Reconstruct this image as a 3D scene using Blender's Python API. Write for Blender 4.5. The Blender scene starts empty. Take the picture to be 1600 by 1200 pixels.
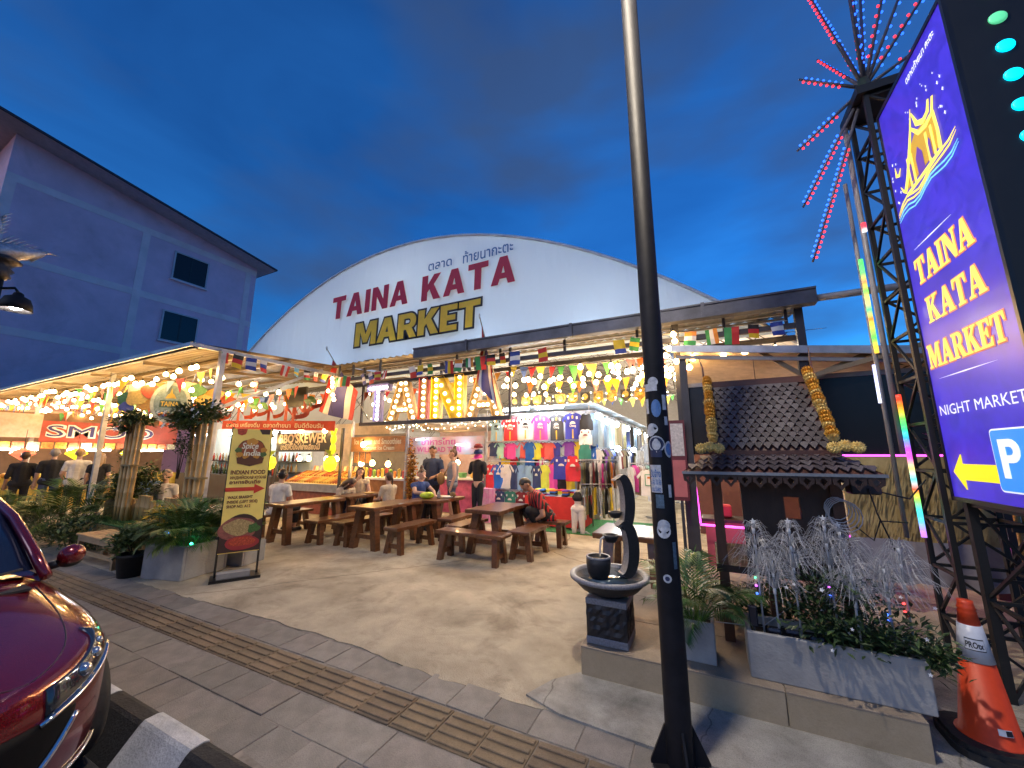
import bpy, bmesh, math, random
from mathutils import Vector, Matrix
from mathutils.geometry import tessellate_polygon
R = math.radians
random.seed(7)
EXPO = 3.0
SC = bpy.context.scene
COL = SC.collection
# ---------------------------------------------------------------- camera
cam = bpy.data.cameras.new('camera'); camo = bpy.data.objects.new('camera', cam); COL.objects.link(camo)
cam.sensor_width = 36; cam.lens = 13.5; cam.clip_end = 2000; cam.clip_start = 0.05
camo.location = (0, 0, 1.6); camo.rotation_euler = (R(100.4), 0, R(26.5))
SC.camera = camo
# ---------------------------------------------------------------- dusk sky
W = bpy.data.worlds.new('World'); SC.world = W; W.use_nodes = True
nt = W.node_tree; nt.nodes.clear()
wo = nt.nodes.new('ShaderNodeOutputWorld'); bg = nt.nodes.new('ShaderNodeBackground')
sky = nt.nodes.new('ShaderNodeTexSky'); sky.sky_type = 'NISHITA'; sky.sun_disc = False
sky.sun_elevation = R(3.0); sky.sun_rotation = R(200); sky.ozone_density = 6; sky.air_density = 1.0; sky.dust_density = 0.3
tc = nt.nodes.new('ShaderNodeTexCoord'); mp = nt.nodes.new('ShaderNodeMapping'); mp.inputs['Scale'].default_value = (1, 1, 2.6)
nz = nt.nodes.new('ShaderNodeTexNoise'); nz.inputs['Scale'].default_value = 1.7; nz.inputs['Detail'].default_value = 5; nz.inputs['Roughness'].default_value = .52; nz.inputs['Distortion'].default_value = .5
rp = nt.nodes.new('ShaderNodeValToRGB'); rp.color_ramp.elements[0].position = .36; rp.color_ramp.elements[1].position = .70
rp.color_ramp.elements[0].color = (.66, .66, .70, 1); rp.color_ramp.elements[1].color = (1.08, 1.04, 1.0, 1)
tint = nt.nodes.new('ShaderNodeMixRGB'); tint.blend_type = 'MULTIPLY'; tint.inputs[0].default_value = 1; tint.inputs[2].default_value = (1.25, .98, .96, 1)
mul = nt.nodes.new('ShaderNodeMixRGB'); mul.blend_type = 'MULTIPLY'; mul.inputs[0].default_value = 1
L = nt.links.new
L(tc.outputs['Generated'], mp.inputs[0]); L(mp.outputs[0], nz.inputs['Vector']); L(nz.outputs[0], rp.inputs[0])
L(sky.outputs[0], tint.inputs[1]); L(tint.outputs[0], mul.inputs[1]); L(rp.outputs[0], mul.inputs[2])
cl = nt.nodes.new('ShaderNodeMixRGB'); cl.inputs[2].default_value = (.072, .138, .32, 1)
n3 = nt.nodes.new('ShaderNodeTexNoise'); n3.inputs['Scale'].default_value = 2.6; n3.inputs['Detail'].default_value = 5; n3.inputs['Roughness'].default_value = .46; r3 = nt.nodes.new('ShaderNodeValToRGB'); r3.color_ramp.elements[0].position = .42; r3.color_ramp.elements[1].position = .68; r3.color_ramp.elements[0].color = (0, 0, 0, 1); r3.color_ramp.elements[1].color = (.75, .75, .75, 1)
L(mp.outputs[0], n3.inputs['Vector']); L(n3.outputs[0], r3.inputs[0]); L(r3.outputs[0], cl.inputs[0]); L(mul.outputs[0], cl.inputs[1]); L(cl.outputs[0], bg.inputs[0]); bg.inputs[1].default_value = .078; L(bg.outputs[0], wo.inputs[0])
sun = bpy.data.lights.new('sun', 'SUN'); sun.energy = .05; sun.angle = R(25); sun.color = (.85, .9, 1)
suno = bpy.data.objects.new('sun', sun); COL.objects.link(suno); suno.rotation_euler = (R(62), 0, R(-20))
SC.view_settings.view_transform = 'Standard'; SC.view_settings.look = 'None'; SC.view_settings.gamma = 1; SC.view_settings.exposure = EXPO
SC.render.engine = 'CYCLES'
SC.cycles.use_denoising = True; SC.cycles.max_bounces = 6; SC.cycles.diffuse_bounces = 3; SC.cycles.glossy_bounces = 3
SC.cycles.transmission_bounces = 4; SC.cycles.transparent_max_bounces = 6; SC.cycles.sample_clamp_indirect = 4; SC.cycles.caustics_reflective = False; SC.cycles.caustics_refractive = False

# ---------------------------------------------------------------- materials
MATS = {}
def mat(name, col, rough=.6, metal=0, var=.12, scale=6, bump=0, bscale=40, emit=None, es=0, spec=.5, coat=0, col2=None, stretch=None, trans=0, sss=0, alpha=1):
    """procedural principled material: colour varied by noise, optional second colour, bump, emission"""
    if name in MATS: return MATS[name]
    m = bpy.data.materials.new(name); m.use_nodes = True; MATS[name] = m
    t = m.node_tree; b = t.nodes['Principled BSDF']
    b.inputs['Roughness'].default_value = rough; b.inputs['Metallic'].default_value = metal
    b.inputs['Specular IOR Level'].default_value = spec; b.inputs['Coat Weight'].default_value = coat; b.inputs['Coat Roughness'].default_value = .05
    b.inputs['Transmission Weight'].default_value = trans; b.inputs['Alpha'].default_value = alpha
    c = (*col, 1)
    if var or col2:
        tc = t.nodes.new('ShaderNodeTexCoord'); mp = t.nodes.new('ShaderNodeMapping'); n = t.nodes.new('ShaderNodeTexNoise')
        if stretch: mp.inputs['Scale'].default_value = stretch
        n.inputs['Scale'].default_value = scale; n.inputs['Detail'].default_value = 6; n.inputs['Roughness'].default_value = .62
        r = t.nodes.new('ShaderNodeValToRGB'); r.color_ramp.elements[0].position = .3; r.color_ramp.elements[1].position = .7
        if col2: r.color_ramp.elements[0].color = c; r.color_ramp.elements[1].color = (*col2, 1)
        else:
            r.color_ramp.elements[0].color = (*[v * (1 - var) for v in col], 1); r.color_ramp.elements[1].color = (*[min(1, v * (1 + var)) for v in col], 1)
        l = t.links.new
        l(tc.outputs['Object'], mp.inputs[0]); l(mp.outputs[0], n.inputs['Vector']); l(n.outputs[0], r.inputs[0]); l(r.outputs[0], b.inputs['Base Color'])
        if bump:
            n2 = t.nodes.new('ShaderNodeTexNoise'); n2.inputs['Scale'].default_value = bscale; n2.inputs['Detail'].default_value = 4
            bp = t.nodes.new('ShaderNodeBump'); bp.inputs['Strength'].default_value = bump; bp.inputs['Distance'].default_value = .01
            l(mp.outputs[0], n2.inputs['Vector']); l(n2.outputs[0], bp.inputs['Height']); l(bp.outputs[0], b.inputs['Normal'])
    else: b.inputs['Base Color'].default_value = c
    if emit: b.inputs['Emission Color'].default_value = (*emit, 1); b.inputs['Emission Strength'].default_value = es
    return m
def glow(name, col, s, base=None):
    return mat(name, base or col, .5, var=0, emit=col, es=s / 2 ** EXPO)

# ---------------------------------------------------------------- mesh builder
class MB:
    def __init__(s): s.v = []; s.f = []; s.m = []; s.sm = []
    def add(s, vs, fs, mi=0, smooth=False):
        o = len(s.v); s.v += [tuple(v) for v in vs]
        for f in fs: s.f.append(tuple(i + o for i in f)); s.m.append(mi); s.sm.append(smooth)
        return s
    def box(s, c, d, mi=0, M=None):
        x, y, z = d[0] / 2, d[1] / 2, d[2] / 2
        vs = [Vector((a, b, e)) for a in (-x, x) for b in (-y, y) for e in (-z, z)]
        vs = [(M @ v if M else v) + Vector(c) for v in vs]
        return s.add(vs, [(0, 1, 3, 2), (4, 6, 7, 5), (0, 4, 5, 1), (2, 3, 7, 6), (0, 2, 6, 4), (1, 5, 7, 3)], mi)
    def bb(s, x0, x1, y0, y1, z0, z1, mi=0):
        return s.box(((x0 + x1) / 2, (y0 + y1) / 2, (z0 + z1) / 2), (x1 - x0, y1 - y0, z1 - z0), mi)
    def rbox(s, c, d, r, mi=0, M=None):
        """box with chamfered edges"""
        x, y, z = d[0] / 2, d[1] / 2, d[2] / 2; r = min(r, x * .9, y * .9, z * .9)
        bm = bmesh.new(); bmesh.ops.create_cube(bm, size=1)
        for v in bm.verts: v.co = Vector((v.co.x * d[0], v.co.y * d[1], v.co.z * d[2]))
        bmesh.ops.bevel(bm, geom=list(bm.edges), offset=r, segments=1, affect='EDGES')
        bm.verts.index_update()
        vs = [(M @ v.co if M else v.co.copy()) + Vector(c) for v in bm.verts]; fs = [[v.index for v in f.verts] for f in bm.faces]; bm.free()
        return s.add(vs, fs, mi)
    def bar(s, a, b, w, h=None, mi=0, up=(0, 0, 1)):
        """rectangular bar from a to b"""
        a = Vector(a); b = Vector(b); h = h or w; d = (b - a); L = d.length
        if L < 1e-6: return s
        d.normalize(); u = Vector(up)
        if abs(d.dot(u)) > .98: u = Vector((0, 1, 0))
        x = d.cross(u).normalized(); z = x.cross(d)
        M = Matrix((x, d, z)).transposed()
        return s.box((a + b) / 2, (w, L, h), mi, M)
    def tube(s, pts, r, n=8, mi=0, caps=True, smooth=True, flat=1.0):
        pts = [Vector(p) for p in pts]; k = len(pts); rs = r if isinstance(r, (list, tuple)) else [r] * k
        vs = []; fs = []; prev = None
        for i, p in enumerate(pts):
            d = (pts[min(i + 1, k - 1)] - pts[max(i - 1, 0)]).normalized()
            if prev is None:
                u = Vector((0, 0, 1)) if abs(d.z) < .9 else Vector((1, 0, 0))
                x = d.cross(u).normalized()
            else: x = (prev - d * prev.dot(d)).normalized()
            prev = x; y = d.cross(x)
            for j in range(n):
                a = 2 * math.pi * j / n; vs.append(p + (x * math.cos(a) + y * math.sin(a) * flat) * rs[i])
        for i in range(k - 1):
            for j in range(n): fs.append((i * n + j, i * n + (j + 1) % n, (i + 1) * n + (j + 1) % n, (i + 1) * n + j))
        if caps: fs += [tuple(range(n - 1, -1, -1)), tuple((k - 1) * n + j for j in range(n))]
        return s.add(vs, fs, mi, smooth)
    def lathe(s, prof, c=(0, 0, 0), n=16, mi=0, smooth=True, M=None, sx=1, sy=1, caps=True):
        vs = []; fs = []; k = len(prof)
        for (r, z) in prof:
            for j in range(n):
                a = 2 * math.pi * j / n; v = Vector((r * math.cos(a) * sx, r * math.sin(a) * sy, z)); vs.append((M @ v if M else v) + Vector(c))
        for i in range(k - 1):
            for j in range(n): fs.append((i * n + j, i * n + (j + 1) % n, (i + 1) * n + (j + 1) % n, (i + 1) * n + j))
        if caps and prof[0][0] > 1e-4: fs.append(tuple(range(n - 1, -1, -1)))
        if caps and prof[-1][0] > 1e-4: fs.append(tuple((k - 1) * n + j for j in range(n)))
        return s.add(vs, fs, mi, smooth)
    def ball(s, c, r, n=8, k=6, mi=0, M=None, smooth=True):
        rx, ry, rz = r if isinstance(r, (tuple, list)) else (r, r, r)
        return s.lathe([(max(math.sin(math.pi * i / k), .0005), -math.cos(math.pi * i / k) * rz) for i in range(k + 1)], c, n, mi, smooth, M, rx, ry)
    def prism(s, polys, F, d0=0, d1=.02, mi=0, side=None):
        """polys = outline (+ holes) in 2d; F = 4x4 frame, extruded from d0 to d1 along frame z"""
        P = [[Vector((p[0], p[1], 0)) for p in q] for q in polys]
        tri = tessellate_polygon(P); flat = [p for q in P for p in q]; n = len(flat)
        vs = [F @ Vector((p.x, p.y, d1)) for p in flat] + [F @ Vector((p.x, p.y, d0)) for p in flat]
        fs = []
        for t in tri:
            a, b, c = [flat[i] for i in t]
            if (b - a).cross(c - a).z < 0: t = (t[0], t[2], t[1])
            fs.append(tuple(t)); fs.append((t[2] + n, t[1] + n, t[0] + n))
        s.add(vs, fs, mi)
        o = 0; sd = []
        for q in P:
            k = len(q)
            for i in range(k): j = (i + 1) % k; sd.append((o + i, o + j, o + j + n, o + i + n))
            o += k
        base = len(s.v) - len(vs)
        for f in sd: s.f.append(tuple(i + base for i in f)); s.m.append(mi if side is None else side); s.sm.append(False)
        return s
    def leaf(s, p, d, up, L, w, mi=0, droop=.15):
        p = Vector(p); d = Vector(d).normalized(); x = d.cross(Vector(up))
        if x.length < 1e-3: x = Vector((1, 0, 0))
        x.normalize(); z = x.cross(d)
        a = p + d * L * .45 - z * 0; b = p + d * L - z * droop * L
        return s.add([p, a + x * w / 2 - z * .02 * L, b, a - x * w / 2 - z * .02 * L], [(0, 1, 2, 3)], mi)
    def mesh(s, name, mats, smooth=None):
        me = bpy.data.meshes.new(name); me.from_pydata(s.v, [], s.f)
        for m in (mats if isinstance(mats, (list, tuple)) else [mats]): me.materials.append(m)
        me.polygons.foreach_set('material_index', s.m); me.polygons.foreach_set('use_smooth', s.sm if smooth is None else [smooth] * len(s.f))
        me.update(); return me
    def build(s, name, mats, parent=None, smooth=None):
        return inst(name, s.mesh(name, mats, smooth), parent)
def inst(name, me, parent=None, loc=None, rz=None, M=None):
    o = bpy.data.objects.new(name, me); COL.objects.link(o)
    if M is not None: o.matrix_basis = M
    if loc is not None: o.location = loc
    if rz is not None: o.rotation_euler = (0, 0, rz)
    if parent is not None: adopt(o, parent)
    return o
WM = {}
def adopt(o, p):
    o.parent = p
    o.matrix_parent_inverse = WM[p.name].inverted() if p.name in WM else Matrix()
def thing(name, label, cat, loc=(0, 0, 0), group=None):
    o = bpy.data.objects.new(name, None); COL.objects.link(o); o.location = loc; o.empty_display_size = .1
    WM[o.name] = Matrix.Translation(Vector(loc)); tag(o, label, cat, group); return o
def tag(o, label, cat, group=None):
    o['label'] = label; o['category'] = cat
    if group: o['group'] = group
    return o
def struct(name, mb, m, smooth=None):
    o = mb.build(name, m, None, smooth); o['kind'] = 'structure'; return o
def copy_tree(root, loc, rz=None, label=None, scale=None):
    def cp(o, par):
        c = o.copy(); COL.objects.link(c)
        if par is not None: c.parent = par
        for ch in o.children: cp(ch, c)
        return c
    r = cp(root, None); r.location = loc
    if rz is not None: r.rotation_euler = (0, 0, rz)
    if label: r['label'] = label
    if scale: r.scale = (scale,) * 3 if isinstance(scale, (int, float)) else scale
    return r
def frame(o, x, y):
    x = Vector(x).normalized(); y = Vector(y).normalized(); z = x.cross(y)
    M = Matrix((x, y, z)).transposed().to_4x4(); M.translation = Vector(o); return M
FY = lambda x, y, z: frame((x, y, z), (1, 0, 0), (0, 0, 1))      # upright, facing the street (-Y)
def FR(x, y, z, a): return frame((x, y, z), (math.cos(a), math.sin(a), 0), (0, 0, 1))
# ---------------------------------------------------------------- lettering
def text2d(body, size=1, bold=0, align='LEFT', res=3):
    c = bpy.data.curves.new('t', 'FONT'); c.body = body; c.size = size; c.offset = bold; c.align_x = align; c.resolution_u = res
    o = bpy.data.objects.new('t', c); COL.objects.link(o)
    dg = bpy.context.evaluated_depsgraph_get(); dg.update()
    m = bpy.data.meshes.new_from_object(o.evaluated_get(dg))
    v = [(p.co.x, p.co.y) for p in m.vertices]; f = [tuple(p.vertices) for p in m.polygons]
    bpy.data.objects.remove(o); bpy.data.curves.remove(c); bpy.data.meshes.remove(m); return v, f
def text_on(mb, body, F, width=None, size=1, bold=0, d=.004, mi=0, align='LEFT', shear=0, res=3):
    """flat lettering d in front of frame F; width = total width to fit"""
    v, f = text2d(body, 1, bold, 'LEFT', res)
    if not v: return mb
    x0 = min(p[0] for p in v); x1 = max(p[0] for p in v)
    k = width / (x1 - x0) if width else size; sy = size if width else k
    off = {'LEFT': -x0, 'CENTER': -(x0 + x1) / 2, 'RIGHT': -x1}[align]
    mb.add([F @ Vector(((p[0] + off) * k + shear * p[1] * sy, p[1] * sy, d)) for p in v], f, mi); return mb
def RP(x0, y0, x1, y1): return [(x0, y0), (x1, y0), (x1, y1), (x0, y1)]
def arc(cx, cy, rx, ry, a0, a1, n=8): return [(cx + rx * math.cos(R(a0 + (a1 - a0) * i / n)), cy + ry * math.sin(R(a0 + (a1 - a0) * i / n))) for i in range(n + 1)]
SANS = {  # bold block capitals, height 1: (width, [outline, holes])
 'I': (.26, [RP(0, 0, .26, 1)]),
 'T': (.78, [[(.26, 0), (.52, 0), (.52, .78), (.78, .78), (.78, 1), (0, 1), (0, .78), (.26, .78)]]),
 'A': (.88, [[(0, 0), (.26, 0), (.32, .2), (.56, .2), (.62, 0), (.88, 0), (.58, 1), (.3, 1)], [(.38, .4), (.5, .4), (.44, .66)][::-1]]),
 'N': (.84, [[(0, 0), (.25, 0), (.25, .58), (.58, 0), (.84, 0), (.84, 1), (.59, 1), (.59, .43), (.26, 1), (0, 1)]]),
 'K': (.84, [[(0, 0), (.26, 0), (.26, .32), (.35, .43), (.54, 0), (.84, 0), (.53, .6), (.82, 1), (.52, 1), (.26, .62), (.26, 1), (0, 1)]]),
 'M': (1.02, [[(0, 0), (.24, 0), (.24, .6), (.42, .12), (.6, .12), (.78, .6), (.78, 0), (1.02, 0), (1.02, 1), (.7, 1), (.51, .46), (.32, 1), (0, 1)]]),
 'E': (.64, [[(0, 0), (.64, 0), (.64, .21), (.26, .21), (.26, .4), (.58, .4), (.58, .6), (.26, .6), (.26, .79), (.64, .79), (.64, 1), (0, 1)]]),
 'R': (.8, [[(0, 0), (.26, 0), (.26, .34), (.36, .34), (.52, 0), (.8, 0), (.6, .4)] + arc(.5, .68, .27, .32, -50, 90, 8) + [(0, 1)], [(.26, .55)] + arc(.44, .67, .1, .12, -90, 90, 5) + [(.26, .79)]]),
}
def _ser(stem): return stem
SERIF = {  # bracketed serif capitals
 'I': (.42, [[(0, 0), (.42, 0), (.42, .06), (.31, .09), (.31, .91), (.42, .94), (.42, 1), (0, 1), (0, .94), (.11, .91), (.11, .09), (0, .06)]]),
 'T': (.84, [[(.2, 0), (.64, 0), (.64, .06), (.53, .09), (.53, .92), (.7, .9), (.78, .68), (.84, .68), (.82, 1), (.02, 1), (0, .68), (.06, .68), (.14, .9), (.31, .92), (.31, .09), (.2, .06)]]),
 'A': (.98, [[(0, 0), (.34, 0), (.34, .06), (.24, .09), (.29, .27), (.57, .27), (.62, .09), (.54, .06), (.54, 0), (.98, 0), (.98, .06), (.9, .09), (.58, 1), (.4, 1), (.13, .09), (0, .06)], [(.32, .37), (.54, .37), (.43, .72)][::-1]]),
 'N': (.96, [[(0, 0), (.28, 0), (.28, .06), (.19, .1), (.19, .76), (.7, 0), (.86, 0), (.86, .91), (.96, .94), (.96, 1), (.66, 1), (.66, .94), (.76, .91), (.76, .36), (.34, 1), (0, 1), (0, .94), (.1, .89), (.1, .1), (0, .06)]]),
 'K': (.96, [[(0, 0), (.42, 0), (.42, .06), (.31, .09), (.31, .4), (.4, .5), (.6, .1), (.52, .06), (.52, 0), (.96, 0), (.96, .06), (.87, .09), (.55, .62), (.76, .9), (.88, .94), (.88, 1), (.52, 1), (.52, .94), (.61, .9), (.31, .54), (.31, .91), (.42, .94), (.42, 1), (0, 1), (0, .94), (.1, .91), (.1, .09), (0, .06)]]),
 'M': (1.16, [[(0, 0), (.28, 0), (.28, .06), (.19, .1), (.19, .74), (.48, 0), (.56, 0), (.86, .76), (.86, .09), (.76, .06), (.76, 0), (1.16, 0), (1.16, .06), (1.06, .09), (1.06, .91), (1.16, .94), (1.16, 1), (.84, 1), (.6, .38), (.37, 1), (0, 1), (0, .94), (.1, .89), (.1, .1), (0, .06)]]),
 'E': (.78, [[(0, 0), (.76, 0), (.78, .3), (.72, .3), (.62, .09), (.32, .09), (.32, .47), (.46, .46), (.52, .34), (.57, .34), (.57, .68), (.52, .68), (.46, .57), (.32, .56), (.32, .91), (.58, .91), (.67, .72), (.73, .72), (.72, 1), (0, 1), (0, .94), (.1, .91), (.1, .09), (0, .06)]]),
 'R': (.92, [[(0, 0), (.42, 0), (.42, .06), (.31, .09), (.31, .45), (.4, .45), (.62, 0), (.92, 0), (.92, .06), (.84, .09), (.62, .5)] + arc(.5, .74, .28, .26, -60, 90, 8) + [(0, 1), (0, .94), (.1, .91), (.1, .09), (0, .06)], [(.31, .53)] + arc(.42, .72, .14, .19, -90, 90, 5) + [(.31, .91)]]),
}
def word(W, font, total=None, gap=.12):
    """list of (letter, x offset, polygons) scaled to a total width at height 1"""
    x = 0; out = []
    for ch in W:
        if ch == ' ': x += .35; continue
        w, ps = font[ch]; out.append([ch, x, ps]); x += w + gap
    x -= gap; k = (total / x) if total else 1
    return [(c, o * k, [[(p[0] * k, p[1]) for p in q] for q in ps]) for c, o, ps in out]
def grow(q, d, hole=False):
    """offset a 2d outline outwards by d (mitre clamped)"""
    n = len(q); out = []
    A = sum(q[i][0] * q[(i + 1) % n][1] - q[(i + 1) % n][0] * q[i][1] for i in range(n)); sg = 1 if A > 0 else -1
    if hole: sg = -sg
    for i in range(n):
        a, b, c = q[i - 1], q[i], q[(i + 1) % n]
        d1 = Vector((b[0] - a[0], b[1] - a[1])); d2 = Vector((c[0] - b[0], c[1] - b[1]))
        if d1.length < 1e-6 or d2.length < 1e-6: out.append(b); continue
        d1.normalize(); d2.normalize(); n1 = Vector((d1.y, -d1.x)) * sg; n2 = Vector((d2.y, -d2.x)) * sg
        m = n1 + n2
        if m.length < 1e-3: out.append(b); continue
        m.normalize(); k = min(1 / max(m.dot(n1), .4), 2)
        out.append((b[0] + m.x * d * k, b[1] + m.y * d * k))
    return out
ORD = ['first', 'second', 'third', 'fourth', 'fifth', 'sixth', 'seventh', 'eighth', 'ninth', 'tenth', 'eleventh', 'twelfth', 'thirteenth', 'fourteenth', 'fifteenth', 'sixteenth', 'seventeenth', 'eighteenth', 'nineteenth', 'twentieth', 'twenty-first', 'twenty-second', 'twenty-third', 'twenty-fourth', 'twenty-fifth', 'twenty-sixth']
# common materials
M_wood = mat('dark_varnished_wood', (.075, .026, .010), .28, var=.5, scale=4, stretch=(6, 1, 6), bump=.15, bscale=30, col2=(.16, .062, .022), coat=.3)
M_steel = mat('painted_steel_dark', (.045, .045, .055), .5, .2, var=.3, scale=3)
M_galv = mat('galvanised_steel', (.42, .43, .46), .42, .7, var=.25, scale=5)
M_grey = mat('grey_painted_steel', (.26, .26, .28), .5, .1, var=.2, scale=4)
M_black = mat('black_gloss', (.008, .008, .010), .3, var=.3)
M_white = mat('white_paint', (.78, .78, .77), .5, var=.05)
M_bulb = glow('bulb_warm', (1.0, .60, .22), 74)
M_cool = glow('led_cool', (.86, .94, 1.0), 60)
M_wire = mat('black_wire', (.012, .012, .012), .6, var=0)
# ================================================================ ground
def rnd(a, b): return random.uniform(a, b)
M_asph = mat('asphalt', (.035, .035, .037), .85, var=.35, scale=14, bump=.5, bscale=160)
M_conc = mat('forecourt_concrete', (.29, .245, .175), .85, var=.5, scale=1.6, bump=.9, bscale=110, col2=(.58, .50, .37))
M_pav = [mat('paver_%d' % i, c, .8, var=.3, scale=7, bump=.5, bscale=120, col2=tuple(v * 1.55 for v in c)) for i, c in enumerate([(.165, .15, .13), (.18, .16, .142), (.145, .132, .116), (.19, .172, .15), (.16, .14, .122)])]
M_tac = [mat('tactile_%d' % i, c, .8, var=.25, scale=7, bump=.5, bscale=120, col2=tuple(v * 1.45 for v in c)) for i, c in enumerate([(.16, .115, .068), (.185, .13, .078), (.14, .10, .062)])]
M_joint = mat('joint_mortar', (.20, .175, .15), .95, var=.5, scale=9)
def weather(m, crack=None, stain=.45, sc=.55, speck=.3):
    """multiply stains, speckle and hairline cracks into a material's base colour"""
    t = m.node_tree; b = t.nodes['Principled BSDF']; src = b.inputs['Base Color'].links[0].from_socket; l = t.links.new; tc = t.nodes.new('ShaderNodeTexCoord')
    def layer(src, fac_socket, dark):
        mx = t.nodes.new('ShaderNodeMixRGB'); mx.blend_type = 'MULTIPLY'; mx.inputs[2].default_value = (*dark, 1); l(src, mx.inputs[1]); l(fac_socket, mx.inputs[0]); return mx.outputs[0]
    def ramp(s, a, c, lo=0, hi=1):
        r = t.nodes.new('ShaderNodeMapRange'); r.inputs[1].default_value = a; r.inputs[2].default_value = c; r.inputs[3].default_value = lo; r.inputs[4].default_value = hi; l(s, r.inputs[0]); return r.outputs[0]
    n = t.nodes.new('ShaderNodeTexNoise'); n.inputs['Scale'].default_value = sc; n.inputs['Detail'].default_value = 9; n.inputs['Roughness'].default_value = .7; n.inputs['Distortion'].default_value = .8; l(tc.outputs['Object'], n.inputs['Vector'])
    src = layer(src, ramp(n.outputs[0], .52, .68, 0, stain), (.45, .42, .38))
    n2 = t.nodes.new('ShaderNodeTexNoise'); n2.inputs['Scale'].default_value = 170; n2.inputs['Detail'].default_value = 2; l(tc.outputs['Object'], n2.inputs['Vector']); src = layer(src, ramp(n2.outputs[0], .48, .72, 0, speck), (.2, .2, .2))
    if crack:
        v = t.nodes.new('ShaderNodeTexVoronoi'); v.feature = 'DISTANCE_TO_EDGE'; v.inputs['Scale'].default_value = crack; nd = t.nodes.new('ShaderNodeTexNoise'); nd.inputs['Scale'].default_value = 2.5; nd.inputs['Detail'].default_value = 6; l(tc.outputs['Object'], nd.inputs['Vector']); ad = t.nodes.new('ShaderNodeMixRGB'); ad.inputs[0].default_value = .18; l(tc.outputs['Object'], ad.inputs[1]); l(nd.outputs['Color'], ad.inputs[2]); l(ad.outputs[0], v.inputs['Vector']); src = layer(src, ramp(v.outputs['Distance'], .004, .0, 0, .75), (.25, .22, .2))
    l(src, b.inputs['Base Color'])
weather(M_conc, .28, .6, .9, .6); weather(M_conc, None, .5, 3.1, 0)
for m_ in M_pav + M_tac: weather(m_, None, .5, 1.3, .4)
struct('road', MB().bb(-300, 300, -300, 400, -.5, -.16), M_asph)
g = MB()   # forecourt slab with a broken front edge, laid in a grid
xs = [-60 + .5 * i for i in range(100)] + [-10 + .07 * i for i in range(200)] + [4 + .5 * i for i in range(112)]
front = {}
for i, x in enumerate(xs): front[i] = 2.615 + rnd(-.010, .010) + .012 * math.sin(x * 7.3) * math.sin(x * 3.1) + .03 * math.sin(x * 1.3) - (.02 if -2.4 < x < -1.2 else 0)
vs = []; fs = []
for i, x in enumerate(xs): vs += [(x, front[i], 0), (x, front[i] + rnd(-.01, .01), -.05), (x, 60, 0)]
for i in range(len(xs) - 1):
    a = i * 3; b = a + 3; fs += [(a, b, b + 2, a + 2), (a + 1, b + 1, b, a)]
g.add(vs, fs); struct('forecourt', g, M_conc)
struct('pavement', MB().bb(-60, 60, 1.46, 2.75, -.4, -.007), M_joint)
PAVE = bpy.data.objects['pavement']
def paver(w, d, tact=False):
    b = MB(); b.rbox((0, 0, -.025), (w, d, .05), .003)
    if tact:
        for k in range(4): b.rbox((0, (k - 1.5) * d / 4, .003), (w * .93, d * .13, .012), .004)
    return b
pm = []; T = .29
for m in M_pav: pm.append([paver(T * .978, .268).mesh('paver', m), paver(T * 1.978, .268).mesh('paver', m)])
tm = [paver(T * .975, .29, True).mesh('tactile_paver', m) for m in M_tac]
for row, y in enumerate((1.605, 1.88, 2.475)):
    x = -12 + (.1 * row); k = 0
    while x < 4:
        big = row != 2 and random.random() < .25
        w = T * (2 if big else 1)
        o = inst('paver', random.choice(pm)[1 if big else 0], PAVE, (x + w / 2, y, rnd(-.006, .003)))
        o.rotation_euler = (rnd(-.012, .012), rnd(-.012, .012), rnd(-.008, .008)); x += w
x = -12
while x < 4:
    o = inst('tactile_paver', random.choice(tm), PAVE, (x + T / 2, 2.175, rnd(-.004, .002))); o.rotation_euler = (rnd(-.006, .006), rnd(-.006, .006), 0); x += T
K = struct('kerb', MB().bb(-60, 60, 1.38, 1.46, -.4, -.03), M_joint)
M_kw = mat('kerb_white', (.40, .41, .43), .8, var=.35, scale=6, bump=.6, bscale=60, col2=(.62, .62, .62)); M_kb = mat('kerb_black', (.016, .016, .017), .75, var=.4, scale=6, bump=.6, bscale=60)
prof = [(1.475, -.3), (1.475, .004), (1.45, .012), (1.385, .010), (1.365, -.004), (1.235, -.155), (1.225, -.3)]
kmesh = []
for m in (M_kw, M_kb):
    b = MB(); n = len(prof); x0, x1 = -.267, .267
    b.add([(x0, p[0], p[1]) for p in prof] + [(x1, p[0], p[1]) for p in prof], [(i, (i + 1) % n, n + (i + 1) % n, n + i) for i in range(n)] + [tuple(range(n))[::-1], tuple(range(n, 2 * n))])
    kmesh.append(b.mesh('kerb_stone', m))
for i in range(-14, 10): inst('kerb_stone', kmesh[i % 2], K, (-2.92 + i * .54, rnd(-.006, .006), rnd(-.004, .004)))
# broken light concrete apron in front of the raised terrace
b = MB(); M_apron = mat('patched_concrete', (.20, .19, .17), .9, var=.4, scale=5, bump=.9, bscale=45, col2=(.40, .38, .34))
pts = [(-1.22, 2.66), (-.95, 2.57), (-.6, 2.545), (-.2, 2.53), (.3, 2.56), (.9, 2.54), (1.6, 2.57), (6, 2.55), (6, 4.2), (.95, 4.2), (.95, 3.08), (-.97, 3.08), (-1.12, 2.9)]
b.prism([pts], Matrix(), -.02, .012); struct('concrete_patch', b, M_apron)
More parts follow.
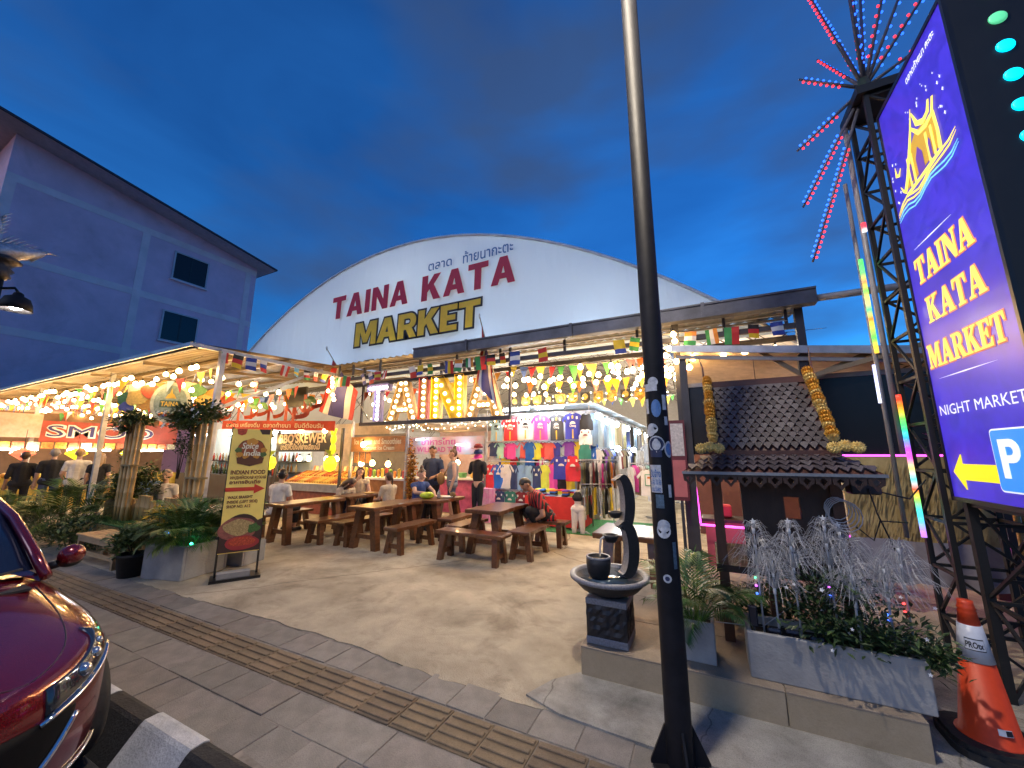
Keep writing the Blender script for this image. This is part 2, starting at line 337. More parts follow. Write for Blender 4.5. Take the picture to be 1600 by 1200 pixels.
# raised terrace with tiled riser
M_tile = mat('beige_tile', (.30, .235, .145), .6, var=.2, scale=5, bump=.15, bscale=70, col2=(.38, .30, .20)); M_terr = mat('terrace_floor', (.22, .17, .125), .75, var=.35, scale=4, bump=.3, bscale=80, col2=(.33, .265, .20))
weather(M_apron, .9, .6, 1.4, .5); weather(M_tile, None, .5, 2.0, .15); weather(M_terr, None, .5, 1.5, .3); weather(M_kw, None, .6, 3, .3)
TR = struct('terrace', MB().bb(-.955, .94, 3.075, 5.6, -.05, .19), M_terr)
for i in range(3):
    inst('tile', MB().rbox((0, 0, 0), (.626, .016, .19), .002).mesh('tile', M_tile), TR, (-.955 + .3155 + i * .632, 3.066, .092 + .003))
for i in range(3):
    for j in range(4):
        inst('floor_tile', MB().rbox((0, 0, 0), (.626, .626, .012), .002).mesh('floor_tile', M_terr), TR, (-.955 + .3155 + i * .632, 3.37 + .632 * j, .196))
# ================================================================ market hall
GY = 8.0; AX, AZ, AK = -7.8, 7.75, .0484
arch = lambda x: AZ - AK * (x - AX) ** 2
M_tarp = bpy.data.materials.new('white_tarpaulin'); M_tarp.use_nodes = True
t = M_tarp.node_tree; pb = t.nodes['Principled BSDF']; tr = t.nodes.new('ShaderNodeBsdfTranslucent'); mx = t.nodes.new('ShaderNodeMixShader')
tn = t.nodes.new('ShaderNodeTexNoise'); tco = t.nodes.new('ShaderNodeTexCoord'); tmp = t.nodes.new('ShaderNodeMapping'); tmp.inputs['Scale'].default_value = (1.6, 1, .35); tb = t.nodes.new('ShaderNodeBump'); tb.inputs['Strength'].default_value = .6; tb.inputs['Distance'].default_value = .08
tn.inputs['Scale'].default_value = 2.2; tn.inputs['Detail'].default_value = 3
t.links.new(tco.outputs['Object'], tmp.inputs[0]); t.links.new(tmp.outputs[0], tn.inputs['Vector']); t.links.new(tn.outputs[0], tb.inputs['Height']); t.links.new(tb.outputs[0], pb.inputs['Normal'])
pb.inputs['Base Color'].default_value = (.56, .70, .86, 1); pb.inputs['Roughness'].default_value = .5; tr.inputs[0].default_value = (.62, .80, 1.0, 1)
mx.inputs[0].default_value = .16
t.links.new(pb.outputs[0], mx.inputs[1]); t.links.new(tr.outputs[0], mx.inputs[2]); t.links.new(mx.outputs[0], t.nodes['Material Output'].inputs[0])
M_vault = mat('vault_membrane', (.74, .70, .64), .7, var=.06, scale=2)
HALL = thing('market_hall', 'arched white market hall with printed tarpaulin gable above the food stalls', 'market hall', (-7.8, 8, 0))
x0, x1 = -17.6, 2.0; N = 70
b = MB(); vs = []; fs = []; NZ = 10
for i in range(N + 1):
    x = x0 + (x1 - x0) * i / N
    for j in range(NZ + 1):
        z = 3.72 + (arch(x) - 3.72) * j / NZ if arch(x) > 3.72 else 3.72 + .0005 * j
        f = math.sin(math.pi * j / NZ)
        w = .030 * f * math.sin(x * 2.1 + z * .35) + .016 * f * math.sin(x * 4.7 - z * .8) + (.035 * f * math.sin(x * 5.1 + z * 1.3) * max(0, 1 - abs(x + 1.5) / 3.5))
        if 8 < x + 9 < 13: w += .03 * f * math.sin(x * 6.3 + z * .9) * math.exp(-((x - .4 + z * .5) ** 2) * .15)
        vs.append((x, GY + w, z))
for i in range(N):
    for j in range(NZ): a = i * (NZ + 1) + j; fs.append((a, a + NZ + 1, a + NZ + 2, a + 1))
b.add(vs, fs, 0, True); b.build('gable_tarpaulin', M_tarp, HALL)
b = MB(); vs = []; fs = []   # vault shell
ny = 14
for j in range(ny):
    y = GY + .02 + j * 2.0
    for i in range(41):
        x = x0 + (x1 - x0) * i / 40; vs.append((x, y, arch(x) - .03 * math.sin(math.pi * j / 1)))
for j in range(ny - 1):
    for i in range(40): a = j * 41 + i; fs.append((a, a + 1, a + 42, a + 41))
b.add(vs, fs, 0, True); b.build('vault_membrane', M_vault, HALL)
M_wall = mat('hall_wall', (.62, .60, .58), .8, var=.1)
b = MB(); b.bb(x0 - .1, x0, GY, GY + 26, 0, arch(x0)); b.bb(x1, x1 + .1, GY, GY + 26, 0, arch(x1)); b.bb(x0, x1, GY + 26, GY + 26.2, 0, 8); b.build('side_wall', M_wall, HALL)
b = MB(); b.tube([(x0 + (x1 - x0) * i / 40, GY - .02, arch(x0 + (x1 - x0) * i / 40) + .01) for i in range(41)], .035, 6); b.build('gable_rope_edge', mat('tarp_hem', (.62, .65, .72), .6), HALL)
M_truss = mat('truss_paint', (.20, .17, .16), .6, .1)
for k in range(9):   # lattice arches
    y = GY + .9 + k * 2.6; b = MB(); up = []; lo = []
    for i in range(45):
        x = x0 + .1 + (x1 - x0 - .2) * i / 44; up.append((x, y, arch(x) - .10)); lo.append((x, y, arch(x) - .50))
    b.tube(up, .016, 4, smooth=False); b.tube(lo, .016, 4, smooth=False)
    for i in range(44): b.bar(up[i] if i % 2 else lo[i], lo[i + 1] if i % 2 else up[i + 1], .018)
    b.build('arch_truss', M_truss, HALL)
for xx in (-14, -11, -8, -5, -2.6, -.6):
    b = MB(); z = arch(xx) - .3
    b.bar((xx, GY + .3, z), (xx, GY + 25, z), .03); b.bar((xx, GY + .3, z - .35), (xx, GY + 25, z - .35), .03)
    for k in range(40): y = GY + .5 + k * .6; b.bar((xx, y, z - (.35 if k % 2 else 0)), (xx, y + .6, z - (0 if k % 2 else .35)), .016)
    b.build('purlin_truss', M_truss, HALL)
# lettering printed on the gable
LT = MB(); F0 = FY(-10.40, GY - .075, 5.80)
M_red = mat('crimson_print', (.60, .010, .05), .55, var=.08); M_gold = mat('gold_print', (.95, .55, .02), .55, var=.08); M_ink = mat('dark_print', (.012, .012, .02), .55, var=0); M_navy = mat('navy_print', (.03, .14, .42), .55, var=0)
def put_word(W, x, z, h, total, m, par, outline=None, font=SANS, shear=.03, gap=.12, y=GY - .075):
    for ch, ox, ps in word(W, font, total / h, gap):
        F = FY(x + ox * h, y, z) @ Matrix.Shear('XY', 4, (0, 0)) if False else FY(x + ox * h, y, z)
        P = [[((p[0] + shear * p[1]) * h, p[1] * h) for p in q] for q in ps]
        if outline:
            MB().prism([grow(P[0], outline)] + [grow(q, outline * .8, True) for q in P[1:]], F, 0, .006).build('letter_outline', M_ink, par)
        MB().prism(P, F, .007, .014).build('letter', m, par)
put_word('TAINA', -10.42, 5.83, .74, 3.15, M_red, HALL); put_word('KATA', -6.78, 5.78, .74, 2.92, M_red, HALL)
put_word('MARKET', -9.28, 4.80, .72, 4.42, M_gold, HALL, outline=.055, gap=.06)
b = MB(); text_on(b, 'ตลาด', FY(-6.58, GY - .07, 6.66), width=.80, size=.36, bold=.012); text_on(b, 'ท้ายนากะตะ', FY(-5.42, GY - .07, 6.62), width=1.5, size=.40, bold=.012); b.build('thai_lettering', M_navy, HALL)

# ================================================================ corrugated canopies
M_corr = mat('corrugated_sheet', (.15, .112, .062), .38, .55, var=.25, scale=3, stretch=(1, .3, 1))
def corrugated(x0, x1, y0, y1, z0, z1, pitch=.20, th=.042, seg=3):
    b = MB(); n = int((x1 - x0) / pitch * seg); vs = []; fs = []
    for i in range(n + 1):
        x = x0 + (x1 - x0) * i / n; h = th * (1 if (i % seg) == 0 else 0)
        h = th * .5 * (1 + math.cos(2 * math.pi * i / seg))
        vs += [(x, y0, z0 + h), (x, y1, z1 + h), (x, y0, z0 + h + .004), (x, y1, z1 + h + .004)]
    for i in range(n): a = i * 4; fs += [(a, a + 1, a + 5, a + 4), (a + 2, a + 6, a + 7, a + 3), (a, a + 4, a + 6, a + 2)]
    return b.add(vs, fs, 0, False)
CAN = thing('entrance_canopy', 'corrugated steel entrance canopy with long dark gutter over the letters', 'canopy', (-3.4, 7, 0))
corrugated(-8.37, 1.50, 6.45, 8.0, 3.78, 3.98).build('roof_sheet', M_corr, CAN)
b = MB(); M_gut = mat('gutter_steel', (.085, .085, .10), .45, .5, var=.45, scale=2.5)
b.bb(-5.55, 1.53, 6.30, 6.33, 3.66, 3.88); b.bb(-5.55, 1.53, 6.33, 6.47, 3.66, 3.69); b.bb(-5.55, 1.53, 6.28, 6.30, 3.85, 3.88); b.bb(1.50, 1.53, 6.33, 6.47, 3.69, 3.85)
b.build('gutter', M_gut, CAN)
for xg in (-4.2, -2.0, .1): MB().bb(xg, xg + .05, 6.27, 6.345, 3.65, 3.89).build('gutter_bracket', M_gut, CAN)
b = MB(); b.tube([(1.45, 6.4, 3.74), (2.3, 6.4, 3.74), (4, 6.35, 3.72)], .05, 8); b.build('downpipe', M_grey, CAN)
for y, z in ((6.6, 3.44), (7.0, 3.36)):
    MB().bb(-8.3, 1.4, y - .03, y + .03, z - .04, z + .04).build('beam', M_steel, CAN)
MB().bb(-7.75, -3.5, 6.93, 7.02, 2.30, 2.38).build('letter_beam', M_steel, CAN)
for x in (-8.2, -7.7, -6.8, -5.6, -4.6, -3.55, -2.2, -.9, .4, 1.2): MB().bb(x - .02, x + .02, 6.58, 6.62, 3.44, 3.86).build('hanger', M_steel, CAN)
for x in (-7.72, -3.52): MB().bb(x - .025, x + .025, 6.95, 7.0, 2.38, 3.9).build('hanger_post', M_steel, CAN)
for x, y in ((-.30, 6.6), (1.35, 6.6)): MB().bb(x - .05, x + .05, y - .05, y + .05, 0, 3.75).build('post', M_steel, CAN)
for y in (6.9, 7.4, 7.9): MB().bb(-8.3, 1.45, y - .02, y + .02, 3.76 + (y - 6.45) * .129 - .02, 3.775 + (y - 6.45) * .129).build('purlin', M_grey, CAN)
SH = thing('stall_canopy', 'long corrugated canopy hung with warm bulbs over the left food stalls', 'canopy', (-8.3, 4, 0))
sz = lambda y: 3.60 + .065 * (y - 3.5)
corrugated(-26, -8.37, 3.5, 10, sz(3.5), sz(10)).build('roof_sheet', M_corr, SH)
b = MB(); b.bb(-26, -8.37, 3.47, 3.50, sz(3.5) - .03, sz(3.5) + .05); b.build('fascia', M_galv, SH)
M_cream = mat('cream_steel', (.24, .18, .11), .5, .1, var=.15)
for y in (3.58, 4.5, 5.4, 6.3, 7.2, 8.1): MB().bb(-26, -8.39, y - .03, y + .03, sz(y) - .06, sz(y) - .005).build('purlin', M_cream if y > 4 else M_steel, SH)
MB().bb(-8.42, -8.37, 3.5, 10, sz(3.5) - .02, sz(3.5) + .055).build('verge', M_galv, SH)
for x in (-8.32, -13.2, -18.2): MB().bb(x - .045, x + .045, 3.95, 4.04, 0, sz(4) - .02).build('post', M_galv, SH)
b = MB(); b.bar((-8.32, 4.0, 2.45), (-8.32, 6.2, 3.65), .04, .06); b.build('brace', M_galv, SH)
for x in (-10.5, -13.2, -15.7, -18.2, -20.7): b = MB(); b.bar((x, 3.6, 3.5), (x, 8.5, 3.84), .05, .07); b.build('rafter', M_cream, SH)
# ================================================================ plain building on the left
BL = thing('apartment_block', 'plain lilac apartment block with pale bands and two dark windows', 'building', (-29, 8, 0))
M_lil = mat('lilac_render', (.84, .56, .70), .85, var=.12, scale=.8); weather(M_lil, None, .35, .35, .05); M_band = mat('pale_band', (.90, .70, .74), .85, var=.1, scale=1.5)
b = MB(); b.bb(-40, -24, 3.1, 12.75, 0, 12.6); b.build('wall', M_lil, BL)
b = MB()
vs = [(-40, 3.1, 12.6), (-24, 3.1, 12.6), (-24, 12.75, 12.6), (-40, 12.75, 12.6), (-40, 3.1, 14.40), (-24, 3.1, 14.40), (-24, 12.75, 12.86), (-40, 12.75, 12.86)]
b.add(vs, [(0, 1, 5, 4), (1, 2, 6, 5), (2, 3, 7, 6), (3, 0, 4, 7), (4, 5, 6, 7)]); b.build('gable_wall', M_lil, BL)
for z in (12.55, 9.3, 6.35, 3.2): MB().bb(-24.02, -23.985, 3.1, 12.75, z - .16, z + .16).build('band', M_band, BL)
for y in (3.25, 7.5, 12.3): MB().bb(-24.02, -23.98, y - .15, y + .15, 0, 12.4).build('pilaster', M_band, BL)
b = MB(); vs = []
for (y, z) in ((1.2, 14.72), (13.35, 12.78)):
    vs += [(-40, y, z), (-22.9, y, z), (-22.9, y, z + .09), (-40, y, z + .09)]
b.add(vs, [(0, 1, 2, 3), (7, 6, 5, 4), (0, 4, 5, 1), (1, 5, 6, 2), (2, 6, 7, 3), (3, 7, 4, 0)]); rf = b.build('roof', mat('roof_dark', (.06, .055, .075), .7), BL)
b = MB(); b.add([(-40, 1.25, 14.70), (-22.95, 1.25, 14.70), (-22.95, 13.3, 12.77), (-40, 13.3, 12.77)], [(0, 3, 2, 1)]); b.build('soffit', mat('soffit_pale', (.55, .50, .54), .8), rf)
M_glass = mat('window_dark_glass', (.006, .006, .010), .12, var=0)
for (y0, y1, z0, z1) in ((8.75, 10.18, 10.6, 12.0), (8.66, 10.1, 7.3, 8.75)):
    w = MB().bb(-23.99, -23.965, y0, y1, z0, z1).build('window', M_glass, BL)
    b = MB(); e = .07
    b.bb(-24, -23.93, y0 - e, y0, z0 - e, z1 + e); b.bb(-24, -23.93, y1, y1 + e, z0 - e, z1 + e); b.bb(-24, -23.93, y0, y1, z0 - e, z0); b.bb(-24, -23.93, y0, y1, z1, z1 + e); b.build('frame', mat('win_frame', (.55, .52, .58), .6), w)
    MB().bb(-23.965, -23.955, (y0 + y1) / 2 - .03, (y0 + y1) / 2 + .03, z0, z1).build('mullion', M_black, w)
    MB().bb(-24, -23.86, y0 - .12, y1 + .12, z0 - .13, z0 - .075).build('sill', M_band, w)

# flood lamps on the canopy roof washing the gable
for k, x in enumerate((-13.2, -10.4, -7.6, -4.8, -2.0)):
    T_ = thing('flood_lamp', 'flood lamp on the canopy roof %s' % ['at the far left of the gable foot', 'left of the yellow print', 'under the middle of the print', 'right of the yellow print', 'at the right of the gable foot'][k], 'flood lamp', (x, 6.98, 3.9)); M = frame((x, 6.98, 3.945), (1, 0, 0), (0, -.45, .9))
    MB().prism([RP(-.14, -.06, .14, .06)], M, -.05, 0).build('housing', M_black, T_); MB().prism([RP(-.125, -.05, .125, .05)], M @ Matrix.Rotation(R(180), 4, 'Y') @ Matrix.Translation((0, 0, .05)), .001, .003).build('lens', glow('flood_lens', (.80, .90, 1.0), 52), T_); MB().bb(x - .15, x + .15, 6.96, 7.0, 3.84, 3.94).build('bracket', M_black, T_)

for k, (x, y) in enumerate(((-12, 10.5), (-8, 10.2), (-4.2, 12), (-1.2, 10.6), (-8, 15), (-2, 15.5), (-4, 20), (-10, 20), (-.8, 20), (-4, 26))):
    T_ = thing('high_bay_lamp', 'round high bay lamp under the hall vault, %s' % ['leftmost of the front ones', 'front, above the noodle sign', 'above the clothes stall awning', 'front, over the aisle', 'second row, above the noodle stall back', 'second row, over the aisle', 'third row, above the clothes stall', 'third row, far left', 'third row, right', 'farthest at the back'][k], 'lamp', (x, y, arch(x) - 1.2), 'lamps under the hall vault'); z = arch(x) - 1.2
    MB().lathe([(.03, .22), (.09, .20), (.10, .12), (.15, .10)], (x, y, z), 14).build('housing', M_white, T_); MB().ball((x, y, z + .02), (.14, .14, .10), 14, 8).build('globe', glow('high_bay', (1.0, .86, .70), 620), T_); MB().tube([(x, y, z + .2), (x, y, arch(x) - .1)], .006, 4).build('cord', M_wire, T_)
# ================================================================ black street pole with stickers
M_pole = mat('black_pole_paint', (.010, .010, .013), .6, .0, var=.4, scale=10, bump=.05, spec=.25)
PX, PY = -.25, 2.47
PO = thing('street_pole', 'tall black steel street pole covered in stickers, standing on the pavement', 'pole', (PX, PY, 0))
MB().tube([(PX, PY, 0), (PX, PY, .02), (PX, PY, 2), (PX, PY, 6.4)], [.068, .068, .062, .052], 24).build('shaft', M_pole, PO)
MB().lathe([(.14, 0), (.14, .014), (.10, .014)], (PX, PY, .0), 20, smooth=False).build('base_plate', M_pole, PO)
for k in range(4):
    a = R(20 + 90 * k); d = Vector((math.cos(a), math.sin(a), 0)); c = Vector((PX, PY, 0)); n = Vector((-d.y, d.x, 0)) * .006
    b = MB(); q = [c + d * .07 + Vector((0, 0, .014)), c + d * .15 + Vector((0, 0, .014)), c + d * .15 + Vector((0, 0, .03)), c + d * .07 + Vector((0, 0, .20))]
    b.add([p + n for p in q] + [p - n for p in q], [(0, 1, 2, 3), (7, 6, 5, 4), (0, 4, 5, 1), (1, 5, 6, 2), (2, 6, 7, 3), (3, 7, 4, 0)]); b.build('base_fin', M_pole, PO)
CA = math.atan2(-PY, -PX)
def pole_r(z): return .062 + .006 * (1 - z / 2) if z < 2 else .062 - (z - 2) * .010 / 4.4
def curved(mb, z0, z1, a0, a1, d=.0015, mi=0, n=6, cut=None):
    vs = []; fs = []
    for i in range(n + 1):
        a = CA + a0 + (a1 - a0) * i / n; r0 = pole_r(z0) + d; r1 = pole_r(z1) + d
        vs += [(PX + r0 * math.cos(a), PY + r0 * math.sin(a), z0), (PX + r1 * math.cos(a), PY + r1 * math.sin(a), z1)]
    for i in range(n): fs.append((2 * i, 2 * i + 2, 2 * i + 3, 2 * i + 1))
    return mb.add(vs, fs, mi)
def disc(mb, z, a, r, d=.0015, mi=0, sy=1, n=16):
    vs = [(PX + (pole_r(z) + d) * math.cos(CA + a), PY + (pole_r(z) + d) * math.sin(CA + a), z)]
    for i in range(n):
        t = 2 * math.pi * i / n; zz = z + r * sy * math.sin(t); aa = CA + a + r * math.cos(t) / pole_r(z); rr = pole_r(zz) + d
        vs.append((PX + rr * math.cos(aa), PY + rr * math.sin(aa), zz))
    return mb.add(vs, [(0, 1 + i, 1 + (i + 1) % n) for i in range(n)], mi)
M_sw = mat('sticker_white', (.55, .57, .60), .5, var=.25, scale=40); M_sb = mat('sticker_blue', (.10, .22, .48), .5, var=.2, scale=40); M_sk = mat('sticker_navy', (.02, .03, .09), .5, var=.2); M_st = mat('sticker_teal', (.08, .14, .20), .5, var=.4, scale=60)
stick = lambda mb, *m: mb.build('sticker', list(m) or M_sw, PO)
stick(disc(curved(MB(), 1.975, 2.02, -1.1, .15), 2.03, -.2, .03))
stick(curved(MB(), 1.86, 1.95, .55, 1.0)); stick(curved(MB(), 1.77, 1.82, .65, 1.05)); stick(curved(MB(), 1.84, 1.93, -1.1, -.75))
stick(disc(MB(), 1.87, -.05, .028, sy=1.9), M_sb); stick(disc(disc(MB(), 1.75, -.55, .035, sy=.9), 1.735, -.75, .03))
b = MB(); disc(b, 1.66, -.25, .048, .0015, 0); disc(b, 1.66, -.25, .040, .002, 1); disc(b, 1.655, -.25, .025, .0025, 0, 1.2); disc(b, 1.68, -.25, .012, .003, 0); stick(b, M_sw, M_sk)
stick(curved(MB(), 1.585, 1.625, -.9, .2), M_sk); stick(disc(disc(MB(), 1.63, .95, .032, .0015, 0, 1.5), 1.63, .95, .024, .002, 1, 1.5), M_sw, M_sb)
b = MB(); curved(b, 1.385, 1.54, -1.05, .02); so = stick(b)
b = MB()
def pole_text(s, z, h, a, w):
    v, f = text2d(s, 1, .015); x0 = min(p[0] for p in v); x1 = max(p[0] for p in v); r = pole_r(z) + .0028
    b.add([(PX + r * math.cos(CA + a + w * ((p[0] - x0) / (x1 - x0) - .5)), PY + r * math.sin(CA + a + w * ((p[0] - x0) / (x1 - x0) - .5)), z + p[1] * h) for p in v], f)
pole_text('รับจ้าง', 1.472, .055, -.5, .95); pole_text('6 ล้อ 10 ล้อ', 1.43, .042, -.5, .95); pole_text('ขนวัสดุ', 1.392, .036, -.5, .85); b.build('print', M_navy, so)
stick(curved(MB(), 1.36, 1.43, .55, .85)); stick(curved(MB(), 1.30, 1.375, -.6, .1), M_st)
stick(disc(disc(MB(), 1.18, -.1, .038, sy=1.1), 1.205, -.06, .034)); stick(curved(MB(), .98, 1.12, .55, .9), M_st); stick(disc(disc(MB(), .93, -.05, .022), .93, -.05, .012, .002, 1), M_sw, M_sk)
# lamp arm at the top of the pole, like the lit lamp on the next pole
def lantern(par, x, y, z, s=1.0, en=60):
    MB().lathe([(.02, .26), (.05, .24), (.06, .2), (.13, .16), (.16, .08), (.175, -.03), (.17, -.03), (.155, .08)], (x, y, z), 18, caps=False).build('lamp_shade', M_pole, par)
    MB().ball((x, y, z + .06), (.09, .09, .08), 12, 8).build('lamp_globe', glow('lamp_globe_%d' % en, (1, .86, .68), en), par)
MB().tube([(PX, PY, 6.35), (PX - .1, PY - .3, 6.55), (PX - .25, PY - .7, 6.5), (PX - .3, PY - .8, 6.3)], .022, 8).build('lamp_arm', M_pole, PO); lantern(PO, PX - .3, PY - .8, 6.05, en=3000)
# the next pole, at the left edge of the view
LX, LY = -9.35, 1.38
LP = thing('street_lamp', 'street lamp with silver bird crest and lit globe at the left edge', 'street lamp', (LX, LY, 0))
MB().tube([(LX, LY, 0), (LX, LY, 3.4), (LX, LY, 4.2)], [.09, .07, .06], 16).build('shaft', M_pole, LP)
MB().lathe([(.06, 0), (.12, .05), (.10, .1), (.14, .15), (.09, .2), (.16, .28), (.20, .30), (.14, .36)], (LX, LY, 4.2), 18).build('turned_capital', mat('old_bronze', (.06, .05, .05), .4, .6), LP)
M_silver = mat('silver_paint', (.50, .50, .54), .38, .55, var=.35, scale=22, bump=.4, bscale=60)
b = MB()
b.tube([(LX - .05, LY - .3, 4.52), (LX, LY, 4.64), (LX + .05, LY + .22, 4.72), (LX + .06, LY + .38, 4.78)], [.03, .15, .09, .012], 10)
b.tube([(LX - .02, LY - .1, 4.66), (LX, LY - .22, 4.85), (LX, LY - .12, 5.0), (LX, LY - .16, 5.15), (LX, LY - .2, 5.28)], [.13, .09, .055, .05, .008], 10)
for k in range(9):
    t = k / 8; b.tube([(LX, LY - .15 + .4 * t, 4.62), (LX + .03, LY - .05 + .45 * t, 4.80 + .02 * math.sin(k)), (LX + .03, LY + .05 + .48 * t, 4.94 - .12 * t)], [.03, .022, .003], 5)
for k in range(6): b.tube([(LX, LY - .2 + .02 * k, 4.86 + .06 * k), (LX + .02, LY - .08, 4.92 + .06 * k), (LX + .02, LY - .02, 4.98 + .06 * k)], [.02, .015, .002], 5)
b.build('bird_crest', M_silver, LP)
MB().tube([(LX, LY, 4.05), (LX + .1, LY + .16, 4.1), (LX + .14, LY + .2, 4.02)], .02, 6).build('lamp_arm', M_pole, LP); lantern(LP, LX + .14, LY + .2, 3.78, en=260)
# ================================================================ pylon sign
SXF = 1.6
PG = thing('pylon_sign', 'tall blue illuminated market sign on a black lattice tower', 'sign', (1.8, 3.6, 0))
M_sign = bpy.data.materials.new('sign_face_blue'); M_sign.use_nodes = True; t = M_sign.node_tree; pb = t.nodes['Principled BSDF']
n1 = t.nodes.new('ShaderNodeTexNoise'); n1.inputs['Scale'].default_value = 7; n1.inputs['Detail'].default_value = 8; n1.inputs['Distortion'].default_value = 1.4; tcx = t.nodes.new('ShaderNodeTexCoord')
rr = t.nodes.new('ShaderNodeValToRGB'); rr.color_ramp.elements[0].position = .35; rr.color_ramp.elements[1].position = .62; rr.color_ramp.elements[0].color = (.030, .016, .42, 1); rr.color_ramp.elements[1].color = (.055, .028, .66, 1)
t.links.new(tcx.outputs['Object'], n1.inputs['Vector']); t.links.new(n1.outputs[0], rr.inputs[0]); t.links.new(rr.outputs[0], pb.inputs['Emission Color']); pb.inputs['Base Color'].default_value = (.02, .015, .2, 1); pb.inputs['Roughness'].default_value = .3; pb.inputs['Emission Strength'].default_value = .95 / 2 ** EXPO
b = MB(); b.bb(SXF + .01, SXF + .42, 3.02, 4.07, 1.27, 4.54); b.build('light_box', mat('lightbox_black', (.012, .013, .015), .4, .2), PG)
SF = MB().bb(SXF - .002, SXF + .008, 3.045, 4.05, 1.30, 4.51).build('sign_face', M_sign, PG)
b = MB()
for (y0, y1, z0, z1) in ((3.02, 3.045, 1.27, 4.54), (4.05, 4.07, 1.27, 4.54), (3.045, 4.05, 1.27, 1.30), (3.045, 4.05, 4.51, 4.54)): b.bb(SXF - .012, SXF + .01, y0, y1, z0, z1)
b.build('face_frame', M_black, PG)
ES = .9
G_gold = glow('sign_gold', (.92, .72, .12), ES); G_gedge = glow('sign_gold_edge', (.62, .20, .10), ES * .8); G_white = glow('sign_white', (.72, .78, .95), ES); G_cyan = glow('sign_cyan', (.18, .62, .95), ES); G_yel = glow('sign_yellow', (.92, .70, .01), ES); G_pblue = glow('parking_blue', (.03, .24, .78), ES); G_dgold = glow('sign_dark_gold', (.42, .26, .02), ES); G_pur = glow('sign_purple', (.10, .04, .30), ES)
SG = lambda Y, z, d=0: frame((SXF - .003 - d, Y, z), (0, -1, 0), (0, 0, 1))
def sign_word(W, Y0, Y1, z0, h):
    for ch, ox, ps in word(W, SERIF, (Y0 - Y1) / h, .04):
        P = [[(p[0] * h, p[1] * h) for p in q] for q in ps]
        F = SG(Y0 - ox * h, z0)
        MB().prism([grow(P[0], .009)] + [grow(q, .005, True) for q in P[1:]], F, 0, .002).build('letter_edge', G_gedge, PG)
        MB().prism(P, F, .003, .006).build('letter', G_gold, PG)
sign_word('TAINA', 3.95, 3.23, 2.90, .20); sign_word('KATA', 3.90, 3.22, 2.575, .195); sign_word('MARKET', 4.01, 3.14, 2.245, .175)
b = MB(); text_on(b, 'NIGHT MARKET', SG(4.0, 1.885), width=.89, size=.105, bold=0, res=2); b.build('night_market_lettering', G_white, PG)
b = MB(); text_on(b, 'ตลาดท้ายนา กะตะ', SG(3.56, 4.38), width=.40, size=.075, bold=.02); b.build('thai_lettering', G_white, PG)
for z, a, c in ((3.185, 3.91, 3.40), (2.155, 3.93, 3.28)): MB().prism([[(0, 0), ((a - c) / 2, -.004), (a - c, 0), ((a - c) / 2, .004)]], SG(a, z), 0, .003).build('rule', G_white, PG)
MB().prism([[(0, .12), (.12, 0), (.12, .065), (.49, .065), (.49, .175), (.12, .175), (.12, .24)]], SG(3.98, 1.36), 0, .005).build('arrow', G_yel, PG)
def rr_poly(w, h, r): return arc(w - r, r, r, r, -90, 0, 4) + arc(w - r, h - r, r, r, 0, 90, 4) + arc(r, h - r, r, r, 90, 180, 4) + arc(r, r, r, r, 180, 270, 4)
pk = MB().prism([rr_poly(.36, .38, .03)], SG(3.50, 1.375), 0, .004).build('parking_panel', G_white, PG)
b = MB(); b.prism([rr_poly(.34, .36, .025)], SG(3.49, 1.385), .005, .007); b.build('panel_field', G_pblue, pk)
b = MB(); b.prism([[(0, 0), (.055, 0), (.055, .09)] + arc(.1, .16, .075, .07, -90, 90, 8) + [(0, .23)], [(.055, .135)] + arc(.09, .16, .03, .025, -90, 90, 5) + [(.055, .185)]], SG(3.43, 1.46), .008, .010); b.build('letter', G_white, pk)
# temple emblem
def stroke(mb, pts, w, F, d0, d1, mi=0):
    n = len(pts); l = []; r_ = []
    for i, p in enumerate(pts):
        a = Vector(pts[max(i - 1, 0)]); c = Vector(pts[min(i + 1, n - 1)]); d = (c - a).normalized(); k = w[i] if isinstance(w, list) else w
        l.append((p[0] - d.y * k / 2, p[1] + d.x * k / 2)); r_.append((p[0] + d.y * k / 2, p[1] - d.x * k / 2))
    mb.prism([r_ + l[::-1]], F, d0, d1, mi); return mb
EF = SG(3.96, 3.52)   # emblem frame: x 0..0.75 to the right, y up
b = MB()
b.prism([[(.14, .14), (.62, .16), (.60, .40), (.52, .44), (.37, .46), (.30, .42), (.20, .30)]], EF, 0, .003, 0)
for pts, w in (([(.10, .13), (.19, .25), (.27, .40), (.33, .52), (.38, .66)], [.04, .045, .04, .025, .004]), ([(.38, .62), (.42, .5), (.50, .45), (.57, .47), (.60, .54)], [.01, .04, .045, .04, .02]), ([(.34, .52), (.42, .42), (.52, .40), (.61, .42), (.65, .52)], [.02, .035, .04, .035, .02]), ([(.62, .14), (.63, .26), (.62, .42)], [.04, .03, .03]), ([(.02, .42), (.02, .34), (.06, .32), (.10, .36)], [.004, .03, .03, .006]), ([(.05, .22), (.08, .16), (.13, .15)], [.004, .02, .02]), ([(.12, .10), (.64, .12)], [.03, .03])):
    stroke(b, pts, w, EF, .0035, .006, 1)
for x in (.20, .26, .48, .55): b.prism([RP(x, .12, x + .022, .36)], EF, .0035, .0065, 1)
b.prism([[(.33, .13), (.42, .13)] + [(.42, .27), (.375, .34), (.33, .27)]], EF, .0066, .008, 2)
for x in (.226, .505): b.prism([[(x, .15), (x + .03, .15), (x + .03, .27), (x + .015, .30), (x, .27)]], EF, .0066, .008, 2)
b.build('temple_emblem', [G_dgold, G_gold, G_pur], PG)
b = MB()
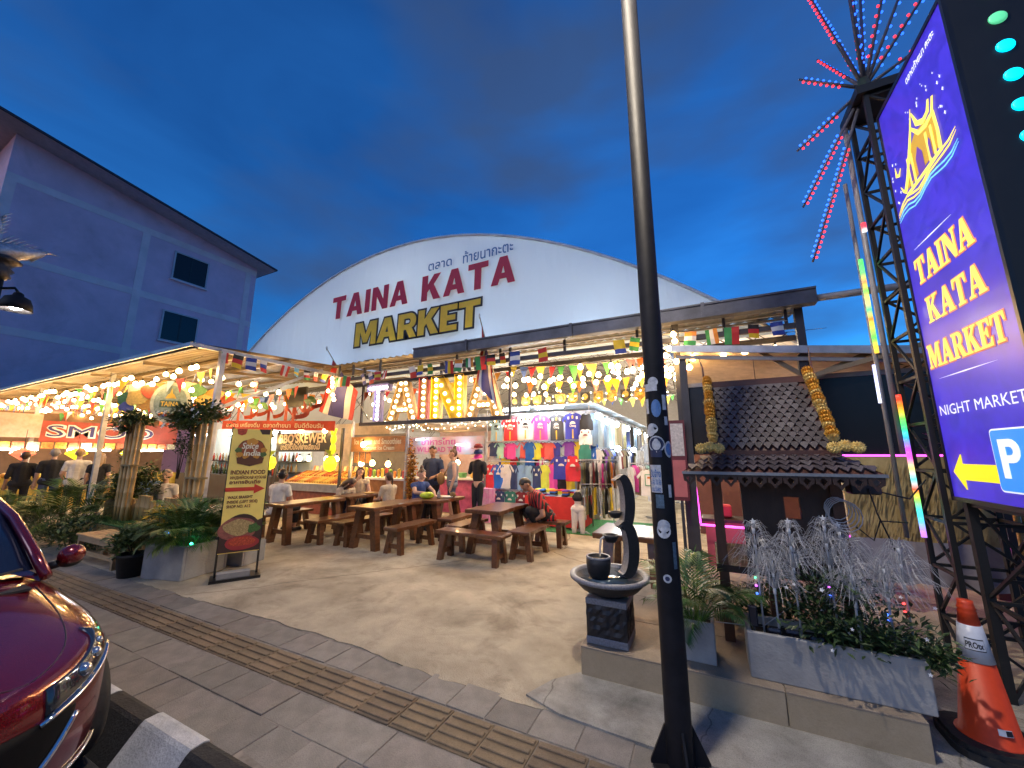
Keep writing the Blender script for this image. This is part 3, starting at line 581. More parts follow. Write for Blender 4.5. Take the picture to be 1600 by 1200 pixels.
for k, (mi) in enumerate((0, 0, 1, 1)):
    pts = [(-.06 + .86 * i / 10, .08 - .03 * k + .028 * math.sin(i * 1.15 + k * .3) + (.09 * max(0, i - 7) / 3 if k < 2 else .05 * max(0, i - 7) / 3) - .05 * max(0, 2 - i) / 2) for i in range(11)]
    stroke(b, pts, [.004] + [.016 - .002 * k] * 9 + [.003], EF, .004 + .0005 * k, .0065 + .0005 * k, mi)
b.build('emblem_waves', [G_gold, G_cyan], PG)
b = MB()
for k in range(26):
    a = rnd(0, 1); x, y = (rnd(.3, .75), rnd(.58, .72)) if a < .5 else ((rnd(.66, .78), rnd(.3, .6)) if a < .75 else (rnd(-.06, .06), rnd(.08, .5)))
    s = rnd(.004, .011); b.prism([[(x + s, y), (x + s * .25, y + s * .25), (x, y + s * 1.3), (x - s * .25, y + s * .25), (x - s, y), (x - s * .25, y - s * .25), (x, y - s * 1.3), (x + s * .25, y - s * .25)]], EF, 0, .003)
so = b.build('emblem_sparkles', G_white, PG); so['kind'] = 'stuff'
# street-side end of the light box with cyan lamps
G_dot = glow('cyan_lamp', (0, .60, 1.0), 2.4); G_dotg = glow('green_lamp', (.10, .62, .30), .9)
dm = MB().lathe([(.001, .012), (.03, .012), (.038, .008), (.042, 0)], (0, 0, 0), 16, M=Matrix.Rotation(R(90), 3, 'X'))
dme = [dm.mesh('round_lamp', G_dot), dm.mesh('round_lamp', G_dotg)]
for k in range(15):
    inst('round_lamp', dme[1 if k < 2 else 0], PG, (SXF + .20, 3.018, 4.42 - .205 * k))
MB().bb(SXF + .44, SXF + .47, 3.0, 4.07, 1.27, 4.6).build('edge_plate', mat('edge_plate', (.05, .06, .06), .5), PG)
# lattice tower and legs
M_lat = mat('lattice_black', (.012, .012, .013), .5, .1)
def lattice(par, x0, x1, y0, y1, z0, z1, n, w=.035):
    P = [(x0, y0), (x1, y0), (x1, y1), (x0, y1)]
    for p in P: MB().bb(p[0] - w / 2, p[0] + w / 2, p[1] - w / 2, p[1] + w / 2, z0, z1).build('lattice_leg', M_lat, par)
    dz = (z1 - z0) / n
    for s in range(4):
        a, c = P[s], P[(s + 1) % 4]; b = MB()
        for k in range(n):
            za, zb = z0 + k * dz, z0 + (k + 1) * dz
            b.bar((*a, zb - .02), (*c, zb - .02), .022); b.bar((*(a if k % 2 else c), za), (*(c if k % 2 else a), zb), .018)
        b.build('lattice_side', M_lat, par)
lattice(PG, 1.57, 2.0, 4.13, 4.50, 0, 4.85, 13); lattice(PG, 1.64, 2.0, 3.12, 3.98, 0, 1.27, 2, .05); MB().bb(1.5, 2.05, 4.08, 4.56, 4.85, 4.93).build('tower_head', M_lat, PG)
b = MB(); b.tube([(1.50, 4.46, 1.6), (1.50, 4.46, 4.80)], .022, 8); b.build('conduit', M_grey, PG)
b = MB(); b.tube([(1.48, 4.62, .9), (1.48, 4.62, 4.3)], .018, 8); b.build('conduit', M_grey, PG)
RB = [(1, .05, .02), (1, .35, .02), (.15, 1, .1), (.05, .9, .25), (.05, .35, 1), (.45, .08, 1), (1, .1, .5), (.95, .8, .2), (.1, .85, .9), (1, .1, .03), (.3, 1, .1), (.05, .8, .6), (.1, .5, 1), (.5, .2, 1)]
def rainbow(p0, p1, cols, r=.018, s=1.9, name='led_tube'):
    p0 = Vector(p0); p1 = Vector(p1); n = len(cols); m = bpy.data.materials.new('led_gradient'); m.use_nodes = True; t = m.node_tree; tc = t.nodes.new('ShaderNodeTexCoord'); sp = t.nodes.new('ShaderNodeSeparateXYZ'); mr = t.nodes.new('ShaderNodeMapRange'); rp = t.nodes.new('ShaderNodeValToRGB'); pb = t.nodes['Principled BSDF']
    mr.inputs[1].default_value = p0.z; mr.inputs[2].default_value = p1.z
    t.links.new(tc.outputs['Object'], sp.inputs[0]); t.links.new(sp.outputs[2], mr.inputs[0]); t.links.new(mr.outputs[0], rp.inputs[0]); t.links.new(rp.outputs[0], pb.inputs['Emission Color']); pb.inputs['Emission Strength'].default_value = s / 2 ** EXPO; pb.inputs['Base Color'].default_value = (.02, .02, .02, 1)
    E = rp.color_ramp.elements
    for i, c in enumerate(cols):
        e = E[0] if i == 0 else E.new((i + .5) / n) if i < n - 1 else E[-1]
        e.position = (i + .5) / n; e.color = (*c, 1)
    k = max(1, int((p1 - p0).length / .05))
    for i in range(k): MB().tube([p0.lerp(p1, i / k), p0.lerp(p1, (i + .985) / k)], r, 8).build(name, m, PG)
rainbow((1.48, 4.57, 3.45), (1.48, 4.57, 2.52), [(.1, 1, .15), (.15, .9, .2), (1, .3, .1), (.2, 1, .1), (1, .8, .2), (.1, 1, .3), (1, .25, .03), (.5, 1, .1), (.1, .9, .1), (1, .55, .05)])
rainbow((1.50, 4.36, 2.10), (1.50, 4.36, .95), RB, .018)
rainbow((1.42, 4.50, 2.40), (1.42, 4.50, 2.05), [(.5, .55, 1), (.65, .7, 1)], .012, 2.5); rainbow((1.5, 4.43, 3.75), (1.5, 4.43, 3.66), [(1, .05, .08)], .02)
# LED firework burst on the tower
FW = thing('firework_light', 'firework shaped burst of red and blue LED rods on the lattice tower', 'light', (1.62, 4.25, 4.93))
C0 = Vector((1.62, 4.25, 5.02)); M_rod = mat('rod_dark', (.10, .10, .13), .5)
MB().tube([(1.62, 4.25, 4.9), (1.62, 4.25, 5.12)], [.07, .04], 10).build('hub', mat('hub_green', (.03, .05, .03), .6), FW)
G_lr = glow('led_red', (1.0, .03, .05), 2.8); G_lb = glow('led_blue', (.02, .12, 1.0), 3.2)
ends = [((1.30, 4.2, 6.35), .45), ((1.15, 4.25, 5.36), .35), ((1.06, 4.3, 4.60), .42), ((1.04, 4.3, 3.98), .4), ((1.05, 4.3, 3.40), .35), ((1.52, 3.9, 6.4), .2), ((1.70, 4.3, 6.5), .2), ((1.80, 4.4, 6.4), .2), ((1.96, 4.2, 6.3), .2), ((2.12, 4.1, 6.2), .2), ((2.3, 4.2, 6.0), .2), ((1.62, 4.8, 6.5), .2), ((1.55, 5.0, 6.2), .3), ((2.5, 4.4, 5.6), .3), ((2.5, 4.4, 4.9), .3)]
for k, (e, s) in enumerate(ends):
    e = Vector(e); d = (e - C0); n = d.normalized(); x = n.cross(Vector((-.35, .8, .2))).normalized()
    rod = MB().tube([C0 + n * .05, e], [.016, .010], 6).build('rod', M_rod, FW)
    cnt = int(d.length * (1 - s) / .05)
    for sd, m in ((1, G_lr), (-1, G_lb)):
        if k in (5, 6, 7, 8, 9, 10) and sd == 1 and k % 2: continue
        b = MB()
        for j in range(cnt):
            if k >= 5 and (j + (sd > 0)) % 2: continue
            p = C0 + d * (s + (1 - s) * j / cnt) + x * sd * .022; b.ball(p, .0125, 6, 4)
        if b.v: o = b.build('led_row', m, rod); o['kind'] = 'stuff'
# ================================================================ traffic cone
CX, CY = 1.28, 3.36
TC = thing('traffic_cone', 'orange traffic cone with white band and heavy black base by the lattice tower', 'traffic cone', (CX, CY, 0))
M_or = mat('cone_orange', (.62, .055, .012), .5, var=.12, scale=12); M_wb = mat('cone_white_band', (.55, .58, .64), .35, var=.12, scale=20); M_rub = mat('black_rubber', (.014, .014, .015), .75, var=.3, scale=12, bump=.3)
def rr8(w, r): return rr_poly(w, w, r)
b = MB(); Fb = frame((CX - .20, CY - .20, 0), (1, 0, 0), (0, 1, 0)); b.prism([rr8(.40, .12)], Fb, .012, .05); Fb2 = frame((CX - .185, CY - .185, 0), (1, 0, 0), (0, 1, 0)); b.prism([rr8(.37, .11)], Fb2, .05, .075); b.build('base', M_rub, TC)
cr = lambda z: .122 - (z - .07) * (.122 - .032) / .68
def ring(z0, z1): return [(cr(z0), z0), (cr(z1), z1)]
MB().lathe([(.140, .072), (.135, .082)] + ring(.085, .455), (CX, CY, 0), 32).build('cone_body', M_or, TC)
MB().lathe([(cr(.455) + .003, .455), (cr(.64) + .003, .64)], (CX, CY, 0), 32).build('reflective_band', M_wb, TC)
MB().lathe(ring(.64, .70) + [(.040, .705), (.036, .715), (.040, .722), (.036, .735), (.033, .75), (.033, .765), (.001, .765)], (CX, CY, 0), 32).build('cone_tip', M_or, TC)
ca = math.atan2(-CY, -CX)
def cone_patch(z0, z1, a0, a1, m, name, d=.005):
    vs = []; fs = []
    for i in range(9):
        a = ca + a0 + (a1 - a0) * i / 8
        for z in (z0, z1): vs.append((CX + (cr(z) + d) * math.cos(a), CY + (cr(z) + d) * math.sin(a), z))
    for i in range(8): fs.append((2 * i, 2 * i + 2, 2 * i + 3, 2 * i + 1))
    return MB().add(vs, fs).build(name, m, TC)
cone_patch(.515, .575, -.55, .75, M_ink, 'print_border', .0042); cone_patch(.520, .570, -.52, .72, M_wb, 'print_field', .0052)
b = MB(); v, f = text2d('PROtx', 1, .03); x0_ = min(p[0] for p in v); x1_ = max(p[0] for p in v)
b.add([(CX + (cr(.53 + p[1] * .042) + .0065) * math.cos(ca - .47 + 1.1 * (p[0] - x0_) / (x1_ - x0_)), CY + (cr(.53 + p[1] * .042) + .0065) * math.sin(ca - .47 + 1.1 * (p[0] - x0_) / (x1_ - x0_)), .53 + p[1] * .042) for p in v], f); b.build('print', M_ink, TC)
cone_patch(.135, .165, .25, .75, M_wb, 'maker_label'); cone_patch(.138, .162, .5, .73, M_ink, 'label_print', .0065)
# ================================================================ spirit-house pavilion
M_dw = mat('dark_stained_wood', (.035, .018, .013), .5, var=.4, scale=3, stretch=(5, 5, 1), bump=.15); M_brown = mat('brown_board', (.085, .035, .026), .5, var=.3, scale=3)
M_rt = [mat('roof_tile_%d' % i, c, .55, var=.25, scale=14) for i, c in enumerate([(.055, .043, .046), (.075, .060, .064), (.045, .036, .038), (.095, .082, .084)])]
SP = thing('spirit_house', 'dark timber spirit house with diamond tiled roof on the terrace', 'spirit house', (.42, 3.95, .2))
for x, y in ((.05, 3.66), (.06, 4.45), (.82, 3.66), (.82, 4.45), (.38, 3.75)):
    MB().bb(x - .035, x + .035, y - .035, y + .035, .202, 1.44).build('post', mat('post_wood', (.10, .042, .022), .5, var=.35, scale=3, stretch=(5, 5, 1)), SP)
MB().bb(-.02, .9, 3.6, 4.5, 1.40, 1.45).build('ceiling', M_dw, SP); MB().bb(.0, .88, 3.62, 4.5, .70, .75).build('deck', M_dw, SP)
b = MB()
for (x0_, x1_, z0_, z1_) in ((.22, .50, .75, 1.40), (.60, .86, .75, 1.40), (.50, .60, .75, 1.12), (.50, .60, 1.28, 1.40)): b.bb(x0_, x1_, 3.66, 3.70, z0_, z1_)
b.build('cabinet_front', M_dw, SP); MB().bb(.36, .38, 3.71, 4.3, .75, 1.4).build('cabinet_side', M_dw, SP); MB().bb(.84, .86, 3.71, 4.3, .75, 1.4).build('cabinet_side', M_dw, SP)
# roof: steep upper tier over a shallow skirt, tiles laid one by one
U0, U1 = Vector((.44, 3.56, 1.615)), Vector((.44, 3.96, 2.23)); S0, S1 = Vector((.40, 3.28, 1.475)), Vector((.42, 3.58, 1.60))
def slope_board(name, a, c, x0, x1, x2, x3, m, th=.02):
    b = MB(); n = Vector((0, -(c - a).z, (c - a).y)).normalized() * th
    q = [Vector((x0, a.y, a.z)), Vector((x1, a.y, a.z)), Vector((x3, c.y, c.z)), Vector((x2, c.y, c.z))]
    b.add([p - n * .3 for p in q] + [p - n * 1.3 for p in q], [(0, 1, 2, 3), (7, 6, 5, 4), (0, 4, 5, 1), (1, 5, 6, 2), (2, 6, 7, 3), (3, 7, 4, 0)]); return b.build(name, m, SP)
RU = slope_board('upper_roof', U0, U1, .03, .86, .05, .80, M_brown); RS = slope_board('skirt_roof', S0, S1, -.17, 1.0, .0, .86, M_brown)
mir = lambda p: Vector((p.x, 2 * 3.96 - p.y, p.z))
slope_board('rear_roof', mir(U1), mir(U0), .05, .80, .03, .86, M_brown); slope_board('rear_skirt', mir(S1), mir(S0), 0, .86, -.17, 1.0, M_brown)
for x in (.06, .80): MB().prism([[(-.36, 0), (.36, 0), (0, .56)]], frame((x, 3.96, 1.62), (0, 1, 0), (0, 0, 1)), -.01, .01).build('gable_end', M_brown, SP)
for sgn, xa, xb in ((-1, -.17, .0), (1, 1.0, .86)):
    b = MB(); q = [(xa, 3.28, 1.475), (xa, 4.64, 1.475), (xb, 4.34, 1.60), (xb, 3.58, 1.60)]; b.add([Vector(p) for p in q] + [Vector(p) - Vector((0, 0, .015)) for p in q], [(0, 1, 2, 3), (7, 6, 5, 4), (0, 4, 5, 1), (1, 5, 6, 2), (2, 6, 7, 3), (3, 7, 4, 0)]); b.build('hip_roof', M_brown, SP)
def tile_mesh(w, h, m):
    b = MB(); b.prism([[(-w / 2, h * .45), (0, -h * .55), (w / 2, h * .45), (w / 2, h * .9), (-w / 2, h * .9)]], Matrix(), 0, .006); return b.mesh('tile', m)
def tile_slope(par, a, c, x0, x1, x2, x3, w, rows):
    d = c - a; L_ = d.length; u = d.normalized(); n = Vector((0, -d.z, d.y)).normalized(); h = L_ / rows
    tms = [tile_mesh(w * .98, h, m) for m in M_rt]; tilt = math.radians(5)
    for r_ in range(rows):
        t = (r_ + .5) / rows; xa = x0 + (x2 - x0) * t; xb = x1 + (x3 - x1) * t; off = (w / 2 if r_ % 2 else 0); x = xa + w / 2 + off
        while x < xb - w * .3:
            p = a.lerp(c, t); M = frame((x, p.y, p.z), (1, 0, 0), u - n * .09); M.translation += n * .012
            inst('tile', random.choice(tms), par, M=M); x += w
tile_slope(RU, U0 + Vector((0, .01, .02)), U1 - Vector((0, .03, .05)), .05, .84, .07, .78, .058, 14)
tile_slope(RS, S0, S1, -.16, .99, .01, .85, .066, 4)
MB().bb(.04, .82, 3.93, 3.99, 2.20, 2.255).build('ridge_board', M_brown, SP); MB().bb(.04, .86, 3.535, 3.56, 1.58, 1.63).build('apron_board', M_brown, SP)
MB().bb(-.18, 1.01, 3.262, 3.278, 1.455, 1.475).build('eave_strip', mat('eave_metal', (.22, .24, .27), .4, .4), SP)
b = MB(); ns = 13; w = 1.17 / ns   # fretwork valance
for i in range(ns):
    x = -.175 + w * i
    b.prism([[(x, 0), (x + w * .06, -.05), (x + w * .25, -.058), (x + w * .5, -.088), (x + w * .75, -.058), (x + w * .94, -.05), (x + w, 0)], [(x + w * .25, -.03), (x + w * .5, -.012), (x + w * .75, -.03), (x + w * .5, -.062)][::-1]], FY(0, 3.275, 1.456), -.008, .008)
o = b.build('fretwork_valance', M_dw, SP); o['kind'] = 'stuff'
for (x, y0, lean) in ((.035, 3.96, -.03), (.845, 3.96, .0)):
    MB().tube([(x, 3.55, 1.60), (x, 3.70, 1.86), (x, 3.90, 2.18), (x + lean * .2, 3.95, 2.40), (x + lean, 3.95, 2.50)], [.014, .013, .012, .007, .003], 6).build('bargeboard', M_brown, SP)
MB().tube([(.44, 3.96, 2.25), (.44, 3.96, 2.44)], [.004, .002], 5).build('finial', M_dw, SP)
# marigold garlands
fl = []
for m in (mat('marigold', (.74, .40, .05), .8, var=.25, scale=60), mat('marigold_pale', (.78, .58, .20), .8, var=.2, scale=60)):
    b = MB()
    for ly, (r, z) in enumerate(((.030, -.006), (.030, .004), (.024, .012), (.015, .018))):
        n = 12; vs = []
        for j in range(n * 2): a = 2 * math.pi * (j + .5 * ly) / (n * 2); k = r * (1.0 if j % 2 else .72); vs.append((k * math.cos(a), k * math.sin(a), z + (.004 if j % 2 else -.003)))
        vs.append((0, 0, z + .004)); b.add(vs, [(j, (j + 1) % (2 * n), 2 * n) for j in range(2 * n)]); vs2 = [(v[0] * .98, v[1] * .98, v[2] - .008) for v in vs]; b.add(vs2, [((j + 1) % (2 * n), j, 2 * n) for j in range(2 * n)])
    b.ball((0, 0, .002), (.024, .024, .014), 10, 6); fl.append(b.mesh('marigold_flower', m))
for nm, A, Bq, lab in (('l', Vector((.055, 3.93, 2.265)), Vector((.055, 3.545, 1.68)), 'marigold garland down the left edge of the spirit house roof'), ('r', Vector((.80, 3.93, 2.275)), Vector((.83, 3.545, 1.68)), 'marigold garland down the right edge of the spirit house roof')):
    G = thing('marigold_garland', lab, 'garland', Bq)
    n = 20; dirv = (A - Bq).normalized()
    MB().tube([A + Vector((0, -.02, .03)), Bq + Vector((0, -.02, .03))], .008, 6).build('thread', mat('thread', (.5, .4, .1), .8), G)
    for i in range(n):
        p = A.lerp(Bq, (i + .5) / n) + Vector((rnd(-.004, .004), -.03, .03)); q = dirv.to_track_quat('Z', 'Y').to_matrix().to_4x4() @ Matrix.Rotation(rnd(0, 6), 4, 'Z') @ Matrix.Rotation(rnd(-.35, .35), 4, 'X'); q.translation = p
        inst('flower', fl[0 if rnd(0, 1) < .6 else 1], G, M=q @ Matrix.Scale(rnd(1.2, 1.6), 4))
    for k in range(3):
        p = Bq + Vector(((k - 1) * .062 - (.03 if nm == 'l' else -.03), -.12 - .01 * k, -.03 + .012 * (k % 2))); q = Vector((0, -.75, .65)).to_track_quat('Z', 'Y').to_matrix().to_4x4(); q.translation = p
        inst('flower', fl[1], G, M=q @ Matrix.Scale(1.5, 4))
# coil of cable and junction box on the shrine
b = MB()
for k in range(5):
    r0 = .07 + .006 * k; b.tube([(.80 + r0 * math.cos(t * .45) + .01 * k, 3.60 - .006 * k, 1.22 + r0 * 1.12 * math.sin(t * .45) - .012 * k) for t in range(15)], .0035, 6)
b.tube([(.74, 3.6, 1.2), (.70, 3.58, 1.0), (.72, 3.5, .8), (.5, 3.45, .62), (.25, 3.4, .42), (-.1, 3.4, .40)], .0035, 6)
tag(b.build('cable_coil', mat('grey_cable', (.42, .44, .48), .5, var=0)), 'coil of pale grey cable hanging on the spirit house post', 'cable')
b = MB(); b.tube([(1.0, 3.62, 1.36), (1.02, 3.6, 1.2), (1.1, 3.6, .9)], .005, 5); b.tube([(1.0, 3.62, 1.36), (1.3, 3.9, 1.28), (1.55, 4.3, 1.4)], .006, 5); b.tube([(.9, 3.62, 1.1), (.98, 3.6, 1.02), (1.03, 3.6, 1.15), (1.3, 4.0, 1.1)], .005, 5); o = b.build('hanging_wires', M_wire); tag(o, 'loose black wires hanging beside the spirit house', 'wires')
tag(MB().rbox((.99, 3.70, 1.385), (.17, .14, .13), .01).build('junction_box', mat('junction_box', (.02, .02, .025), .4)), 'black plastic junction box at the right corner of the spirit house eave', 'junction box')
# ================================================================ bar with LED screen behind the shrine
BA = thing('bar_kiosk', 'dark open bar with black screen wall and magenta neon behind the spirit house', 'bar', (1.0, 7.5, 0))
MB().bb(-.24, 2.6, 6.50, 6.58, 1.60, 2.62).build('screen', mat('led_screen_black', (.006, .006, .008), .25, var=.3), BA); MB().bb(-.24, 2.6, 6.48, 6.6, 2.62, 2.68).build('screen_rail', M_grey, BA)
G_mag = glow('neon_magenta', (1.0, .06, .75), 5.5); G_grn = glow('neon_green', (.05, 1.0, .45), 4)
neon = lambda *p: MB().tube(p, .014, 8).build('neon_tube', G_mag, BA)
neon((.4, 6.46, 1.585), (2.6, 6.46, 1.585)); neon((-.20, 6.46, 1.45), (-.16, 6.46, .62)); neon((-.16, 6.46, .60), (2.9, 6.46, .58)); neon((1.62, 6.46, 1.56), (1.66, 6.46, 1.3))
MB().tube([(.62, 6.9, 1.5), (.62, 6.9, .9), (.75, 6.9, .75)], .012, 8).build('neon_tube', G_grn, BA)
vs = []; b = MB()   # roof sloping down to the right
nx = 2; nyy = 40
for j in range(nyy + 1):
    y = 6.25 + 3.0 * j / nyy; h = .02 * (j % 2)
    for x, z in ((-.35, 3.24), (4.2, 2.66)): vs.append((x, y, z - .03 * (y - 6.25) + h))
b.add(vs, [(2 * j, 2 * j + 1, 2 * j + 3, 2 * j + 2) for j in range(nyy)]); b.build('roof_sheet', mat('bar_roof', (.55, .45, .36), .5, .2, var=.2), BA)
b = MB(); b.bar((-.36, 6.22, 3.20), (4.2, 6.22, 2.62), .04, .10); b.build('roof_fascia', M_galv, BA); b = MB(); b.bar((-.3, 6.3, 3.08), (4.2, 6.3, 2.5), .05, .05); b.build('roof_beam', M_grey, BA)
for x, z in ((-.22, 3.1), (1.28, 2.95), (2.9, 2.8)): MB().bb(x - .05, x + .05, 6.32, 6.42, 0, z).build('post', M_steel, BA)
for a_, c_ in (((1.28, 6.37, 2.6), (2.0, 6.37, 2.9)), ((1.28, 6.37, 2.65), (.8, 6.37, 3.05)), ((1.0, 6.35, 2.55), (2.6, 6.2, 2.95))): b = MB(); b.bar(a_, c_, .05, .06); b.build('brace', M_cream, BA)
MB().bb(-.24, 4, 9.2, 9.3, 0, 2.7).build('back_wall', mat('bar_wall', (.16, .07, .06), .7), BA); MB().bb(2.8, 2.9, 6.6, 9.2, 0, 2.7).build('side_wall', mat('bar_wall', (.16, .07, .06)), BA)
MB().bb(-.1, 1.6, 6.7, 7.1, 0, .62).build('counter', mat('bar_counter', (.45, .10, .12), .5), BA); MB().bb(-.15, 1.65, 6.66, 7.14, .62, .66).build('counter_top', M_dw, BA)
for k in range(3): MB().tube([(.2 + .9 * k, 8.2, 2.55), (.75 + .9 * k, 8.2, 2.55)], .02, 8).build('tube_light', glow('bar_tube', (1, .72, .55), 9), BA)
tag(MB().rbox((.15, 6.9, .76), (.24, .2, .18), .02).build('red_box', mat('red_box', (.5, .03, .05), .5)), 'red box standing on the neon bar counter', 'box')
b = MB(); b.lathe([(.07, 0), (.09, .05), (.02, .12), (.02, .25), (.11, .33), (.12, .40), (.0005, .42)], (.62, 6.85, .66), 14); tag(b.build('bar_lamp', mat('pale_shade', (.6, .55, .4), .6)), 'pale rounded lamp on the neon bar counter', 'lamp')
# wind-blown thatch blind and grey tarpaulin to the right
b = MB(); M_th = mat('thatch', (.34, .23, .08), .9, var=.4, scale=5, col2=(.58, .44, .20)); rs_ = random.Random(3)
for k in range(420):
    x = rs_.uniform(1.45, 2.55); z = rs_.uniform(.72, 1.56) ; y = 5.85 + rs_.uniform(-.03, .03); l = rs_.uniform(.12, .22); a = rs_.uniform(-.5, -.1)
    b.add([(x, y, z), (x + .010, y, z), (x + math.sin(a) * l + .012, y - .02, z - l * math.cos(a)), (x + math.sin(a) * l, y - .02, z - l * math.cos(a))], [(0, 1, 2, 3)])
b.bb(1.4, 2.6, 5.87, 5.89, .6, 1.58); TH = b.build('thatch_blind', M_th); tag(TH, 'yellow straw thatch blind hanging between the bar and the pylon sign', 'blind')
b = MB(); vs = []; 
for i in range(13):
    for j in range(5): x = 1.2 + 1.3 * i / 12; z = .30 + .42 * j / 4; vs.append((x, 5.6 + .04 * math.sin(i * 1.1 + j) + .05 * (1 - j / 4) * math.sin(i * 2.3), z))
b.add(vs, [(i * 5 + j, i * 5 + 5 + j, i * 5 + 6 + j, i * 5 + 1 + j) for i in range(12) for j in range(4)], 0, True); tag(b.build('grey_tarpaulin', mat('grey_tarp', (.30, .28, .32), .6, var=.2)), 'crumpled grey tarpaulin below the straw blind', 'tarpaulin')
# menu board in red frame beside the entrance post
MBd = thing('menu_board', 'narrow menu board in a dark red frame beside the entrance post', 'board', (-.42, 6.2, 0))
MB().bb(-.48, -.26, 6.20, 6.23, .95, 2.1).build('frame', mat('maroon_frame', (.13, .02, .03), .5), MBd); MB().bb(-.455, -.285, 6.19, 6.20, 1.58, 2.05).build('menu_sheet', mat('menu_sheet', (.55, .50, .46), .6, var=.3, scale=30), MBd); MB().bb(-.455, -.285, 6.19, 6.20, 1.0, 1.52).build('menu_sheet', mat('menu_pink', (.50, .14, .14), .6), MBd); MB().bb(-.39, -.35, 6.2, 6.23, 0, .95).build('leg', M_steel, MBd)
# bamboo screen to the right behind the tower
BS = thing('bamboo_screen', 'warm lit bamboo pole screen at the right edge behind the tower', 'screen', (2.9, 4.7, 0))
bmesh_b = MB().tube([(0, 0, 0), (0, 0, .3), (0, 0, .31), (0, 0, .62), (0, 0, .63), (0, 0, 1.25)], [.022, .022, .025, .022, .022, .02], 8).mesh('bamboo_pole', mat('bamboo_tan', (.36, .20, .06), .5, var=.3, scale=5, stretch=(3, 3, .4)))
for k in range(110): inst("bamboo_pole", bmesh_b, BS, (2.15 + k * .046, 4.62, 0))
MB().bb(2.1, 7.25, 4.585, 4.60, 1.0, 1.05).build('rail', M_dw, BS)
# ================================================================ planting
M_pg = [mat('palm_green_%d' % i, c, .5, var=.3, scale=8) for i, c in enumerate([(.035, .10, .014), (.055, .13, .016), (.10, .15, .02), (.025, .08, .016)])]
def frond(L_=.8, arch_=.5, n=16, leaf=.24, w=.018, m=None, rise=1.0, seed=0, stem=.25):
    rs = random.Random(seed); b = MB(); pts = []
    for i in range(n + 1):
        t = i / n; pts.append(Vector((L_ * (t - .25 * arch_ * t * t) * .75, 0, L_ * rise * (t - arch_ * t * t))))
    b.tube(pts, [.007 * (1 - .8 * i / n) for i in range(n + 1)], 4, smooth=False)
    for i in range(1, n + 1):
        t = i / n
        if t < stem: continue
        d = (pts[i] - pts[i - 1]).normalized(); l = leaf * (.45 + .75 * math.sin(math.pi * min(1, .15 + t * .8))) * rs.uniform(.85, 1.1)
        for s in (-1, 1):
            dv = d * .75 + Vector((0, s * .8, .12 - .25 * t)) ; b.leaf(pts[i], dv, (0, 0, 1), l, w, droop=.25 + rs.uniform(0, .15))
    b.leaf(pts[-1], pts[-1] - pts[-2], (0, 0, 1), leaf * .6, w)
    return b.mesh('frond', m)
FR_ = [frond(.85, .55, 18, .26, .020, M_pg[i % 4], 1.0, i) for i in range(4)] + [frond(.8, .85, 18, .25, .020, M_pg[(i + 1) % 4], .75, 9 + i) for i in range(3)]
def palm(name, label, loc, n, size, par=None, tilt=(0, .9), spread=.06, seed=1, cat='palm', ms=None, group=None):
    rs = random.Random(seed); P = thing(name, label, cat, loc, group); loc = Vector(loc)
    for k in range(n):
        a = k * 2.4 + rs.uniform(-.3, .3); s = size * rs.uniform(.7, 1.1); tl = rs.uniform(*tilt)
        M = Matrix.Translation(loc + Vector((spread * math.cos(a), spread * math.sin(a), 0))) @ Matrix.Rotation(a, 4, 'Z') @ Matrix.Rotation(-R(35) + tl, 4, 'Y') @ Matrix.Scale(s, 4)
        inst('frond', rs.choice(ms or FR_), P, M=M)
    return P
def shrub(name, label, loc, rad, n, leaf, m, stems=5, seed=1, cat='shrub', flowers=None, group=None, w=.45, soft=.8):
    rs = random.Random(seed); S = thing(name, label, cat, loc, group); loc = Vector(loc); b = MB(); st = MB()
    ms = m if isinstance(m, list) else [m]
    clumps = []
    for k in range(max(6, n // 60)):
        while True:
            v = Vector((rs.uniform(-1, 1), rs.uniform(-1, 1), rs.uniform(-1, 1)))
            if v.length < 1: break
        clumps.append(Vector((v.x * rad[0], v.y * rad[1], rad[2] + v.z * rad[2] * .9)))
    for k in range(n):
        c = rs.choice(clumps); q = c + Vector((rs.gauss(0, .3 * rad[0] * soft), rs.gauss(0, .3 * rad[1] * soft), rs.gauss(0, .2 * rad[2])))
        if q.z < .02: q.z = .02 + rs.random() * .05
        d = Vector((q.x / rad[0] * .6 + rs.uniform(-.8, .8), q.y / rad[1] * .6 + rs.uniform(-.8, .8), rs.uniform(-.3, .9))); l = leaf * rs.uniform(.6, 1.2)
        b.leaf(loc + q, d, (rs.uniform(-.4, .4), rs.uniform(-.4, .4), 1), l, l * w, rs.randrange(len(ms)), .2)
    for k in range(stems): c = rs.choice(clumps); st.tube([loc + Vector((c.x * .15, c.y * .15, 0)), loc + Vector((c.x * .5, c.y * .5, c.z * .6)), loc + c], [.009, .006, .003], 5)
    o = b.build('foliage', ms, S); o['kind'] = 'stuff'; st.build('stems', mat('stem_brown', (.06, .04, .02), .8), S)['kind'] = 'stuff'
    if flowers:
        fm, cnt, fs = flowers; fb = MB()
        for k in range(5): a = 2 * math.pi * k / 5; fb.leaf((0, 0, 0), (math.cos(a), math.sin(a), .15), (0, 0, 1), 1, .45)
        me = fb.mesh('flower', fm)
        for k in range(cnt):
            c = rs.choice(clumps); p = loc + c + Vector((rs.gauss(0, .3 * rad[0]), -abs(rs.gauss(0, .4 * rad[1])) - .3 * rad[1], rs.gauss(0, .2 * rad[2]))); M = Vector((rs.uniform(-.4, .4), -1, .5)).to_track_quat('Z', 'Y').to_matrix().to_4x4(); M.translation = p; inst('flower', me, S, M=M @ Matrix.Scale(fs * rs.uniform(.7, 1.2), 4))
    return S
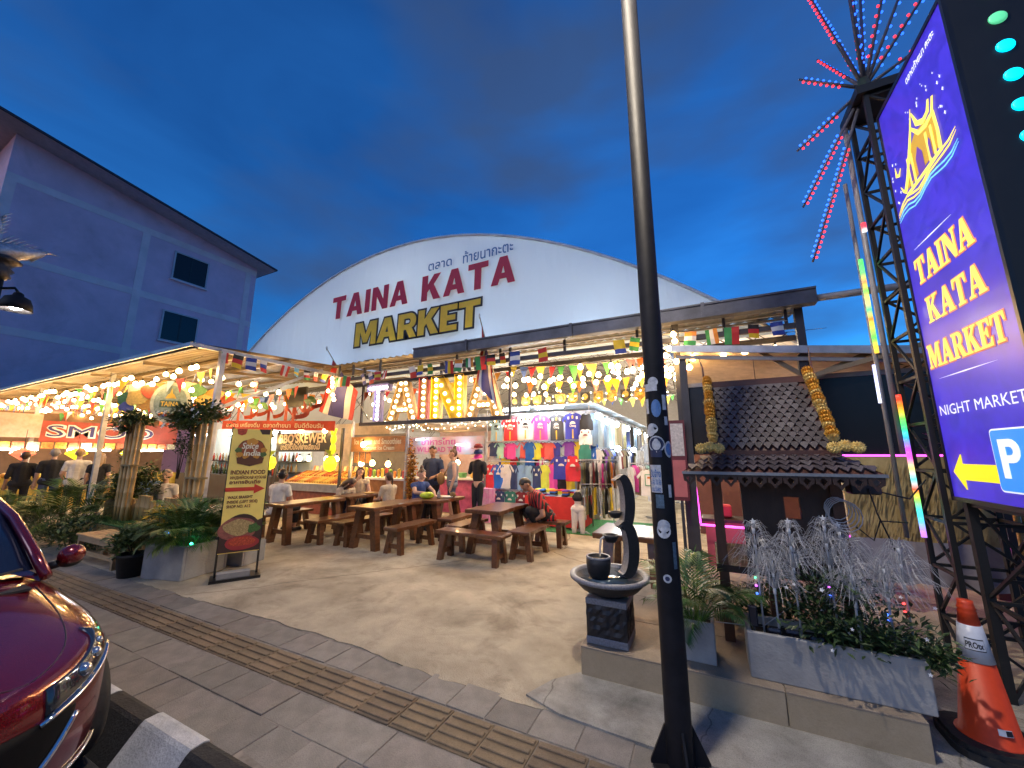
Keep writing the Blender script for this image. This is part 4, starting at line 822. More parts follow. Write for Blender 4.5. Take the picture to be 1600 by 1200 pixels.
M_lf = [mat('leaf_dark', (.020, .045, .014), .5, var=.35, scale=9), mat('leaf_mid', (.045, .085, .02), .5, var=.35, scale=9), mat('leaf_light', (.08, .12, .03), .5, var=.3, scale=9)]
M_cp = mat('cement_planter', (.22, .22, .22), .8, var=.35, scale=3, bump=.35, bscale=50, col2=(.36, .355, .345)); M_soil = mat('soil', (.018, .013, .010), .95, var=.4, scale=20, bump=.8)
def planter(name, label, c, sx, sy, h, rz, z0=0, th=.035, m=None):
    P = thing(name, label, 'planter', (c[0], c[1], z0)); M = Matrix.Translation((c[0], c[1], z0)) @ Matrix.Rotation(rz, 4, 'Z')
    def bx(nm, x0, x1, y0, y1, z0_, z1_, m_): o = inst(nm, MB().rbox(((x0 + x1) / 2, (y0 + y1) / 2, (z0_ + z1_) / 2), (x1 - x0, y1 - y0, z1_ - z0_), .006).mesh(nm, m_), P, M=M.copy())
    x, y = sx / 2, sy / 2; m = m or M_cp
    bx('side', -x, x, -y, -y + th, 0, h, m); bx('side', -x, x, y - th, y, 0, h, m); bx('side', -x, -x + th, -y + th, y - th, 0, h, m); bx('side', x - th, x, -y + th, y - th, 0, h, m); bx('soil', -x + th, x - th, -y + th, y - th, .02, h - .05, M_soil)
    return P
# --- terrace side
planter('trough_planter', 'long grey cement trough planter on the terrace edge', (.575, 3.31), .87, .34, .27, R(0), .202, .03)
shrub('jasmine_shrub', 'dark jasmine shrub with small white star flowers in the long trough', (.72, 3.30, .42), (.34, .20, .22), 2300, .055, [M_lf[0], M_lf[0], M_lf[1]], seed=4, flowers=(mat('jasmine_white', (.8, .8, .8), .6, var=0), 16, .014), w=.4)
shrub('trailing_jasmine', 'jasmine sprays trailing over the right end of the trough', (.98, 3.22, .33), (.14, .14, .12), 420, .055, [M_lf[0], M_lf[1]], seed=6, w=.4)
planter('square_planter', 'tall square grey cement planter behind the black pole', (-.17, 3.30), .24, .24, .26, 0, .202, .02)
palm('areca_palm', 'feathery areca palm in the square planter behind the black pole', (-.17, 3.32, .42), 30, .62, seed=3, spread=.05, tilt=(-.25, 1.0))
palm('terrace_palm', 'smaller areca palm behind the spirit house left post', (.0, 4.05, .2), 16, .72, seed=8, spread=.05, tilt=(-.2, .8))
shrub('terrace_shrub', 'low leafy shrub under the spirit house behind the trough', (.45, 4.0, .2), (.3, .2, .2), 500, .07, [M_lf[0], M_lf[1]], seed=12)
# fibre-optic light trees
M_fib = mat('fibre_white', (.44, .44, .45), .4, var=.1); M_stalk = mat('clear_stalk', (.40, .42, .46), .3, var=.1)
G_tip = {c: glow('tip_' + c, v, 5) for c, v in dict(blue=(.05, .15, 1), red=(1, .05, .05), green=(.1, 1, .4), purple=(.6, .1, 1)).items()}
def fibre_tree(loc, hgt, label, seed, star=True, lean=0, tips=None, sol=True):
    rs = random.Random(seed); T_ = thing('fibre_optic_tree', label, 'garden light', loc, 'fibre optic garden lights in the trough'); x, y, z = loc
    top = Vector((x + lean, y, z + hgt)); base = Vector(loc)
    MB().tube([base, base.lerp(top, .6), top], [.007, .006, .004], 6).build('stalk', M_stalk, T_)
    for lv, (t, rad, cnt) in enumerate(((.62, .18, 80), (.80, .135, 64), (.95, .08, 40))):
        b = MB(); c = base.lerp(top, t)
        for k in range(cnt):
            a = rs.uniform(0, 6.283); r = rad * rs.uniform(.6, 1.2); up = rs.uniform(.35, 1.2) * rad * .75; dr = rs.uniform(-.1, .45) * rad
            pts = [c, c + Vector((math.cos(a) * r * .25, math.sin(a) * r * .25, up * .8)), c + Vector((math.cos(a) * r * .6, math.sin(a) * r * .6, up)), c + Vector((math.cos(a) * r * .88, math.sin(a) * r * .88, up * .45)), c + Vector((math.cos(a) * r, math.sin(a) * r, up * .4 - dr))]
            b.tube(pts, [.0012, .0012, .0011, .0009, .0006], 3, caps=False, smooth=False)
        o = b.build('fibre_spray', M_fib, T_); o['kind'] = 'stuff'
        MB().tube([c - Vector((0, 0, .025)), c + Vector((0, 0, .012))], .009, 6).build('collar', M_white, T_)
    if star: MB().prism([[((.022 if k % 2 == 0 else .009) * math.sin(math.pi * k / 5), (.022 if k % 2 == 0 else .009) * math.cos(math.pi * k / 5)) for k in range(10)][::-1]], FR(top.x, top.y, top.z + .02, R(20)), -.002, .002).build('star', M_white, T_)
    if tips:
        for i, c in enumerate(tips): MB().ball(base.lerp(top, .38 + .07 * i) + Vector((-.02, -.01, 0)), .008, 8, 6).build('led', G_tip[c], T_)
fibre_tree((.25, 3.27, .40), .72, 'leftmost fibre optic light tree in the trough, green and blue leds', 1, tips=['blue', 'purple', 'green'])
fibre_tree((.33, 3.22, .40), .52, 'short fibre optic light tree with no star, second from left', 2, star=False)
fibre_tree((.45, 3.24, .40), .74, 'fibre optic light tree with star above the trough soil, third from left', 3)
fibre_tree((.66, 3.33, .42), .74, 'fibre optic light tree with star behind the jasmine flowers, near trough middle', 4, tips=['blue', 'purple'])
fibre_tree((.74, 3.22, .42), .46, 'short wide fibre optic light tree amid the jasmine', 5, star=False)
fibre_tree((.80, 3.36, .42), .70, 'leaning fibre optic light tree with tilted star', 6, lean=-.06)
fibre_tree((.92, 3.30, .42), .50, 'fibre optic light tree with blue glow right of trough middle', 7, star=False, tips=['blue', 'blue'])
fibre_tree((1.03, 3.38, .42), .62, 'rightmost fibre optic light tree with red glow', 8, star=False, tips=['red', 'red'])
for k, (x, y, z, lab) in enumerate(((.19, 3.2, .5, 'tall dark solar spotlight at left end of the trough'), (.30, 3.2, .47, 'dark solar spotlight beside the left fibre tree'), (.40, 3.22, .47, 'dark solar spotlight tilted in the trough soil'), (.52, 3.2, .46, 'dark solar spotlight left of the jasmine'), (1.0, 3.2, .44, 'dark solar spotlight at right end of the trough'))):
    S_ = thing('solar_spotlight', lab, 'garden light', (x, y, .40)); MB().tube([(x, y, .40), (x, y, z)], .006, 6).build('stake', M_black, S_)
    MB().rbox((x, y, z + (.05 if k == 0 else .01)), (.05, .035, .13) if k == 0 else (.075, .05, .03), .008, 0, Matrix.Rotation(R(-25 if k else 5), 3, 'X')).build('panel', mat('solar_panel', (.015, .018, .03), .25), S_)
# ================================================================ stone fountain
FX, FYY = -.77, 3.27
FO = thing('fountain', 'black stone bowl fountain with crescent sculpture on a square pedestal', 'fountain', (FX, FYY, .2))
M_gran = mat('grey_granite', (.20, .20, .22), .5, var=.35, scale=70); M_bst = mat('black_stone', (.012, .012, .015), .5, var=.4, scale=40, bump=.1)
MB().rbox((FX, FYY, .23), (.31, .31, .05), .004).build('plinth', M_gran, FO); MB().rbox((FX, FYY, .50), (.31, .31, .045), .004).build('cap_slab', M_gran, FO)
b = MB(); rs_ = random.Random(5); N_ = 12
for s in range(4):
    M = Matrix.Translation((FX, FYY, .255)) @ Matrix.Rotation(s * math.pi / 2, 4, 'Z'); vs = [M @ Vector((-.15 + .30 * i / N_, -.15 - (0 if i in (0, N_) or j in (0, 8) else rs_.uniform(-.004, .012)), .222 * j / 8)) for i in range(N_ + 1) for j in range(9)]
    b.add(vs, [(i * 9 + j, i * 9 + 9 + j, i * 9 + 10 + j, i * 9 + 1 + j) for i in range(N_) for j in range(8)])
b.build('rough_block', M_bst, FO)
MB().lathe([(.001, .525), (.12, .525), (.13, .535), (.22, .57), (.265, .615), (.275, .64)], (FX, FYY, 0), 40, caps=False).build('bowl', M_bst, FO)
MB().lathe([(.275, .638), (.305, .645), (.308, .665), (.30, .675), (.27, .672), (.255, .645)], (FX, FYY, 0), 40, caps=False).build('bowl_rim', M_gran, FO)
M_water = mat('fountain_water', (.05, .07, .08), .05, var=0, spec=.8)
MB().lathe([(.26, .652), (.001, .653)], (FX, FYY, 0), 32).build('water', M_water, FO)
b = MB(); b.lathe([(.06, .65), (.085, .69), (.095, .76), (.092, .81), (.085, .812), (.078, .795), (.001, .79)], (FX - .06, FYY - .08, 0), 24); b.build('cup', M_bst, FO); MB().lathe([(.093, .800), (.096, .808), (.092, .816), (.08, .813)], (FX - .06, FYY - .08, 0), 24, caps=False).build('cup_rim', M_gran, FO)
def crescent(zc, rx, rz_, th, x, nm, w=.10, a0=-100, a1=100):
    F = FR(x, FYY + .03, zc, R(38)); out = arc(0, 0, rx, rz_, a0, a1, 16); inn = arc(-.055, 0, rx * .62, rz_ * .86, a1, a0, 16)
    MB().prism([out + inn], F, -w / 2, w / 2, 0, 1).build(nm, [M_bst, M_gran], FO)
crescent(.87, .10, .215, .05, FX + .13, 'lower_crescent', .09, -115, 105); crescent(1.22, .085, .22, .05, FX + .13, 'upper_crescent', .085, -110, 115)
for (x, y, z, s) in ((FX + .03, FYY - .02, .95, 1.0), (FX + .07, FYY - .0, 1.13, .85)):
    b = MB(); b.lathe([(.001, -.045 * s), (.04 * s, -.035 * s), (.06 * s, 0), (.065 * s, .02 * s), (.055 * s, .02 * s), (.04 * s, 0), (.001, -.01)], (x, y, z), 18); b.build('spill_bowl', M_bst, FO)
MB().tube([(FX + .0, FYY - .05, .965), (FX - .035, FYY - .075, .94), (FX - .045, FYY - .08, .87), (FX - .047, FYY - .08, .80)], [.012, .010, .008, .007], 8).build('water_jet', mat('water_jet', (.75, .8, .85), .1, var=0, trans=.6), FO)
# ================================================================ left side planting
planter('cube_planter', 'big square grey cement planter beside the black pot', (-6.55, 3.06), .66, .64, .42, R(14), 0, .04)
planter('low_planter', 'small grey cement planter behind the roll-up sign', (-6.42, 3.72), .42, .40, .30, R(14), 0, .03)
palm('rhapis_palm', 'bushy fan palm filling the big square cement planter', (-6.55, 3.08, .36), 90, .88, spread=.2, seed=21, tilt=(-.5, .7), ms=FR_)
palm('corner_palm', 'upright palm fronds behind the roll-up sign', (-6.95, 3.75, .3), 26, .85, spread=.15, seed=23, tilt=(-.5, .5))
shrub('sign_shrub', 'thin leafy shrub in the small planter behind the roll-up sign', (-6.40, 3.72, .25), (.2, .18, .22), 500, .08, [M_lf[0], M_lf[1]], seed=25)
PT = thing('plant_pot', 'black plastic pot beside the big cement planter', 'pot', (-7.05, 2.66, 0)); MB().lathe([(.13, .0), (.17, .25), (.185, .25), (.185, .29), (.165, .29), (.16, .25), (.001, .24)], (-7.05, 2.66, 0), 24).build('pot', M_rub, PT)
shrub('pot_shrub', 'variegated leafy shrub in the black plastic pot', (-7.05, 2.66, .24), (.24, .22, .18), 700, .09, [M_lf[1], M_lf[2], mat('leaf_pale', (.20, .25, .10), .5)], seed=27, w=.5)
sl = thing('garden_spotlight', 'small black spotlight with blue lens on the big cement planter', 'spotlight', (-6.86, 2.95, .42)); MB().tube([(-6.86, 2.92, .40), (-6.82, 2.90, .52)], .03, 10).build('housing', M_black, sl); MB().ball((-6.818, 2.898, .53), .026, 10, 6).build('lens', glow('blue_lens', (.04, .25, 1), 9), sl)
sl = thing('grow_spotlight', 'small spotlight throwing green light into the palm of the big planter', 'spotlight', (-6.2, 2.86, .38)); MB().tube([(-6.22, 2.92, .37), (-6.23, 2.93, .42)], .02, 8).build('housing', M_black, sl); MB().ball((-6.235, 2.94, .43), .018, 8, 6).build('lens', glow('green_lens', (.03, 1, .45), 30), sl)
palm('fan_palm', 'large fan palm behind the red car', (-10.9, 3.05, .25), 46, 1.15, spread=.35, seed=31, tilt=(-.5, .9)); palm('car_side_palm', 'dark palm tuft at the far left behind the red car', (-13.6, 2.85, .2), 26, 1.1, spread=.3, seed=33, tilt=(-.4, .9))
shrub('fence_shrub', 'leafy green shrub with cream flowers growing above the bamboo fence', (-10.6, 3.85, .35), (.62, .35, .52), 2200, .11, [M_lf[0], M_lf[1], M_lf[1]], seed=35, flowers=(mat('cream_flower', (.7, .6, .3), .6, var=0), 20, .04))
shrub('bench_shrub', 'low bright green shrub left of the wooden bench', (-9.9, 2.85, 0), (.75, .3, .24), 1700, .09, [M_lf[0], M_lf[1], M_lf[2]], seed=37); shrub('mirror_shrub', 'low dark shrub behind the car door mirror', (-11.6, 2.7, 0), (.7, .3, .3), 1300, .09, [M_lf[0], M_lf[1]], seed=39)
shrub('bromeliad', 'yellow flowering bromeliads in the bamboo planter', (-8.15, 3.35, .45), (.32, .2, .15), 420, .14, [mat('brom_yellow', (.62, .42, .02), .5), mat('brom_yellow', (.62, .42, .02), .5), M_lf[1], M_lf[2]], seed=41, w=.3)
# wooden bench of planks
BN = thing('plank_bench', 'pale wooden plank bench in front of the bamboo fence', 'bench', (-8.2, 2.8, 0)); M_pl = mat('pale_planks', (.33, .20, .09), .6, var=.35, scale=3, stretch=(1, 8, 8), bump=.2, col2=(.47, .31, .15))
for k in range(5): MB().rbox((-8.22, 2.66 + .083 * k, .375), (1.4, .079, .025), .004).build('plank', M_pl, BN)
for x in (-8.85, -7.6):
    for y in (2.67, 2.97): MB().bb(x - .03, x + .03, y - .03, y + .03, 0, .362).build('leg', M_pl, BN)
MB().bb(-8.85, -7.6, 2.635, 2.655, .29, .36).build('apron', M_pl, BN); MB().bb(-8.82, -7.63, 2.66, 2.68, .10, .16).build('stretcher', M_pl, BN)
# bamboo fence, turf ledge and columns
M_bam = [mat('bamboo_%d' % i, c, .45, var=.3, scale=4, stretch=(4, 4, .5)) for i, c in enumerate([(.46, .30, .11), (.54, .36, .15), (.40, .25, .09)])]
def culm(h, r, m):
    pts = [(0, 0, 0)]; rs = [r]; z = 0
    while z < h: 
        z2 = min(z + .26, h); pts += [(0, 0, z2 - .012), (0, 0, z2 - .004), (0, 0, z2)]; rs += [r * .985, r * 1.05, r]; z = z2
    return MB().tube(pts, rs, 8).mesh('bamboo_culm', m)
LF = thing('bamboo_retaining_wall', 'low bamboo wall with artificial turf ledge behind the plank bench', 'wall', (-9.6, 3.25, 0)); cm = [culm(.36, .028, m) for m in M_bam]
for k in range(56): inst('bamboo_culm', random.choice(cm), LF, (-11.2 + .06 * k, 3.25 + rnd(-.01, .01), rnd(-.03, .0)))
b = MB(); b.rbox((-9.55, 3.47, .365), (3.5, .50, .035), .01); 
tr_ = random.Random(2)
for k in range(1500): x = tr_.uniform(-11.25, -7.85); y = tr_.uniform(3.22, 3.5); b.leaf((x, y, .38), (tr_.uniform(-.4, .4), tr_.uniform(-.6, .2), 1), (1, 0, 0), .03, .006)
b.build('turf_ledge', mat('artificial_turf', (.05, .12, .025), .8, var=.3, scale=20), LF)
UF = thing('bamboo_fence', 'uneven upright bamboo fence around the dining area behind the turf ledge', 'fence', (-9.6, 3.6, .38)); cm2 = [culm(h, .032, m) for h in (.30, .38, .46) for m in M_bam]
for k in range(46):
    x = -11.1 + .068 * k; me = random.choice(cm2[6:] if (k // 7) % 2 else cm2[:5]); inst('bamboo_culm', me, UF, (x, 3.62 + rnd(-.012, .012), .38))
def bamboo_column(label, x, y, z0, h, n, lean):
    C_ = thing('bamboo_column', label, 'column', (x, y, z0)); 
    for k in range(n):
        o = inst('bamboo_culm', culm(h * rnd(.94, 1.0), .036, M_bam[k % 3]), C_, (x + (k - n / 2) * .068, y + (.05 if k % 2 else 0), z0)); o.rotation_euler = (0, lean + (k - n / 2) * .012, 0)
    MB().bb(x - n * .037, x + n * .033, y - .05, y + .1, z0 + h * .5, z0 + h * .5 + .03).build('binding', mat('rope', (.25, .18, .08), .9), C_)
bamboo_column('bundled bamboo column left of the oval sign', -9.92, 3.45, .38, 2.0, 6, .0); bamboo_column('bundled bamboo column right of the oval sign behind the palm', -7.62, 3.5, .2, 2.0, 6, 0)
shrub('column_greenery', 'flowering greenery tied round the top of the left bamboo column', (-9.98, 3.40, 2.0), (.42, .2, .22), 1000, .10, [M_lf[0], M_lf[1], M_lf[2]], seed=51, flowers=(mat('white_flower', (.75, .72, .6), .6, var=0), 14, .05), cat='greenery'); shrub('gateway_greenery', 'flowering greenery tied round the top of the right bamboo column', (-7.75, 3.45, 1.98), (.55, .22, .24), 1500, .10, [M_lf[1], M_lf[2], M_lf[2]], seed=53, flowers=(mat('white_flower', (.75, .72, .6)), 18, .05), cat='greenery')
shrub('hanging_vine', 'thin vine hanging down from the right bamboo column', (-7.95, 3.4, 1.2), (.14, .1, .42), 360, .06, [M_lf[0], M_lf[2]], seed=55, cat='vine'); shrub('column_vine', 'thin vine beside the left bamboo column', (-10.25, 3.5, 1.1), (.12, .1, .45), 260, .06, [M_lf[0], M_lf[2]], seed=57, cat='vine')
# oval market sign with cut-out food boards between the columns
OV = thing('oval_sign', 'oval market sign with cut-out food boards between the bamboo columns', 'sign', (-8.95, 3.4, 2.0)); OY = 3.36
def OF(d): return FR(-10.45, 4.15, .1, R(42)) @ Matrix.Scale(1.12, 4) @ Matrix.Translation((8.93, -.06, d))
c_art = [mat('art_%d' % i, c, .5, var=.25, scale=25) for i, c in enumerate([(.55, .30, .06), (.62, .45, .12), (.50, .10, .04), (.10, .12, .35), (.12, .30, .10), (.62, .55, .35)])]
def blob(cx, cz, rx, rz_, seed, n=22, a=.12): 
    rs = random.Random(seed); return [(cx + rx * (1 + a * math.sin(3 * t + seed) + rs.uniform(-a, a) * .4) * math.cos(t), cz + rz_ * (1 + a * math.cos(4 * t + seed)) * math.sin(t)) for t in [2 * math.pi * i / n for i in range(n)]]
for i, (cx, cz, rx, rz_, m) in enumerate(((-9.30, 2.62, .16, .14, 2), (-8.56, 2.66, .17, .13, 4), (-9.52, 2.48, .17, .15, 1), (-9.35, 2.36, .15, .12, 0), (-9.66, 2.30, .13, .10, 3), (-8.42, 2.46, .16, .13, 1), (-8.25, 2.60, .15, .13, 0), (-8.2, 2.36, .15, .10, 3), (-9.6, 2.66, .13, .12, 5), (-8.5, 2.3, .13, .09, 2), (-9.1, 2.78, .16, .08, 0), (-8.75, 2.78, .15, .07, 5), (-8.05, 2.48, .12, .14, 2), (-9.78, 2.46, .12, .13, 4))):
    MB().prism([blob(cx, cz, rx, rz_, i)], OF(-.03 - .012 * i), 0, .01).build('food_cutout', c_art[m], OV)
MB().prism([arc(-8.93, 2.40, .33, .40, 0, 345, 23)], OF(0), 0, .015).build('oval_panel', mat('oval_pale', (.45, .50, .42), .5, var=.3, scale=14), OV); MB().prism([arc(-8.93, 2.40, .27, .34, 0, 345, 23)], OF(0), .016, .02).build('oval_field', mat('oval_teal', (.22, .30, .28), .5, var=.35, scale=18), OV)
b = MB(); b.prism([[(-9.1, 2.30), (-8.76, 2.30), (-8.76, 2.44), (-9.1, 2.44)]], OF(0), .021, .026, 0); text_on(b, 'TAINA', OF(0) @ Matrix.Translation((-9.08, 2.325, .027)), width=.30, size=.13, bold=.03, mi=1); b.prism([[(-9.02, 2.48), (-8.84, 2.48), (-8.88, 2.56), (-8.91, 2.58), (-8.93, 2.68), (-8.95, 2.58), (-8.98, 2.56)]], OF(0), .021, .026, 1); b.build('oval_lettering', [mat('plaque_green', (.05, .10, .08), .5), mat('gold_letter', (.70, .48, .08), .4, .3)], OV)
b = MB()
for k in range(9): b.ball(OF(0) @ Vector((-9.07 + .035 * k, 2.16 + .025 * math.sin(k * 2), .03)), .03, 8, 5, k % 3)
b.build('fruit_relief', [c_art[2], c_art[0], c_art[3]], OV)['kind'] = 'stuff'
# ================================================================ roll-up sign
SG_ = thing('banner_stand', 'yellow upright banner stand with red arrow in front of the planters', 'sign', (-5.6, 3.3, 0)); xa = Vector((.49, .87, 0)).normalized()
BF = frame((-5.80, 3.04, 0), xa, (0, 0, 1)) @ Matrix.Diagonal((.76, 1, 1, 1)); nrm = Vector((BF[0][2], BF[1][2], 0))
M_by = mat('banner_yellow', (.95, .72, .17), .5, var=.08, scale=4); M_bt = mat('banner_maroon', (.16, .03, .02), .5, var=0); M_br = mat('banner_red', (.60, .05, .02), .5, var=0)
b = MB(); b.prism([RP(0, .32, .60, 1.95)], BF, 0, .012); b.build('panel', M_by, SG_)
for x in (0, .6): b = MB(); b.bar(BF @ Vector((x, .02, -.005)), BF @ Vector((x, 1.97, -.005)), .018); b.build('upright', M_black, SG_)
b = MB(); b.prism([RP(-.06, 0, .66, .035)], BF, -.14, .16); b.build('base', M_black, SG_)
b = MB(); b.prism([RP(.03, .036, .50, .10)], BF, .0, .13); b.build('ballast_block', M_cp, SG_)
b = MB(); b.prism([blob(.31, 1.66, .225, .15, 3, 28, .05)], BF, .013, .016, 0); b.prism([blob(.31, 1.69, .19, .11, 5, 28, .07)], BF, .0165, .019, 1); b.prism([[(.10, 1.56), (.52, 1.56), (.50, 1.48), (.40, 1.46), (.31, 1.44), (.22, 1.46), (.12, 1.48)]], BF, .0165, .019, 0); b.prism([blob(.31, 1.77, .09, .05, 7)], BF, .0195, .021, 2)
for (x, z, m) in ((.12, 1.66, 3), (.50, 1.66, 2), (.50, 1.60, 3), (.14, 1.60, 2), (.23, 1.58, 2), (.40, 1.58, 2)): b.prism([blob(x, z, .05, .035, int(x * 90))], BF, .0195, .021, m)
b.build('emblem', [mat('emblem_brown', (.13, .05, .02), .5), mat('emblem_rust', (.32, .08, .02), .5), mat('emblem_orange', (.60, .28, .04), .5), mat('emblem_green', (.10, .16, .04), .5)], SG_)
b = MB(); F2 = BF.copy(); text_on(b, 'Spice', BF @ Matrix.Translation((.16, 1.68, .0215)), width=.25, size=.115, bold=.02, shear=.2); text_on(b, 'of', BF @ Matrix.Translation((.34, 1.645, .0215)), width=.04, size=.06, bold=.02); text_on(b, 'India', BF @ Matrix.Translation((.20, 1.585, .0215)), width=.26, size=.10, bold=.025, shear=.1); b.build('emblem_lettering', mat('cream_letter', (.8, .74, .55), .5, var=0), SG_)
b = MB()
for s, z, w, h in (('INDIAN FOOD', 1.335, .52, .075), ('ИНДИЙСКАЯ КУХНЯ', 1.272, .54, .05), ('อาหารอินเดีย', 1.208, .46, .062), ('WALK SRAIGHT', 1.015, .37, .05), ('INSIDE (LEFT SIDE)', .955, .45, .05), ('SHOP NO. A12', .895, .35, .05)):
    b = MB(); text_on(b, s, BF @ Matrix.Translation((.045, z, .0135)), width=w, size=h, bold=.03); b.build('lettering_line', M_bt, SG_)
b = MB(); b.prism([[(0, 1.11), (.42, 1.11), (.42, 1.07), (.585, 1.135), (.42, 1.20), (.42, 1.16), (0, 1.16)]], BF, .013, .016); b.build('arrow', M_br, SG_)
PM = [mat('pic_dark', (.06, .03, .02), .5), mat('pic_dish', (.30, .10, .07), .5, var=.3, scale=30), mat('pic_rice', (.42, .30, .12), .6, var=.5, scale=60), mat('pic_bowl', (.36, .04, .04), .4), mat('pic_curry', (.45, .07, .03), .5, var=.5, scale=60), mat('pic_herb', (.06, .14, .03), .5, var=.4, scale=60)]
for nm_p, P_, d0_, d1_, k_ in (
    ('picture_ground', [[(0, .33), (.60, .33), (.60, .74)] + arc(.30, .55, .30, .26, 40, 160, 10) + [(0, .66)]], .013, .015, 0),
    ('rice_dish', [blob(.25, .62, .28, .15, 4, 26, .05)], .0155, .018, 1),
    ('rice', [blob(.26, .64, .22, .10, 6, 26, .1)], .0185, .021, 2),
    ('curry_bowl', [blob(.33, .44, .25, .09, 8, 26, .04)], .0185, .021, 3),
    ('curry', [blob(.33, .46, .20, .06, 9, 26, .1)], .0215, .024, 4),
    ('herb_sprig', [blob(.48, .62, .09, .06, 2, 20, .2)], .0215, .023, 5),
    ('chilli_picture', [[(.06, 1.949), (.22, 1.949), (.20, 1.88), (.14, 1.86), (.08, 1.88)]], .013, .016, 4),
    ('dark_corner', [[(.40, 1.949), (.58, 1.949), (.57, 1.88), (.45, 1.88)]], .013, .016, 0),
): MB().prism(P_, BF, d0_, d1_).build(nm_p, PM[k_], SG_)

# trees beyond the pylon
for k, (x, y, h, lab) in enumerate(((4.2, 6.8, 2.6, 'dark leafy tree behind the bamboo screen'), (7.5, 8.5, 3.4, 'taller dark tree farther right behind the bar'), (11.5, 7.0, 3.0, 'dark tree at the far right beyond the tower'))):
    T_ = shrub('broadleaf_tree', lab, (x, y, .9), (1.3, 1.2, h * .42), 5200, .17, [M_lf[0], M_lf[0], M_lf[1]], stems=14, seed=90 + k, cat='tree'); MB().tube([(x, y, 0), (x + .05, y, .9), (x, y + .05, h * .6)], [.12, .09, .05], 8).build('trunk', mat('bark', (.06, .045, .03), .9, var=.4, scale=12, bump=.6), T_)
# ================================================================ tables and benches
def slab(x0, x1, y0, y1, z, th, seed, wav=.02):
    rs = random.Random(seed); n = 9; L_ = []; R_ = []
    along = (y1 - y0) >= (x1 - x0)
    for i in range(n + 1):
        t = i / n
        if along: L_.append((x0 + rs.uniform(-wav, wav), y0 + (y1 - y0) * t)); R_.append((x1 + rs.uniform(-wav, wav), y0 + (y1 - y0) * t))
        else: R_.append((x0 + (x1 - x0) * t, y0 + rs.uniform(-wav, wav))); L_.append((x0 + (x1 - x0) * t, y1 + rs.uniform(-wav, wav)))
    out = R_ + L_[::-1]; b = MB(); inn = [(p[0] * .985 + (x0 + x1) / 2 * .015, p[1] * .985 + (y0 + y1) / 2 * .015) for p in out]; k = len(out)
    vs = [(*p, z) for p in inn] + [(*p, z - .012) for p in out] + [(*p, z - th) for p in inn]
    b.add(vs, [tuple(range(k)), tuple(range(3 * k - 1, 2 * k - 1, -1))] + [(i, k + i, k + (i + 1) % k, (i + 1) % k) for i in range(k)] + [(k + i, 2 * k + i, 2 * k + (i + 1) % k, k + (i + 1) % k) for i in range(k)]); return b
def trestle(kind, label, x0, x1, y0, y1, h, th, lw, seed, cat, group):
    along = (y1 - y0) >= (x1 - x0); T_ = thing(kind, label, cat, ((x0 + x1) / 2, (y0 + y1) / 2, 0), group)
    slab(x0, x1, y0, y1, h, th, seed).build('top' if cat == 'table' else 'seat', M_wood, T_)
    ins = .16 if cat == 'table' else .14
    for e in (0, 1):
        pr = []
        for s in (0, 1):
            if along: top = Vector((x0 + (x1 - x0) * (.24 + .52 * s), (y0 + ins) if e == 0 else (y1 - ins), h - th)); foot = Vector((x0 + (x1 - x0) * (.06 + .88 * s), top.y + (-.03 if e == 0 else .03), 0))
            else: top = Vector(((x0 + ins) if e == 0 else (x1 - ins), y0 + (y1 - y0) * (.24 + .52 * s), h - th)); foot = Vector((top.x + (-.03 if e == 0 else .03), y0 + (y1 - y0) * (.06 + .88 * s), 0))
            b = MB(); w = lw
            vs = [foot + Vector((a, c, 0)) for a, c in ((-w / 2, -w / 2), (w / 2, -w / 2), (w / 2, w / 2), (-w / 2, w / 2))] + [top + Vector((a, c, 0)) for a, c in ((-w * .6, -w * .5), (w * .6, -w * .5), (w * .6, w * .5), (-w * .6, w * .5))]
            b.add(vs, [(3, 2, 1, 0), (4, 5, 6, 7), (0, 1, 5, 4), (1, 2, 6, 5), (2, 3, 7, 6), (3, 0, 4, 7)]); b.build('leg', M_wood, T_); pr.append(foot.lerp(top, .32))
        b = MB(); b.bar(pr[0], pr[1], lw * .5, .07); b.build('cross_rail', M_wood, T_)
    return T_
TB = 'heavy timber tables on the forecourt'; BB = 'heavy timber benches on the forecourt'
trestle('timber_table', 'long dark timber table nearest the banner stand', -7.42, -6.86, 4.6, 5.95, .71, .06, .11, 1, 'table', TB)
trestle('timber_table', 'dark timber table where two seated women lean, far left', -7.45, -6.90, 6.05, 7.2, .71, .06, .11, 2, 'table', TB)
trestle('timber_table', 'dark timber table between the left and right bench rows', -5.70, -5.10, 5.0, 6.25, .71, .06, .11, 3, 'table', TB)
trestle('timber_table', 'timber table with yellow-green bag and food on it', -5.52, -4.80, 6.35, 7.35, .70, .06, .11, 4, 'table', TB)
trestle('timber_table', 'small timber table in front of the man in striped shirt', -3.66, -3.02, 5.58, 6.72, .71, .06, .11, 5, 'table', TB)
trestle('timber_table', 'timber table behind the stone fountain', -1.25, -.45, 4.55, 5.3, .72, .06, .10, 6, 'table', TB)
trestle('timber_bench', 'timber bench under the man in white shirt', -8.3, -7.92, 4.8, 6.0, .42, .05, .08, 11, 'bench', BB)
trestle('timber_bench', 'timber bench just right of the first long table', -6.72, -6.34, 4.9, 6.05, .42, .05, .08, 12, 'bench', BB)
trestle('timber_bench', 'timber bench under the girl in beige blouse', -6.60, -6.28, 6.2, 7.3, .42, .05, .08, 13, 'bench', BB)
trestle('timber_bench', 'timber bench tucked left of the middle table', -6.08, -5.78, 5.0, 6.3, .42, .05, .08, 14, 'bench', BB)
trestle('timber_bench', 'timber bench right of the middle table', -4.88, -4.54, 5.0, 6.02, .42, .05, .08, 15, 'bench', BB)
